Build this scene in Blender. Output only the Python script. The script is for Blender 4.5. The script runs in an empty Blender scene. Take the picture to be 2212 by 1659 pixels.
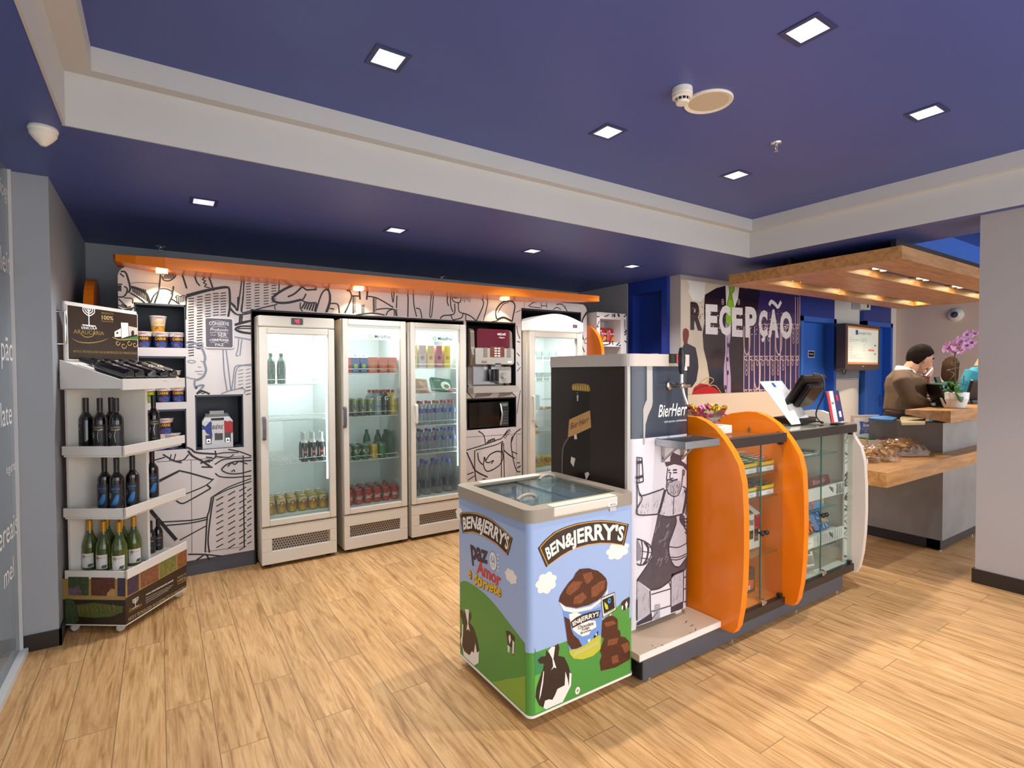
import bpy, math, random
from mathutils import Vector as V, Matrix
random.seed(7)
PI=math.pi; D=bpy.data; COL=bpy.context.scene.collection
# ------------------------------------------------------------ camera model (image 2212 x 1659)
CXP,CYP,FPX=1106.0,829.5,1152.0
YAW,PIT,ROL=math.radians(33.5),math.radians(1.33),math.radians(-0.27)
EYE=V((0,0,1.55))
_f=V((math.sin(YAW)*math.cos(PIT),math.cos(YAW)*math.cos(PIT),-math.sin(PIT)))
_r=V((math.cos(YAW),-math.sin(YAW),0)); _u=_r.cross(_f)
RT=_r*math.cos(ROL)+_u*math.sin(ROL); UP=-_r*math.sin(ROL)+_u*math.cos(ROL); FW=_f
def ray(u,v): return RT*((u-CXP)/FPX)-UP*((v-CYP)/FPX)+FW
def hit(u,v,ax,val):
    d=ray(u,v); t=(val-EYE[ax])/d[ax]; return EYE+d*t
# ------------------------------------------------------------ colours and materials
def lin(c):
    if isinstance(c,str):
        c=c.lstrip('#'); c=[int(c[i:i+2],16)/255 for i in (0,2,4)]
    return tuple((x/12.92 if x<=.04045 else ((x+.055)/1.055)**2.4) for x in c)+(1.0,)
MATS={}
def mat(name,col,rough=.5,metal=0,spec=.5,coat=0,em=None,ems=0,noise=0,nscale=8,stretch=(1,1,1),bump=0,alpha=1,trans=0,sheen=0):
    if name in MATS: return MATS[name]
    m=D.materials.new(name); m.use_nodes=True; nt=m.node_tree; b=nt.nodes['Principled BSDF']
    c=lin(col); b.inputs['Base Color'].default_value=c; b.inputs['Roughness'].default_value=rough
    b.inputs['Metallic'].default_value=metal; b.inputs['Specular IOR Level'].default_value=spec
    b.inputs['Coat Weight'].default_value=coat; b.inputs['Coat Roughness'].default_value=.08
    b.inputs['Sheen Weight'].default_value=sheen
    if alpha<1: b.inputs['Alpha'].default_value=alpha
    if em: b.inputs['Emission Color'].default_value=lin(em); b.inputs['Emission Strength'].default_value=ems
    tc=nt.nodes.new('ShaderNodeTexCoord'); mp=nt.nodes.new('ShaderNodeMapping'); nz=nt.nodes.new('ShaderNodeTexNoise')
    nt.links.new(tc.outputs['Object'],mp.inputs[0]); nt.links.new(mp.outputs[0],nz.inputs['Vector'])
    mp.inputs['Scale'].default_value=stretch; nz.inputs['Scale'].default_value=nscale; nz.inputs['Detail'].default_value=4
    if noise:
        mx=nt.nodes.new('ShaderNodeMix'); mx.data_type='RGBA'; mx.blend_type='MULTIPLY'; mx.inputs[0].default_value=1
        rp=nt.nodes.new('ShaderNodeValToRGB'); lo=1-noise; rp.color_ramp.elements[0].position=.3; rp.color_ramp.elements[1].position=.7
        rp.color_ramp.elements[0].color=(lo,lo,lo,1); rp.color_ramp.elements[1].color=(1,1,1,1)
        nt.links.new(nz.outputs['Fac'],rp.inputs[0]); mx.inputs[6].default_value=c; nt.links.new(rp.outputs[0],mx.inputs[7]); nt.links.new(mx.outputs[2],b.inputs['Base Color'])
    else:
        mr=nt.nodes.new('ShaderNodeMapRange'); mr.inputs[3].default_value=max(0,rough-.04); mr.inputs[4].default_value=min(1,rough+.04)
        nt.links.new(nz.outputs['Fac'],mr.inputs[0]); nt.links.new(mr.outputs[0],b.inputs['Roughness'])
    if bump:
        bp=nt.nodes.new('ShaderNodeBump'); bp.inputs['Strength'].default_value=bump; bp.inputs['Distance'].default_value=.01
        nt.links.new(nz.outputs['Fac'],bp.inputs['Height']); nt.links.new(bp.outputs[0],b.inputs['Normal'])
    MATS[name]=m; return m
def glass(name,tint='#ffffff',op=.04,rough=.02,base=.04,strength=1.0):
    """clear pane: transparent body, fresnel gloss, a little tint"""
    if name in MATS: return MATS[name]
    m=D.materials.new(name); m.use_nodes=True; nt=m.node_tree; nt.nodes.clear()
    o=nt.nodes.new('ShaderNodeOutputMaterial'); tr=nt.nodes.new('ShaderNodeBsdfTransparent'); gl=nt.nodes.new('ShaderNodeBsdfGlossy')
    df=nt.nodes.new('ShaderNodeBsdfDiffuse'); m1=nt.nodes.new('ShaderNodeMixShader'); m2=nt.nodes.new('ShaderNodeMixShader')
    lw=nt.nodes.new('ShaderNodeLayerWeight'); lw.inputs[0].default_value=.35
    mr=nt.nodes.new('ShaderNodeMapRange'); mr.inputs[3].default_value=0; mr.inputs[4].default_value=.62*strength
    nt.links.new(lw.outputs['Fresnel'],mr.inputs[0])
    tr.inputs[0].default_value=lin(tint); df.inputs[0].default_value=lin(tint); gl.inputs['Roughness'].default_value=rough
    m1.inputs[0].default_value=op; nt.links.new(tr.outputs[0],m1.inputs[1]); nt.links.new(df.outputs[0],m1.inputs[2])
    nt.links.new(mr.outputs[0],m2.inputs[0]); nt.links.new(m1.outputs[0],m2.inputs[1]); nt.links.new(gl.outputs[0],m2.inputs[2])
    nt.links.new(m2.outputs[0],o.inputs[0]); MATS[name]=m; return m
# ------------------------------------------------------------ frames: map (a,b,lift) to space
class Fr:
    def __init__(s,o,u,v): s.o=V(o); s.u=V(u).normalized(); s.v=V(v).normalized(); s.n=s.u.cross(s.v)
    def __call__(s,a,b,d=0): return s.o+s.u*a+s.v*b+s.n*d
    def px(s,u,v):
        r=ray(u,v); t=(s.o-EYE).dot(s.n)/r.dot(s.n); p=EYE+r*t-s.o; return (p.dot(s.u),p.dot(s.v))
class Cy:
    """wrap on an upright cylinder; a runs counter-clockwise seen from above, from angle a0"""
    def __init__(s,c,r,a0): s.c=V(c); s.r=r; s.a0=a0
    def __call__(s,a,b,d=0):
        t=s.a0+a/s.r; return s.c+V(((s.r+d)*math.cos(t),(s.r+d)*math.sin(t),b))
# ------------------------------------------------------------ mesh builder
class MB:
    def __init__(s): s.v=[]; s.f=[]; s.m=[]; s.sm=[]; s.mats=[]
    def mi(s,m):
        if m not in s.mats: s.mats.append(m)
        return s.mats.index(m)
    def add(s,vs,fs,m,sm=False):
        n=len(s.v); s.v+=[tuple(p) for p in vs]; k=s.mi(m)
        for f in fs: s.f.append([i+n for i in f]); s.m.append(k); s.sm.append(sm)
        return s
    def box(s,x0,x1,y0,y1,z0,z1,m,T=None):
        vs=[V((x,y,z)) for z in (z0,z1) for y in (y0,y1) for x in (x0,x1)]
        if T is not None: vs=[T@p for p in vs]
        return s.add(vs,[(0,2,3,1),(4,5,7,6),(0,1,5,4),(2,6,7,3),(0,4,6,2),(1,3,7,5)],m)
    def fbox(s,fr,a0,a1,b0,b1,d0,d1,m):
        vs=[fr(a,b,d) for d in (d0,d1) for b in (b0,b1) for a in (a0,a1)]
        return s.add(vs,[(0,2,3,1),(4,5,7,6),(0,1,5,4),(2,6,7,3),(0,4,6,2),(1,3,7,5)],m)
    def poly(s,fr,pts,m,d=.0006): return s.add([fr(a,b,d) for a,b in pts],[list(range(len(pts)))],m)
    def prism(s,fr,pts,d0,d1,m,m2=None,sm=False):
        """outline in a frame, given thickness along its normal; m2 for the rim"""
        n=len(pts)
        ar=sum(pts[i][0]*pts[(i+1)%n][1]-pts[(i+1)%n][0]*pts[i][1] for i in range(n))
        if ar<0: pts=pts[::-1]
        lo=[fr(a,b,d0) for a,b in pts]; hi=[fr(a,b,d1) for a,b in pts]
        s.add(lo,[list(range(n))[::-1]],m); s.add(hi,[list(range(n))],m)
        return s.add(lo+hi,[(i,(i+1)%n,n+(i+1)%n,n+i) for i in range(n)],m2 or m,sm)
    def lathe(s,prof,m,c=(0,0,0),n=16,T=None,cap=True,bands=None):
        """prof: (radius,z) list from the bottom; bands: material per segment"""
        c=V(c); vs=[]
        for r,z in prof:
            for i in range(n):
                t=2*PI*i/n; p=c+V((r*math.cos(t),r*math.sin(t),z)); vs.append(T@p if T is not None else p)
        k=len(prof)
        for j in range(k-1):
            mm=bands[j] if bands else m
            s.add(vs[j*n:(j+2)*n],[(i,(i+1)%n,n+(i+1)%n,n+i) for i in range(n)],mm,True)
        if cap:
            if prof[0][0]>1e-5: s.add(vs[:n],[list(range(n))[::-1]],bands[0] if bands else m)
            if prof[-1][0]>1e-5: s.add(vs[-n:],[list(range(n))],bands[-1] if bands else m)
        return s
    def tube(s,pts,r,m,n=6,closed=False):
        pts=[V(p) for p in pts]; k=len(pts); vs=[]; pn=None
        for i,p in enumerate(pts):
            a=pts[i-1] if (i>0 or closed) else p; b=pts[(i+1)%k] if (i<k-1 or closed) else p
            t=(b-a).normalized()
            if pn is None: pn=t.orthogonal().normalized()
            else:
                pn=pn-t*pn.dot(t)
                pn=pn.normalized() if pn.length>1e-6 else t.orthogonal().normalized()
            q=t.cross(pn); rr=r[i] if isinstance(r,(list,tuple)) else r
            vs+=[p+(pn*math.cos(2*PI*j/n)+q*math.sin(2*PI*j/n))*rr for j in range(n)]
        fs=[(i*n+j,i*n+(j+1)%n,((i+1)%k)*n+(j+1)%n,((i+1)%k)*n+j) for i in range(k if closed else k-1) for j in range(n)]
        s.add(vs,fs,m,True)
        if not closed: s.add(vs[:n],[list(range(n))[::-1]],m); s.add(vs[-n:],[list(range(n))],m)
        return s
    def stroke(s,fr,pts,w,m,d=.0008,smooth=True,taper=0,closed=False):
        """ink line of width w in a frame"""
        if closed: pts=list(pts)+[pts[0]]
        if smooth and len(pts)>2: pts=cat(pts)
        n=len(pts); L=[]; R=[]
        for i in range(n):
            a=pts[max(0,i-1)]; b=pts[min(n-1,i+1)]; dx,dy=b[0]-a[0],b[1]-a[1]; l=math.hypot(dx,dy) or 1
            ww=w/2
            if taper: ww*=1-taper*(2*i/(n-1)-1)**2
            nx,ny=-dy/l*ww,dx/l*ww; L.append((pts[i][0]+nx,pts[i][1]+ny)); R.append((pts[i][0]-nx,pts[i][1]-ny))
        return s.add([fr(a,b,d) for a,b in L+R],[(i,n+i,n+i+1,i+1) for i in range(n-1)],m)
    def text(s,t,fr,a,b,h,m,d=.0008,al='C',w=None,bold=0,shear=0,mp=None,rot=0,font=0):
        """flat lettering: baseline at b, cap height h; w squeezes it to a width"""
        vs,fs,x0,x1=glyphs(t,bold,shear)
        W_=x1-x0; k=h/.70; kx=k if not w else w/W_
        o={'C':-(x0+x1)/2,'L':-x0,'R':-x1}[al]; cr,sr=math.cos(rot),math.sin(rot); out=[]
        for x,y in vs:
            p=((x+o)*kx,y*k)
            if mp: p=mp(*p)
            else: p=(a+p[0]*cr-p[1]*sr,b+p[0]*sr+p[1]*cr)
            out.append(fr(p[0],p[1],d))
        return s.add(out,fs,m)
    def disc(s,fr,a,b,rx,ry,m,d=.0006,n=20,rot=0):
        c,q=math.cos(rot),math.sin(rot)
        return s.poly(fr,[(a+rx*math.cos(2*PI*i/n)*c-ry*math.sin(2*PI*i/n)*q,b+rx*math.cos(2*PI*i/n)*q+ry*math.sin(2*PI*i/n)*c) for i in range(n)],m,d)
def cat(pts,k=5):
    out=[]; n=len(pts)
    for i in range(n-1):
        p0=pts[max(0,i-1)]; p1=pts[i]; p2=pts[i+1]; p3=pts[min(n-1,i+2)]
        for j in range(k):
            t=j/k; out.append(tuple(.5*(2*p1[c]+(p2[c]-p0[c])*t+(2*p0[c]-5*p1[c]+4*p2[c]-p3[c])*t*t+(3*p1[c]-p0[c]-3*p2[c]+p3[c])*t**3) for c in range(len(p1))))
    out.append(tuple(pts[-1])); return out
_gl={}
def glyphs(t,bold=0,shear=0):
    k=(t,bold,shear)
    if k in _gl: return _gl[k]
    c=D.curves.new('letters','FONT'); c.body=t; c.resolution_u=3; c.offset=bold; c.shear=shear; c.fill_mode='FRONT'
    o=D.objects.new('letters',c); COL.objects.link(o); bpy.context.view_layer.update()
    me=o.evaluated_get(bpy.context.evaluated_depsgraph_get()).to_mesh()
    vs=[(v.co.x,v.co.y) for v in me.vertices]; fs=[list(p.vertices) for p in me.polygons]
    D.objects.remove(o); D.curves.remove(c)
    if not vs: vs=[(0,0),(.1,0),(.1,.1)]; fs=[]
    _gl[k]=(vs,fs,min(v[0] for v in vs),max(v[0] for v in vs)); return _gl[k]
# ------------------------------------------------------------ objects
WM={}
def link(name,mb,parent=None,bevel=0,seg=2,sub=0):
    me=D.meshes.new(name); inv=WM[parent].inverted() if parent else Matrix()
    me.from_pydata([inv@V(p) for p in mb.v],[],mb.f)
    for m in mb.mats: me.materials.append(m)
    me.polygons.foreach_set('material_index',mb.m); me.polygons.foreach_set('use_smooth',mb.sm); me.update()
    o=D.objects.new(name,me); COL.objects.link(o)
    if parent: o.parent=parent; WM[o]=WM[parent]
    else: WM[o]=Matrix()
    if bevel:
        b=o.modifiers.new('bevel','BEVEL'); b.width=bevel; b.segments=seg; b.limit_method='ANGLE'; b.angle_limit=math.radians(50); b.harden_normals=False
    if sub:
        b=o.modifiers.new('sub','SUBSURF'); b.levels=sub; b.render_levels=sub
    return o
def tag(o,label,cat,group=None):
    o['label']=label; o['category']=cat
    if group: o['group']=group
    return o
def thing(name,label,cat,loc=(0,0,0),rz=0,group=None):
    o=D.objects.new(name,None); o.empty_display_size=.05; COL.objects.link(o); o.location=loc; o.rotation_euler=(0,0,rz)
    WM[o]=Matrix.Translation(V(loc))@Matrix.Rotation(rz,4,'Z'); return tag(o,label,cat,group)
def single(name,mb,label,cat,group=None,bevel=0,seg=2,sub=0,base=None):
    """a thing that is one mesh; its origin goes to its base"""
    o=link(name,mb,None,bevel,seg,sub); xs=[v.co.copy() for v in o.data.vertices]
    b=V(base) if base else V(((min(p.x for p in xs)+max(p.x for p in xs))/2,(min(p.y for p in xs)+max(p.y for p in xs))/2,min(p.z for p in xs)))
    o.data.transform(Matrix.Translation(-b)); o.location=b; WM[o]=Matrix.Translation(b)
    return tag(o,label,cat,group)
def struct(name,mb,bevel=0,parent=None):
    o=link(name,mb,parent,bevel)
    if not parent: o['kind']='structure'
    return o
def dup(root,loc,rz=0,label=None,group=None,rot=None,scale=None):
    r=root.copy(); COL.objects.link(r); r.location=loc; r.rotation_euler=rot or (0,0,rz)
    if scale: r.scale=(scale,)*3
    if label: r['label']=label
    if group: r['group']=group
    def kids(a,b):
        for c in a.children:
            k=c.copy(); COL.objects.link(k); k.parent=b; kids(c,k)
    kids(root,r); return r
ORD=['first','second','third','fourth','fifth','sixth','seventh','eighth','ninth','tenth']
class Stock:
    """one built kind of goods: the first place moves the built one, later places copy it"""
    def __init__(s,root): s.root=root; s.used=False
    def put(s,loc,label,group=None,rz=0,rot=None,scale=None):
        if not s.used:
            s.used=True; r=s.root; r.location=loc; r.rotation_euler=rot or (0,0,rz); r['label']=label
            if scale: r.scale=(scale,)*3
            if group: r['group']=group
            return r
        r=dup(s.root,loc,rz,label,group,rot,scale)
        if not group and 'group' in r: del r['group']
        return r
def light(name,kind,loc,energy,col=(1,1,1),size=.1,rot=(0,0,0),spot=None,blend=.6,sy=None):
    l=D.lights.new(name,kind); l.energy=energy; l.color=col
    if kind=='AREA':
        l.shape='RECTANGLE' if sy else 'DISK'; l.size=size
        if sy: l.size_y=sy
    else: l.shadow_soft_size=size
    if spot: l.spot_size=math.radians(spot); l.spot_blend=blend
    o=D.objects.new(name,l); COL.objects.link(o); o.location=loc; o.rotation_euler=rot; return o
def rrect(a0,a1,b0,b1,r,n=5):
    """rounded rectangle outline; r one radius or four (bl,br,tr,tl)"""
    if not isinstance(r,(list,tuple)): r=(r,)*4
    o=[]
    for (ca,cb,s,rr) in ((a0,b0,2,r[0]),(a1,b0,3,r[1]),(a1,b1,0,r[2]),(a0,b1,1,r[3])):
        if rr<=1e-6: o.append((ca,cb)); continue
        xa=ca+rr*(1 if s in (1,2) else -1); xb=cb+rr*(1 if s in (2,3) else -1)
        o+=[(xa+rr*math.cos(PI/2*(s+i/n)),xb+rr*math.sin(PI/2*(s+i/n))) for i in range(n+1)]
    return o
# ============================================================ the room
BLUE=mat('blue_paint','#4a58a0',.45,noise=.04,nscale=3)
BLUE2=mat('deep_blue_gloss','#20398f',.3,noise=.04,nscale=3)
BLUE3=mat('bright_blue_paint','#2a66c8',.5)
PALE=mat('pale_grey_paint','#c9c8c6',.6,noise=.02,nscale=2)
GREY=mat('grey_wall_paint','#9da1a6',.5,noise=.03,nscale=2)
GREY2=mat('warm_grey_paint','#aba5a3',.6,noise=.02,nscale=2)
CREAM=mat('cream_paint','#e6d3c0',.6,noise=.02,nscale=2)
WHITE=mat('white_paint','#e6e4e0',.4)
SKIRT=mat('dark_skirting','#2a2421',.35,noise=.2,nscale=10)
CHROME=mat('chrome','#d8d8d8',.15,1)
BLACK=mat('black_plastic','#17161a',.35)
STEEL=mat('brushed_steel','#b9bcc0',.28,1,noise=.08,nscale=30,stretch=(1,1,12))
def floor_mat():
    m=D.materials.new('oak_vinyl_planks'); m.use_nodes=True; nt=m.node_tree; N=nt.nodes; L=nt.links; b=N['Principled BSDF']
    tc=N.new('ShaderNodeTexCoord'); mp=N.new('ShaderNodeMapping'); mp.inputs['Rotation'].default_value=(0,0,PI/2); L.new(tc.outputs['Object'],mp.inputs[0])
    br=N.new('ShaderNodeTexBrick'); br.offset=.37; br.inputs['Scale'].default_value=1; br.inputs['Mortar Size'].default_value=.0022
    br.inputs['Brick Width'].default_value=1.22; br.inputs['Row Height'].default_value=.182; br.inputs['Bias'].default_value=0
    br.inputs['Color1'].default_value=(0,0,0,1); br.inputs['Color2'].default_value=(1,1,1,1); br.inputs['Mortar'].default_value=(.5,.5,.5,1)
    L.new(mp.outputs[0],br.inputs[0])
    # every plank slides its own grain
    sh=N.new('ShaderNodeVectorMath'); sh.operation='MULTIPLY_ADD'; sh.inputs[1].default_value=(7.3,3.1,5.7); L.new(br.outputs['Color'],sh.inputs[0]); L.new(tc.outputs['Object'],sh.inputs[2])
    m1=N.new('ShaderNodeMapping'); m1.inputs['Scale'].default_value=(15,1.1,1); L.new(sh.outputs[0],m1.inputs[0])
    n1=N.new('ShaderNodeTexNoise'); n1.inputs['Scale'].default_value=2.2; n1.inputs['Detail'].default_value=7; n1.inputs['Roughness'].default_value=.62; n1.inputs['Distortion'].default_value=1.2; L.new(m1.outputs[0],n1.inputs['Vector'])
    m2=N.new('ShaderNodeMapping'); m2.inputs['Scale'].default_value=(3.2,.55,1); L.new(sh.outputs[0],m2.inputs[0])
    n2=N.new('ShaderNodeTexNoise'); n2.inputs['Scale'].default_value=2; n2.inputs['Detail'].default_value=3; L.new(m2.outputs[0],n2.inputs['Vector'])
    m3=N.new('ShaderNodeMapping'); m3.inputs['Scale'].default_value=(70,3,1); L.new(sh.outputs[0],m3.inputs[0])
    n3=N.new('ShaderNodeTexNoise'); n3.inputs['Scale'].default_value=2; n3.inputs['Detail'].default_value=3; L.new(m3.outputs[0],n3.inputs['Vector'])
    r1=N.new('ShaderNodeValToRGB'); e=r1.color_ramp.elements; e[0].position=.30; e[0].color=lin('#9a7044'); e[1].position=.62; e[1].color=lin('#d9ae7a')
    x=e.new(.42); x.color=lin('#be925f'); x=e.new(.5); x.color=lin('#cda06c'); L.new(n1.outputs['Fac'],r1.inputs[0])
    r2=N.new('ShaderNodeValToRGB'); e=r2.color_ramp.elements; e[0].position=.35; e[0].color=(.86,.84,.82,1); e[1].position=.65; e[1].color=(1.04,1.04,1.04,1); L.new(n2.outputs['Fac'],r2.inputs[0])
    r3=N.new('ShaderNodeValToRGB'); e=r3.color_ramp.elements; e[0].position=.34; e[0].color=(.87,.85,.83,1); e[1].position=.52; e[1].color=(1,1,1,1); L.new(n3.outputs['Fac'],r3.inputs[0])
    def mul(a,bb):
        q=N.new('ShaderNodeMix'); q.data_type='RGBA'; q.blend_type='MULTIPLY'; q.inputs[0].default_value=1; L.new(a,q.inputs[6]); L.new(bb,q.inputs[7]); return q.outputs[2]
    c=mul(mul(r1.outputs[0],r2.outputs[0]),r3.outputs[0])
    r4=N.new('ShaderNodeMapRange'); r4.inputs[3].default_value=.93; r4.inputs[4].default_value=1.05; L.new(br.outputs['Color'],r4.inputs[0]); c=mul(c,r4.outputs[0])
    q=N.new('ShaderNodeMix'); q.data_type='RGBA'; q.inputs[7].default_value=lin('#8f7048'); L.new(br.outputs['Fac'],q.inputs[0]); L.new(c,q.inputs[6]); L.new(q.outputs[2],b.inputs['Base Color'])
    b.inputs['Roughness'].default_value=.42; b.inputs['Specular IOR Level'].default_value=.35
    bp=N.new('ShaderNodeBump'); bp.inputs['Strength'].default_value=.12; bp.inputs['Distance'].default_value=.004; L.new(n3.outputs['Fac'],bp.inputs['Height']); L.new(bp.outputs[0],b.inputs['Normal'])
    return m
def wood_mat(name,c0,c1,stretch,rough=.4):
    m=D.materials.new(name); m.use_nodes=True; nt=m.node_tree; N=nt.nodes; L=nt.links; b=N['Principled BSDF']
    tc=N.new('ShaderNodeTexCoord'); mp=N.new('ShaderNodeMapping'); mp.inputs['Scale'].default_value=stretch; L.new(tc.outputs['Object'],mp.inputs[0])
    n=N.new('ShaderNodeTexNoise'); n.inputs['Scale'].default_value=2.5; n.inputs['Detail'].default_value=6; n.inputs['Distortion'].default_value=.8; L.new(mp.outputs[0],n.inputs['Vector'])
    r=N.new('ShaderNodeValToRGB'); e=r.color_ramp.elements; e[0].position=.3; e[0].color=lin(c0); e[1].position=.68; e[1].color=lin(c1); L.new(n.outputs['Fac'],r.inputs[0]); L.new(r.outputs[0],b.inputs['Base Color'])
    b.inputs['Roughness'].default_value=rough; return m
WOOD=wood_mat('oak_laminate','#9c6c3c','#c4925a',(1.2,9,9))
ZL,ZM,ZH=2.655,2.893,3.0
struct('floor',MB().box(-4,12,-2.2,7,-.1,0,floor_mat()))
YB=-1.3
mb=MB()
mb.box(-4,-.34,YB,3.10,ZL,3.1,BLUE).box(-4,12,3.10,6.2,ZL,3.1,BLUE).box(4.85,5.55,YB,3.10,ZL,3.1,BLUE).box(5.55,12,2.1,3.10,ZL,3.1,BLUE)
struct('ceiling',mb)
struct('ceiling_high',MB().box(-.24,4.81,YB,3.05,ZH,3.12,BLUE))
struct('ceiling_reception',MB().box(5.55,12,YB,2.1,2.9,3.12,BLUE2))
struct('trim_5',MB().box(5.56,12,2.085,2.099,ZL,2.9,BLUE3))
# stepped cove round the raised ceiling: riser, ledge, riser
mb=MB(); t=.012
mb.box(-.34,4.85,3.10-t,3.099,ZL-.002,ZM,PALE).box(-.24,4.81,3.035-t,3.034,ZM+.005,ZH,PALE).box(-.34,4.85,3.035-t-.001,3.0995,ZM,ZM+.01,PALE)
struct('trim_1',mb)
mb=MB(); mb.box(-.339,-.34+t,YB,3.10-t,ZL-.002,ZM,PALE).box(-.24,-.24+t,YB,3.035-t,ZM+.005,ZH,PALE).box(-.339,-.24+t+.001,YB,3.035-t-.0015,ZM,ZM+.01,PALE)
struct('trim_2',mb)
mb=MB(); mb.box(4.85-t,4.849,YB,3.10-t,ZL-.002,ZM,PALE).box(4.79-t,4.79,YB,3.035-t,ZM+.005,ZH,PALE).box(4.79-t-.001,4.849,YB,3.035-t-.0015,ZM,ZM+.01,PALE)
struct('trim_3',mb)
# walls
struct('wall_left',MB().box(-4,-.50,3.95,5.9,0,ZL,GREY))
mb=MB(); mb.box(-4,-.488,3.936,3.95,0,.092,SKIRT).box(-.4995,-.488,3.936,5.75,0,.092,SKIRT)
struct('baseboard_left',mb)
struct('wall_back',MB().box(-.5,5.2,5.75,5.9,0,ZL,GREY))
mb=MB(); mb.box(4.94,5.2,4.82,5.75,0,ZL,GREY2)
struct('wall_alcove',mb)
mb=MB(); mb.box(5.0,7.56,4.05,4.2,0,ZL,GREY2)
struct('wall_reception',mb)
struct('wall_right',MB().box(4.935,5.3,YB,1.355,0,ZL,GREY2))
mb=MB(); mb.box(4.92,5.3,YB,1.37,0,.10,SKIRT); struct('baseboard_right',mb)
struct('wall_far',MB().box(10.7,10.85,YB,4.2,0,2.9,CREAM))
# the stretch of wall with the two blue doors and the white pillar between them
mb=MB()
mb.box(7.56,8.56,4.06,4.2,2.32,ZL,BLUE2).box(9.5,10.5,4.06,4.2,2.34,ZL,BLUE2).box(8.56,9.5,4.12,4.2,0,ZL,WHITE).box(10.5,10.7,4.06,4.2,0,ZL,WHITE)
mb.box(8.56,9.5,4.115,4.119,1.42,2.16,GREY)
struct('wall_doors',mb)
mb=MB(); pts=[(8.57+.92*i/12,4.115-.10*math.sin(PI*i/12)) for i in range(13)]
mb.prism(Fr((0,0,0),(1,0,0),(0,1,0)),pts,0,1.40,WHITE,sm=True); struct('trim_4',mb)
def blue_door(name,x0,x1,yf,z1,leaf,hinge):
    mb=MB(); w=.07
    mb.box(x0,x0+w,yf-.03,yf+.12,0,z1,BLUE3).box(x1-w,x1,yf-.03,yf+.12,0,z1,BLUE3).box(x0,x1,yf-.03,yf+.12,z1-w,z1,BLUE3)
    o=struct(name,mb)
    l=MB(); l.box(x0+w,x1-w,yf+.10,yf+.14,0,z1-w,leaf); struct('door_leaf',l,parent=o)
    h=MB(); hx=x1-w-.10 if hinge=='L' else x0+w+.1
    h.box(hx-.02,hx+.02,yf+.085,yf+.10,.92,1.12,STEEL).tube([(hx,yf+.09,1.06),(hx,yf+.03,1.06),(hx-.1,yf+.03,1.06)],.011,STEEL,8)
    struct('door_handle',h,parent=o)
    return o
d1=blue_door('door_1',7.56,8.56,4.06,2.32,BLUE3,'R')
f=Fr((0,4.16,0),(1,0,0),(0,0,1))
mb=MB(); c=f.px(1752,765); mb.fbox(f,c[0]-.09,c[0]+.09,c[1]-.05,c[1]+.05,.0,.006,WHITE); mb.fbox(f,c[0]-.08,c[0]+.08,c[1]-.04,c[1]+.04,.006,.007,BLACK); mb.text('PRIVADO',f,c[0],c[1]-.012,.026,WHITE,.008,w=.12)
struct('door_sign',mb,parent=d1)
blue_door('door_2',9.5,10.5,4.06,2.34,BLUE3,'L')
# third blue door, in the alcove wall by the back shelves
mb=MB(); mb.box(4.95,5.2,4.74,4.82,0,ZL,BLUE2).box(4.95,5.2,4.20,4.28,0,ZL,BLUE2).box(4.951,5.2,4.28,4.74,2.5,ZL,BLUE2)
d3=struct('door_3',mb)
mb=MB(); mb.box(5.10,5.14,4.28,4.74,0,2.5,BLUE2); struct('door_leaf',mb,parent=d3)
fd=Fr((5.099,0,0),(0,-1,0),(0,0,1))
mb=MB(); c=fd.px(1414,767); mb.fbox(fd,c[0]-.06,c[0]+.06,c[1]-.05,c[1]+.02,0,.006,WHITE); mb.fbox(fd,c[0]-.052,c[0]+.052,c[1]-.042,c[1]+.012,.006,.007,BLUE2); struct('door_sign',mb,parent=d3)
# glass wall on the left with white lettering, its rails
GW=glass('frosted_glass','#c9d3d9',.30,.05,.05)
fg=Fr((-.67,0,0),(0,1,0),(0,0,1))
zt=fg.px(40,376)[1]; yg=3.93
WTXT=mat('white_vinyl','#eceae6',.5)
mb=MB(); mb.box(-.676,-.664,-1.2,yg,.03,zt,GW)
g=struct('window_1',mb)
mb=MB(); mb.box(-.71,-.63,-1.2,yg,0,.03,PALE).box(-.74,-.60,-1.2,yg+.01,zt,zt+.13,PALE).box(-.69,-.65,yg-.012,yg,.03,zt,PALE)
struct('window_frame',mb,parent=g)
mb=MB()
for t_,u,v,h,al in (('iogurte',29,452,.085,'R'),('leite',26,600,.125,'R'),('pão',25,780,.135,'R'),('chocolate',22,915,.125,'R'),('iogurte',29,1013,.05,'R'),('cereais',34,1150,.125,'R'),('mel',26,1245,.11,'R')):
    a,b=fg.px(u,v); mb.text(t_,fg,a,b,h,WTXT,.0075,al)
struct('window_lettering',mb,parent=g)
mb=MB(); fw=Fr((-.495,0,0),(0,1,0),(0,0,1)); a,b=fw.px(124,672); a2,b2=fw.px(124,742)
mb.tube([(-.4995,a,b),(-.46,a,b),(-.46,a,b2),(-.4995,a,b2)],.008,CHROME,8)
single('pull_bar',mb,'upright chrome pull bar on the shaded grey wall behind the wine stand','handle')
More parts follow.
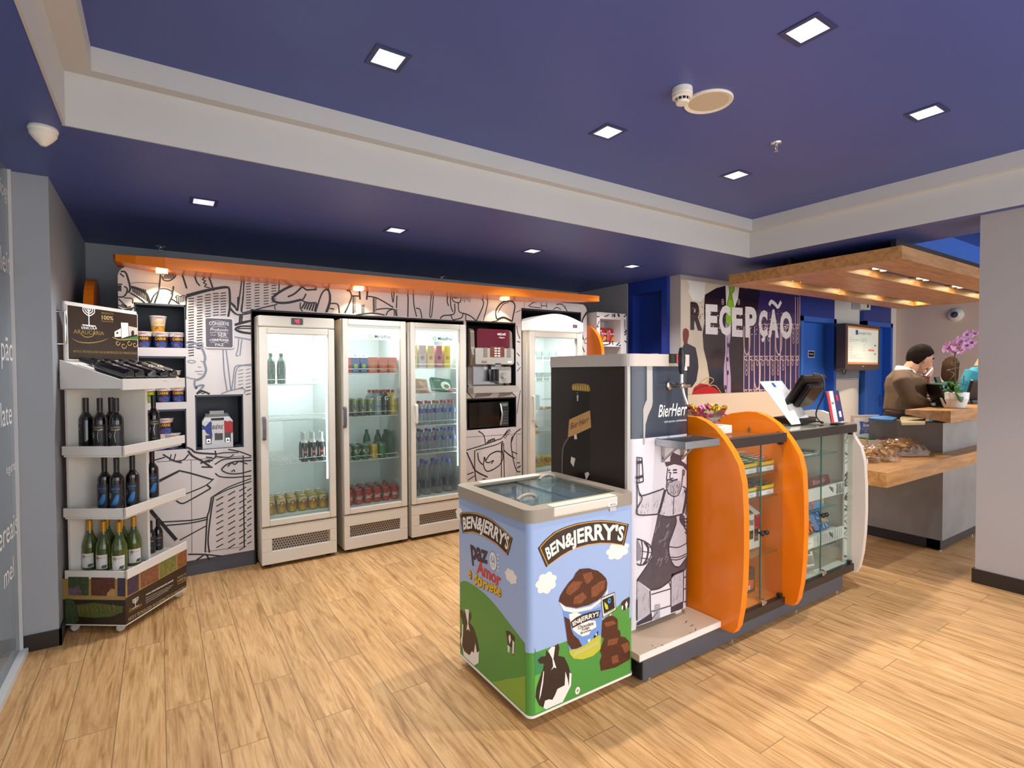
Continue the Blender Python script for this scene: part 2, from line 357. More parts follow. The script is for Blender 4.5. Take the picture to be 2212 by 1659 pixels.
# ------------------------------------------------------------ ceiling fittings
LAMP=mat('lamp_glow','#fff1d8',.5,em='#ffe9c8',ems=28)
LAMP2=mat('cool_lamp_glow','#eaf0ff',.5,em='#dfe8ff',ems=9)
REFL=mat('glowing_reflector','#eef0ff',.3,.1,em='#dfe4ff',ems=.9)  # slight own glow stands in for lamp light falling on the reflector
TRIM=mat('lamp_trim_blue','#2c3568',.4)
def downlight(u,v,z,label,rz=0,s=.062,warm=True,e=135,spot=84):
    p=hit(u,v,2,z); t=thing('recessed_downlight',label,'ceiling light',(p.x,p.y,z),0,'square recessed ceiling downlights')
    mb=MB(); k=s*1.35
    for x0,x1,y0,y1 in ((-k,-s,-k,k),(s,k,-k,k),(-s,s,-k,-s),(-s,s,s,k)): mb.box(p.x+x0,p.x+x1,p.y+y0,p.y+y1,z-.004,z-.0005,TRIM)
    link('trim_ring',mb,t)
    mb=MB(); q=s*.72; zz=z-.0012
    for (x0,y0,x1,y1) in ((-s,-s,s,-s),(s,-s,s,s),(s,s,-s,s),(-s,s,-s,-s)):
        mb.add([(p.x+x0,p.y+y0,z-.003),(p.x+x1,p.y+y1,z-.003),(p.x+x1*.72,p.y+y1*.72,zz),(p.x+x0*.72,p.y+y0*.72,zz)],[(0,1,2,3)],REFL)
    mb.box(p.x-q,p.x+q,p.y-q,p.y+q,zz-.0003,zz,REFL); link('reflector',mb,t)
    mb=MB(); mb.lathe([(s*.50,zz-.0016),(s*.55,zz-.0004)],LAMP if warm else LAMP2,(p.x,p.y+s*(.18 if warm else 0),0),20); link('lamp',mb,t)
    light('downlight_beam','SPOT',(p.x,p.y,z-.03),e,(1,.90,.76) if warm else (.93,.96,1),.035,(0,0,0),spot,.7)
hl='on the raised blue ceiling'
downlight(838,127,ZH,'glowing square downlight nearest the left cove '+hl)
downlight(1745,65,ZH,'largest-looking square downlight beside the top picture edge '+hl)
downlight(1313,285,ZH,'square downlight left of the round speaker '+hl)
downlight(1590,378,ZH,'square downlight nearest the cove corner '+hl)
downlight(2002,243,ZH,'square downlight farthest right '+hl,warm=False)
for i,(u,v) in enumerate(((440,436),(855,497),(1150,542),(1365,575))):
    downlight(u,v,ZL,ORD[i]+' downlight from the left in the low ceiling row before the fridges',warm=False,s=.058,e=80,spot=118)
CASE=mat('white_case','#ece4d6',.45); MESH=mat('speaker_cloth','#cfc0a8',.8,noise=.1,nscale=200)
p=hit(1530,218,2,ZH); t=thing('ceiling_speaker','round cream ceiling speaker beside the smoke detector','speaker',(p.x,p.y,ZH))
r=abs((hit(1588,212,2,ZH)-hit(1472,224,2,ZH)).length)/2*.92
mb=MB(); mb.lathe([(r,ZH),(r,ZH-.008),(r*.97,ZH-.012),(r*.82,ZH-.008),(r*.82,ZH-.006)],CASE,(p.x,p.y,0),32,cap=False); link('rim',mb,t)
mb=MB(); mb.lathe([(r*.82,ZH-.0065),(r*.82,ZH-.0064)],MESH,(p.x,p.y,0),32); link('grille',mb,t)
p=hit(1474,192,2,ZH); t=thing('smoke_detector','white drum smoke detector touching the ceiling speaker','smoke detector',(p.x,p.y,ZH))
mb=MB(); mb.lathe([(.05,ZH),(.052,ZH-.03),(.05,ZH-.034),(.05,ZH-.045),(.038,ZH-.052)],CASE,(p.x,p.y,0),24,cap=False); link('body',mb,t)
mb=MB()
for i in range(10):
    a=i*2*PI/10
    mb.lathe([(.003,ZH-.065),(.003,ZH-.05)],CASE,(p.x+.033*math.cos(a),p.y+.033*math.sin(a),0),6)
mb.lathe([(.027,ZH-.06),(.027,ZH-.052)],BLACK,(p.x,p.y,0),20); link('vent_ring',mb,t)
mb=MB(); mb.lathe([(.0,ZH-.078),(.03,ZH-.076),(.034,ZH-.066),(.03,ZH-.06)],CASE,(p.x,p.y,0),20); link('cap',mb,t)
p=hit(93,276,2,ZL); t=thing('motion_sensor','white domed sensor on the low blue ceiling above the glass wall','sensor',(p.x,p.y,ZL))
mb=MB(); mb.lathe([(.052,ZL),(.055,ZL-.012),(.052,ZL-.022)],CASE,(p.x,p.y,0),24,cap=False); link('base_ring',mb,t)
mb=MB(); mb.lathe([(.0,ZL-.083),(.012,ZL-.08),(.035,ZL-.055),(.049,ZL-.035),(.051,ZL-.022)],CASE,(p.x,p.y,0),24,cap=False); link('dome',mb,t)
def sprinkler(u,v,z,label):
    p=hit(u,v,2,z); t=thing('fire_sprinkler',label,'sprinkler',(p.x,p.y,z),0,'pendant fire sprinklers')
    mb=MB(); mb.lathe([(.036,z),(.034,z-.006),(.012,z-.008)],CHROME,(p.x,p.y,0),20,cap=False); link('cover_plate',mb,t)
    mb=MB(); mb.lathe([(.008,z-.02),(.009,z-.004)],CHROME,(p.x,p.y,0),10)
    mb.tube([(p.x-.009,p.y,z-.018),(p.x-.012,p.y,z-.034),(p.x,p.y,z-.048),(p.x+.012,p.y,z-.034),(p.x+.009,p.y,z-.018)],.003,CHROME)
    mb.lathe([(.014,z-.052),(.014,z-.048)],CHROME,(p.x,p.y,0),14); link('head',mb,t)
sprinkler(1677,309,ZH,'chrome fire sprinkler on the raised blue ceiling')
sprinkler(347,531,ZL,'chrome fire sprinkler in the low ceiling above the left end of the orange pelmet')
sprinkler(955,596,ZL,'chrome fire sprinkler in the low ceiling above the middle of the orange pelmet')
# ------------------------------------------------------------ light
w=D.worlds.new('daylight'); bpy.context.scene.world=w; w.use_nodes=True
w.node_tree.nodes['Background'].inputs[0].default_value=(.97,.98,1,1); w.node_tree.nodes['Background'].inputs[1].default_value=3.4
# ============================================================ the back wall of coolers
MUW=mat('mural_white','#d8d0cd',.42,noise=.015,nscale=4)
INK=mat('mural_ink','#1c191c',.5); INKG=mat('mural_grey_ink','#7f8794',.5)
NICHE=mat('niche_slate','#3c434f',.5,noise=.05,nscale=6); NICHED=mat('recess_black','#17171b',.55)
KICK=mat('kick_grey','#4a4c57',.45); ORANGE=mat('orange_lacquer','#f07d08',.32,coat=.25)
FWH=mat('cooler_white','#e0d8c9',.35); FIN=mat('cooler_liner','#d9dddc',.4); FGRY=mat('cooler_grey','#5c5a62',.4)
FGLASS=glass('cooler_glass','#f4fbf8',.03,.015,.05,.9); WIRE=mat('wire_white','#e8e8e6',.35)
YP=4.72
fp=Fr((0,YP,0),(1,0,0),(0,0,1))       # the panel seen from the room: lift is towards the camera
def Z(ox,oy,s,pts): return [(ox+a/s,oy+b/s) for a,b in pts]
root=thing('cooler_surround','white built-in cooler surround covered in bold black ink drawings of cafe people','built-in unit',(2.0,YP,0))
holes=[(-.142,.175,1.739,2.063),(-.142,.172,1.333,1.676),(-.142,.168,.975,1.281),(.226,.556,.958,1.381),(.62,2.548,0,2.06),(2.575,3.173,1.338,2.068),(2.575,3.175,.96,1.28),(3.248,4.086,0,2.232)]
X0,X1,ZT=-.233,4.175,2.325
mb=MB(); xs=sorted({X0,X1,*[h[0] for h in holes],*[h[1] for h in holes]}); zs=sorted({.12,2.232,*[min(max(z,.12),2.232) for h in holes for z in h[2:]]})
for i in range(len(xs)-1):
    j=0
    while j<len(zs)-1:
        def hole(j_):
            cx,cz=(xs[i]+xs[i+1])/2,(zs[j_]+zs[j_+1])/2
            return any(h[0]<cx<h[1] and h[2]<cz<h[3] for h in holes)
        if hole(j): j+=1; continue
        k=j
        while k+1<len(zs)-1 and not hole(k+1): k+=1
        mb.box(xs[i],xs[i+1],YP,YP+.02,zs[j],zs[k+1],MUW); j=k+1
mb.prism(fp,rrect(X0,X1,2.232,ZT,(0,0,.075,.09),8),-.02,0,MUW)
mb.box(X0,X0+.018,YP+.02,YP+.55,.12,2.25,MUW).box(X1-.018,X1,YP+.02,YP+.7,.12,2.25,MUW)
def S(mb,pts,w,m=None,fr=fp,d=.0012,**k): mb.stroke(fr,[fr.px(*p) for p in pts],w,m or INK,d,**k)
def strokes(mb,o,L,wk=.0050,m=None,fr=fp):
    for it in L:
        w,pts=it[0],it[1:]; S(mb,Z(*o,pts),w*wk/o[2],m,fr,smooth=len(pts)>2,d=.0012+random.random()*.0006)
A=(240,560,4.608)
strokes(mb,A,[(11,(95,122),(142,130),(170,200),(190,290),(172,335)),(9,(85,140),(130,175)),(8,(68,248),(112,250)),(22,(82,258),(82,318)),(9,(128,270),(160,292),(152,340),(120,374),(70,376)),
(16,(200,275),(280,300),(350,345),(372,400),(385,436)),(10,(190,335),(250,370),(300,405),(335,436)),(8,(75,395),(120,440),(155,472),(100,450)),(7,(130,385),(208,392),(215,440)),(7,(72,482),(150,520),(212,500)),(6,(75,505),(130,530)),(7,(70,455),(140,480),(200,470)),
(10,(492,150),(482,250),(470,330),(432,436)),(8,(470,320),(422,368),(394,432)),(8,(510,150),(560,124),(632,140),(638,172),(600,205),(560,216),(520,205),(505,165)),
(9,(640,137),(740,146),(832,136)),(11,(705,146),(730,220),(752,292)),(10,(828,146),(850,222),(884,265)),(6,(838,150),(870,160),(905,152)),(11,(935,155),(972,182),(1000,250),(1020,315)),(7,(945,180),(908,200),(940,216),(918,235),(950,250),(930,272),(985,285)),
(3,(195,240),(285,232),(476,243)),(9,(480,295),(555,298),(612,340),(572,445)),(9,(592,390),(640,420),(682,446)),(9,(622,268),(610,330),(590,345)),(6,(640,385),(655,362),(690,372),(715,362),(745,366)),
(14,(750,374),(900,330),(1020,300),(1140,282),(1176,300),(1182,460),(1165,572)),(10,(748,356),(940,306),(1130,273),(1178,292)),(8,(750,370),(742,520),(744,600)),
(9,(1305,180),(1265,470),(1255,502),(1188,432)),(9,(1325,185),(1312,400),(1298,524),(1390,514),(1520,480),(1655,450)),(8,(1676,215),(1668,330)),(8,(1182,478),(1262,552),(1395,534)),(8,(1290,560),(1280,630)),(7,(1308,560),(1300,625)),(7,(1625,460),(1635,505)),
(12,(1230,658),(1395,612)),(12,(1400,668),(1290,668),(1238,694),(1300,722),(1400,738)),(8,(1400,690),(1300,690),(1260,694)),
(18,(1855,238),(1705,310),(1608,385),(1650,430),(1760,432),(1895,402)),(13,(1870,235),(1935,300),(1985,304),(2045,300)),(13,(1925,250),(1830,340),(1758,374)),(11,(1940,342),(1922,382),(1900,408)),(10,(2040,250),(2035,310)),(9,(2140,250),(2140,300)),
(10,(1895,410),(1960,432),(2042,432)),(9,(1885,430),(1882,480),(1905,520)),(11,(2035,526),(2065,430),(2098,342),(2140,302),(2178,342),(2180,430),(2150,526)),(8,(2180,440),(2212,440)),(6,(2180,490),(2212,500))])
for i in range(9): strokes(mb,A,[(6,(205+17*i,262+5*i),(222+17*i,330+11*i))])
for i in range(7): strokes(mb,A,[(6,(520+16*i,195),(545+14*i,135)),])
for i in range(6): strokes(mb,A,[(6,(655+17*i,440-4*i),(650+18*i,372+2*(i%2)))])
for i in range(7): strokes(mb,A,[(5,(75+20*i,535-6*i),(140+20*i,495-4*i))])
for i in range(6): strokes(mb,A,[(12,(1895+26*i,490+6*i),(1935+22*i,425+2*i))])
for c,(x,y0,n) in enumerate(((800,390,22),(885,372,20),(968,352,10),(1048,338,9),(1120,335,9))):
    for k in range(n):
        y=y0+k*27; q=random.random()*8
        if y<575 or x<900: strokes(mb,A,[(6.5,(x-28-q,y+5),(x+24,y-3+q*.4))])
for x,y0,n in ((1370,190,12),(1455,200,11),(1545,200,10),(1622,208,9)):
    for k in range(n): strokes(mb,A,[(6.5,(x-27,y0+k*27+3),(x+22,y0+k*27-2))])
B=(700,590,3.814)
strokes(mb,B,[(11,(12,95),(40,150),(45,230),(15,325)),(9,(52,250),(112,258),(126,330)),(8,(45,290),(82,296)),(10,(108,112),(188,122),(225,180),(212,240),(170,330)),(8,(100,122),(160,124),(202,150)),(12,(290,120),(296,218)),(11,(358,150),(350,220)),(8,(312,108),(342,146),(374,130)),
(9,(228,186),(292,190)),(9,(355,190),(440,208),(570,282)),(8,(430,300),(500,292),(572,296)),(9,(265,345),(400,330),(500,346)),(8,(510,350),(530,312),(578,300),(602,356)),(7,(553,140),(568,242),(578,150)),(8,(600,185),(596,290)),(9,(680,150),(692,200),(690,362)),(8,(735,155),(740,260),(762,360)),(8,(755,290),(790,300),(806,370)),(7,(885,165),(870,345),(886,345),(902,170)),
(9,(1020,178),(1014,232),(1026,270)),(8,(1040,180),(1044,270),(1062,320)),(7,(1065,204),(1110,204)),(8,(1052,200),(1070,235),(1120,240),(1128,190)),(9,(1075,250),(1070,335),(985,350),(955,376)),(8,(1105,240),(1110,312),(1142,335),(1128,370),(1060,386)),(8,(1040,340),(1060,385)),(9,(1142,330),(1200,350),(1252,392)),(7,(1168,335),(1166,395)),(9,(1262,200),(1305,218),(1310,270),(1255,392)),(8,(1290,200),(1345,222),(1338,290),(1312,392)),
(12,(1422,378),(1414,320),(1446,260),(1500,230),(1552,236),(1572,272),(1560,340),(1548,402)),(7,(1430,330),(1470,262),(1520,238)),(7,(1380,400),(1430,392)),(2.5,(1650,225),(1650,288)),(7,(1682,272),(1720,245),(1762,235)),(7,(1690,276),(1782,286)),(6,(1787,245),(1790,290)),(6,(1832,245),(1836,290)),(6,(1787,268),(1832,270)),(8,(1912,258),(1960,258),(2002,312)),(7,(1888,302),(1918,282),(1952,302)),(5,(1575,325),(1620,305))])
S(mb,Z(*B,[(1425,385),(1480,366),(1545,396)]),.022,smooth=True)
for i in range(10): strokes(mb,B,[(5,(232,200+14*i),(262,190+14*i)),(5,(400,210+12*i),(432,200+12*i))])
for i in range(6): strokes(mb,B,[(5,(306,268+12*i),(334,262+12*i)),(5,(572,306+9*i),(604,300+9*i)),(4,(1130+16*i,185),(1128+14*i,225+8*(i%3)))])
strokes(mb,B,[(6,(240,190),(240,335)),(6,(406,205),(412,325))])
C=(300,850,4.146)
strokes(mb,C,[(11,(428,482),(470,500),(520,530),(690,542)),(12,(440,512),(482,560),(560,602),(640,655)),(9,(660,590),(690,560),(682,512)),(10,(550,625),(620,600),(662,600)),(9,(560,658),(662,660)),(8,(580,610),(640,612)),(8,(600,570),(660,575)),(7,(690,542),(770,530),(892,528)),(7,(680,562),(800,572),(850,545)),(8,(800,500),(900,520),(1008,560)),
(9,(738,682),(780,640),(860,610),(1008,600)),(8,(740,686),(800,715),(900,717),(1008,690)),(8,(680,636),(760,590),(900,580),(1008,572)),(8,(684,714),(730,745),(850,752),(1008,736)),(8,(796,655),(830,622),(860,635),(900,608),(972,632)),(7,(828,702),(850,685),(860,702)),
(8,(172,782),(360,690)),(10,(355,690),(470,716),(655,770)),(7,(175,794),(270,745),(358,700)),(7,(672,762),(600,822),(470,880),(408,902)),(10,(605,815),(646,850)),(9,(642,850),(480,942),(385,985),(320,945)),(20,(92,1030),(150,1100),(220,1180),(335,1312)),(7,(22,1090),(110,1050)),
(8,(205,1150),(470,1135),(620,1105)),(8,(235,1182),(460,1160),(620,1125)),(7,(365,1314),(612,1180)),(9,(650,930),(630,1050),(612,1110),(600,1300),(594,1422)),(9,(668,932),(648,1050),(620,1300),(632,1425)),(7,(648,932),(800,840),(1008,760)),(7,(662,928),(800,858),(1008,786)),
(2.5,(468,590),(472,1000),(476,1430)),(2.5,(465,595),(930,560)),(8,(934,555),(944,1375)),(2.5,(600,1415),(945,1370)),(2.5,(160,612),(465,592)),(9,(440,1440),(560,1440),(742,1456)),(10,(515,1492),(555,1465),(598,1440),(632,1492)),(7,(130,600),(235,570)),(9,(215,545),(310,600),(385,620)),(8,(445,545),(405,590),(350,610)),(6,(290,545),(275,600)),(6,(330,540),(310,610))])
for x,y0,n,sl in ((725,945,9,-22),(832,898,10,-26),(930,862,11,-26),(1002,860,10,-12)):
    for k in range(n): strokes(mb,C,[(7,(x-32,y0+k*53+12),(min(x+30,1008),y0+k*53+sl))])
G=(400,640,7.54)
strokes(mb,G,[(26,(12,755),(100,748),(200,785),(285,870),(325,1000),(312,1080),(338,1200),(290,1310),(180,1368)),(14,(10,830),(90,815),(180,835),(250,860)),(9,(40,1062),(80,1042),(160,1055),(155,1080),(85,1086),(40,1064)),(10,(250,1055),(300,1075)),(7,(205,1150),(262,1156)),(9,(158,1225),(292,1220)),(8,(200,1265),(282,1268)),(10,(15,1312),(80,1335),(172,1346)),(22,(158,1360),(152,1440),(182,1500),(200,1465),(300,1450),(240,1532),(185,1592)),
(14,(615,870),(625,1100),(642,1300),(682,1542)),(14,(665,870),(700,1150),(745,1542)),(13,(755,1532),(782,1350),(815,1150),(940,1122),(1078,1105)),(12,(805,1512),(850,1165),(1078,1130)),(12,(585,1592),(700,1545),(900,1502),(972,1522),(962,1585)),(12,(872,690),(858,850),(828,966),(868,966)),(12,(922,700),(890,968)),(16,(805,662),(920,682),(1078,712)),(12,(210,800),(300,775)),(12,(210,820),(300,815))],m=INKG)
strokes(mb,G,[(22,(808,462),(950,420),(1078,398)),(22,(808,535),(900,585),(1078,608)),(16,(845,520),(920,490),(1078,490)),(14,(890,315),(880,430)),(12,(925,315),(912,420)),(18,(715,85),(800,150),(850,230),(862,10)),(18,(720,190),(850,300),(1078,265)),(14,(920,265),(940,0)),(20,(190,1592),(260,1540),(400,1592)),(10,(230,1580),(290,1550)),(10,(270,1592),(340,1562))])
for x,y0,n in ((905,1205,6),(1028,1190,8)):
    for k in range(n): strokes(mb,G,[(9,(x-42,y0+k*58+8),(x+40,y0+k*58-12))],m=INKG if y0+k*58<1450 else INK)
Q=(990,640,3.948)
strokes(mb,Q,[(8,(70,1312),(220,1266),(330,1225),(372,1208),(440,1132)),(7,(148,1312),(320,1266),(376,1236)),(8,(170,1150),(215,1182),(230,1250),(222,1268)),(9,(378,1235),(372,1300),(380,1380),(352,1440)),(9,(165,1335),(176,1400),(212,1432),(222,1370),(235,1410),(262,1420)),(9,(212,1430),(225,1472),(250,1492),(300,1475),(352,1440)),(10,(235,1400),(270,1350),(330,1322),(376,1332)),(8,(262,1418),(300,1400),(280,1430)),(11,(72,1330),(112,1420),(150,1490),(250,1542)),(9,(140,1312),(140,1470),(152,1582)),(8,(368,1252),(366,1542)),(8,(386,1252),(392,1546)),(9,(460,1190),(450,1260),(470,1400),(498,1488),(530,1496)),(10,(388,1312),(430,1350),(482,1382)),(8,(458,1322),(502,1345)),(8,(500,1420),(526,1420)),(10,(502,1465),(532,1445)),(9,(532,1130),(482,1170),(452,1245)),(8,(75,1520),(130,1500)),(7,(80,1570),(140,1530)),(7,(205,1560),(235,1555)),(2.5,(68,1202),(240,1190),(534,1172)),(2.5,(496,1180),(496,1530)),
(8,(498,250),(506,310),(526,362)),(7,(500,385),(526,392)),(7,(500,482),(524,512)),(6,(500,560),(516,590)),(6,(500,640),(530,605)),(6,(500,1000),(512,900),(530,800)),(7,(385,1190),(420,1140)),(9,(240,1250),(300,1215),(312,1240)),(7,(80,822),(122,872)),(7,(450,815),(495,860))])
for i in range(8): strokes(mb,Q,[(7,(140+17*i,866-2*i),(165+17*i,824)),(6,(340+14*i,862-3*i),(360+14*i,820))]) if i<8 else None
for i in range(5): strokes(mb,Q,[(6,(244+14*i,1252-4*i),(262+12*i,1222-3*i)),(6,(390+12*i,1200-14*i),(404+10*i,1212-14*i))])
R=(1180,600,10.37)
strokes(mb,R,[(42,(912,770),(845,870),(800,1000),(806,1280),(832,1385)),(26,(785,1460),(825,1590),(855,1659)),(16,(850,1400),(905,1350)),(14,(850,1405),(862,1462),(925,1470)),(14,(425,620),(432,700),(475,742))])
link('front_panel',mb,root)
for a_,b_ in ((X0,.62),(2.548,3.248)): link('kick_plate',MB().box(a_,b_,YP+.012,YP+.03,0,.12,KICK),root)
for i,(x0,x1,z0,z1) in enumerate(holes):
    m=NICHED if i in (4,5,6,7) else NICHE; dp=.78 if i in (4,7) else .55 if i in (5,6) else .34
    mb=MB(); y1=YP+dp; t=.012
    mb.box(x0-t,x0,YP+.02,y1,z0,z1,m).box(x1,x1+t,YP+.02,y1,z0,z1,m).box(x0-t,x1+t,YP+.02,y1,z1,z1+t,m).box(x0-t,x1+t,y1,y1+t,z0,z1,m)
    if z0>.1: mb.box(x0-t,x1+t,YP+.02,y1,z0-t,z0,m)
    # slim dark lining flush with the drawing
    mb.box(x0,x0+.008,YP-.001,YP+.03,z0,z1,m).box(x1-.008,x1,YP-.001,YP+.03,z0,z1,m).box(x0,x1,YP-.001,YP+.03,z1-.014,z1,m)
    link('niche' if i<7 and i!=4 else 'cooler_bay',mb,root)
# shelf edges between the cup niches carry the drawing on
# ------------------------------------------------------------ notice
a,b=fp.px(441,685); a1,b1=fp.px(505,753)
mb=MB(); SIGN=mat('sign_slate','#5b5760',.5); SIGNW=mat('sign_lettering','#e9e5e6',.5)
mb.prism(fp,rrect(a,a1,b1,b,.018),.001,.010,SIGNW); w=.008
mb.prism(fp,rrect(a+w,a1-w,b1+w,b-w,.012),.010,.0112,SIGN)
ca=(a+a1)/2; H_=b-b1
def st(t,fy,h,wd,**k): mb.text(t,fp,ca+k.pop('dx',0),b-H_*fy,h,SIGNW,.0118,w=wd,**k)
st('CONSERVE',.25,.026,.135,bold=.01); st('Profundo',.44,.024,.125,shear=.3); st('SER',.61,.026,.062,dx=.02); st('no seu',.59,.010,.034,dx=-.042,shear=.2); st('HARMONIA',.77,.020,.115,dx=.008,bold=.015); st('a',.76,.016,.012,dx=-.062,shear=.3); st('PAZ',.93,.022,.058)
for yy,x0,x1 in ((.30,-.05,.05),(.49,-.065,.065),(.64,.0,.06),(.81,-.06,-.03),(.81,.03,.06),(.12,-.05,.05)):
    mb.stroke(fp,[(ca+x0,b-H_*yy-.003),(ca+(x0+x1)/2,b-H_*yy+.003),(ca+x1,b-H_*yy-.003)],.0025,SIGNW,.0118)
single('wall_sign',mb,'grey rounded notice with white hand-lettering fixed to the drawn panel','sign')
# ------------------------------------------------------------ orange pelmet with small lamps
mb=MB(); secs=[(-.250,4.60,2.375,2.335,4.74),(-.235,4.555,2.368,2.32,4.80),(-.12,4.50,2.362,2.30,4.80),(.05,4.475,2.364,2.285,4.80),(.6,4.455,2.367,2.275,4.80),(1.12,4.44,2.370,2.271,4.80),(2.5,4.40,2.373,2.285,4.80),(3.2,4.385,2.376,2.298,4.80),(3.6,4.375,2.377,2.303,4.60),(4.045,4.365,2.378,2.314,4.44)]
vs=[]
for x,y,zt,zb,yb in secs: vs+=[(x,y,zb),(x,y,zt),(x,yb,zt),(x,yb,zb)]
n=len(secs); fs=[(4*i+j,4*i+(j+1)%4,4*i+4+(j+1)%4,4*i+4+j) for i in range(n-1) for j in range(4)]+[(3,2,1,0),(4*n-4,4*n-3,4*n-2,4*n-1)]
mb.add(vs,fs,ORANGE)
pel=thing('pelmet','long orange pelmet shelf running above the coolers','pelmet',(1.9,4.6,2.28)); link('board',mb,pel,bevel=.004)
for x in (.03,1.45,2.95):
    mb=MB(); zb=2.283 if x<1 else 2.271 if x<2 else 2.292
    mb.box(x-.035,x+.035,4.55,4.62,zb-.012,zb+.002,mat('spot_glow','#ffe7a0',.5,em='#ffd98a',ems=14)); link('spot_lamp',mb,pel)
    light('pelmet_beam','SPOT',(x,4.585,zb-.02),9 if x<1 else 5,(1,.85,.6),.012,(math.radians(12),0,0),95,.25)
# orange fins at both ends of the wall unit
def fin_outline(y0,y1,z0,z1,n=10,top=.34,low=.12):
    """rounded board seen from the side: bulging front edge at y0, flat back at y1"""
    o=[(y1,z0),(y0+low,z0)]
    o+=[(y0+low-low*math.sin(PI/2*i/n),z0+low*1.6*(1-math.cos(PI/2*i/n))) for i in range(1,n+1)]
    o+=[(y0+top*(1-math.cos(PI/2*i/n)),z1-top*1.1+top*1.1*math.sin(PI/2*i/n)) for i in range(n+1)]
    o+=[(y1,z1-.02)]; return o
fx=lambda x: Fr((x,0,0),(0,1,0),(0,0,1))
mb=MB(); mb.prism(fx(-.43),fin_outline(4.70,5.25,0,2.25),0,.055,ORANGE,sm=False); single('orange_fin',mb,'orange rounded upright board behind the wine stand header','board',bevel=.004)
mb=MB(); mb.prism(fx(4.177),fin_outline(4.47,4.95,0,2.10),0,.043,ORANGE); single('orange_fin',mb,'orange rounded upright board between the white cooler and the snack shelf','board',bevel=.004)
# ------------------------------------------------------------ snack shelf on the right
x0,x1,ys=4.222,4.70,4.60
t=thing('snack_shelf','white drawn-on open shelf unit with red snack bags beside the blue door','shelf',((x0+x1)/2,ys+.17,0))
mb=MB(); fs_=Fr((0,ys,0),(1,0,0),(0,0,1)); a,b=fs_.px(1296,688); a1,b1=fs_.px(1341,740); zt=fs_.px(1320,676)[1]; c0=fs_.px(1330,749)[1]
mb.box(x0,a,ys,ys+.30,0,zt,MUW).box(a1,x1,ys,ys+.30,0,zt,MUW).box(a,a1,ys,ys+.30,b,zt,MUW).box(a,a1,ys,ys+.30,c0,b1,MUW).box(a,a1,ys+.28,ys+.30,0,b,MUW).box(a,a1,ys,ys+.3,0,c0-.4,MUW)
RS=(1180,600,10.37)
def s2(*L):
    for w,*p in L: S(mb,Z(*RS,p),w,fr=fs_,smooth=len(p)>2)
s2((.012,(1130,870),(1190,872)),(.01,(1130,1100),(1180,1100)),(.01,(1185,970),(1140,1095)),(.012,(1300,868),(1370,850),(1400,820)),(.03,(1520,810),(1530,880)),(.03,(1600,810),(1640,870)),(.012,(1480,810),(1480,880)),(.016,(1740,880),(1800,820)),(.02,(1750,1230),(1800,1170)),(.016,(1750,1290),(1790,1240)),(.016,(1750,1410),(1800,1450)),(.012,(1130,1510),(1300,1505),(1390,1490)),(.02,(1400,1490),(1440,1440)),(.014,(1480,1440),(1490,1500)),(.014,(1570,1520),(1640,1450)),(.012,(1620,1525),(1670,1510)))
for k in range(9): s2((.008,(1745,950+26*k),(1775,945+26*k)))
link('carcass',mb,t)
DOR=mat('snack_red','#c2221c',.35,noise=.25,nscale=14,coat=.4); DORY=mat('snack_gold','#d9962c',.4); WH=mat('print_white','#f2efec',.5)
def pouch(mb,fr,w,h,th,m,nx=8,ny=9,zig=.004):
    vs=[]; fs=[]
    for s in (1,-1):
        k=len(vs)
        for j in range(ny+1):
            for i in range(nx+1):
                u=i/nx*2-1; v=j/ny*2-1
                b=max(0,(1-abs(u)**3)*(1-abs(v)**4))**.6*th/2
                b*=1+.16*math.sin(5*u+3*v+s)
                vs.append(fr(u*w/2*(1-.05*(1-v*v)),(v+1)*h/2,s*b))
        for j in range(ny):
            for i in range(nx):
                q=[k+j*(nx+1)+i,k+j*(nx+1)+i+1,k+(j+1)*(nx+1)+i+1,k+(j+1)*(nx+1)+i]; fs.append(q if s>0 else q[::-1])
    return mb.add(vs,fs,m,True)
O3=Fr((0,0,0),(1,0,0),(0,0,1))
t=thing('snack_bag','','snack bag'); mb=MB(); pouch(mb,O3,.125,.175,.045,DOR); link('pouch',mb,t)
mb=MB(); mb.poly(O3,[(-.02,.02),(.045,.03),(.015,.075)],DORY,.026); mb.poly(O3,[(.0,.03),(.055,.05),(.03,.085)],DORY,.0265); mb.text('Doritos',O3,.012,.098,.020,WH,.027,w=.075,bold=.02); mb.poly(O3,[(-.04,.125),(-.02,.14),(-.038,.152)],WH,.024); link('print',mb,t)
st_=Stock(t)
for i,(u,lb,rz) in enumerate(((1302,'red corn chip bag leaning against the left side of the snack shelf',.15),(1312,'red corn chip bag in the middle of the snack shelf',-.05),(1331,'red corn chip bag on the right of the snack shelf',.1))):
    p=hit(u,740,1,ys+.12); st_.put((4.295+.135*i,ys+.14,b1+.001),lb,'red corn chip bags on the snack shelf',rz*.5)
t=thing('snack_packet','','snack packet'); mb=MB(); pouch(mb,O3,.07,.09,.03,mat('packet_blue','#3c5a76',.4,noise=.3,nscale=20)); link('pouch',mb,t); st_=Stock(t)
for i in range(3): st_.put((4.33+.085*i,ys+.12,c0-.4+.003),'blue packet on the lower snack shelf, '+ORD[i]+' from the left','blue packets on the lower snack shelf')
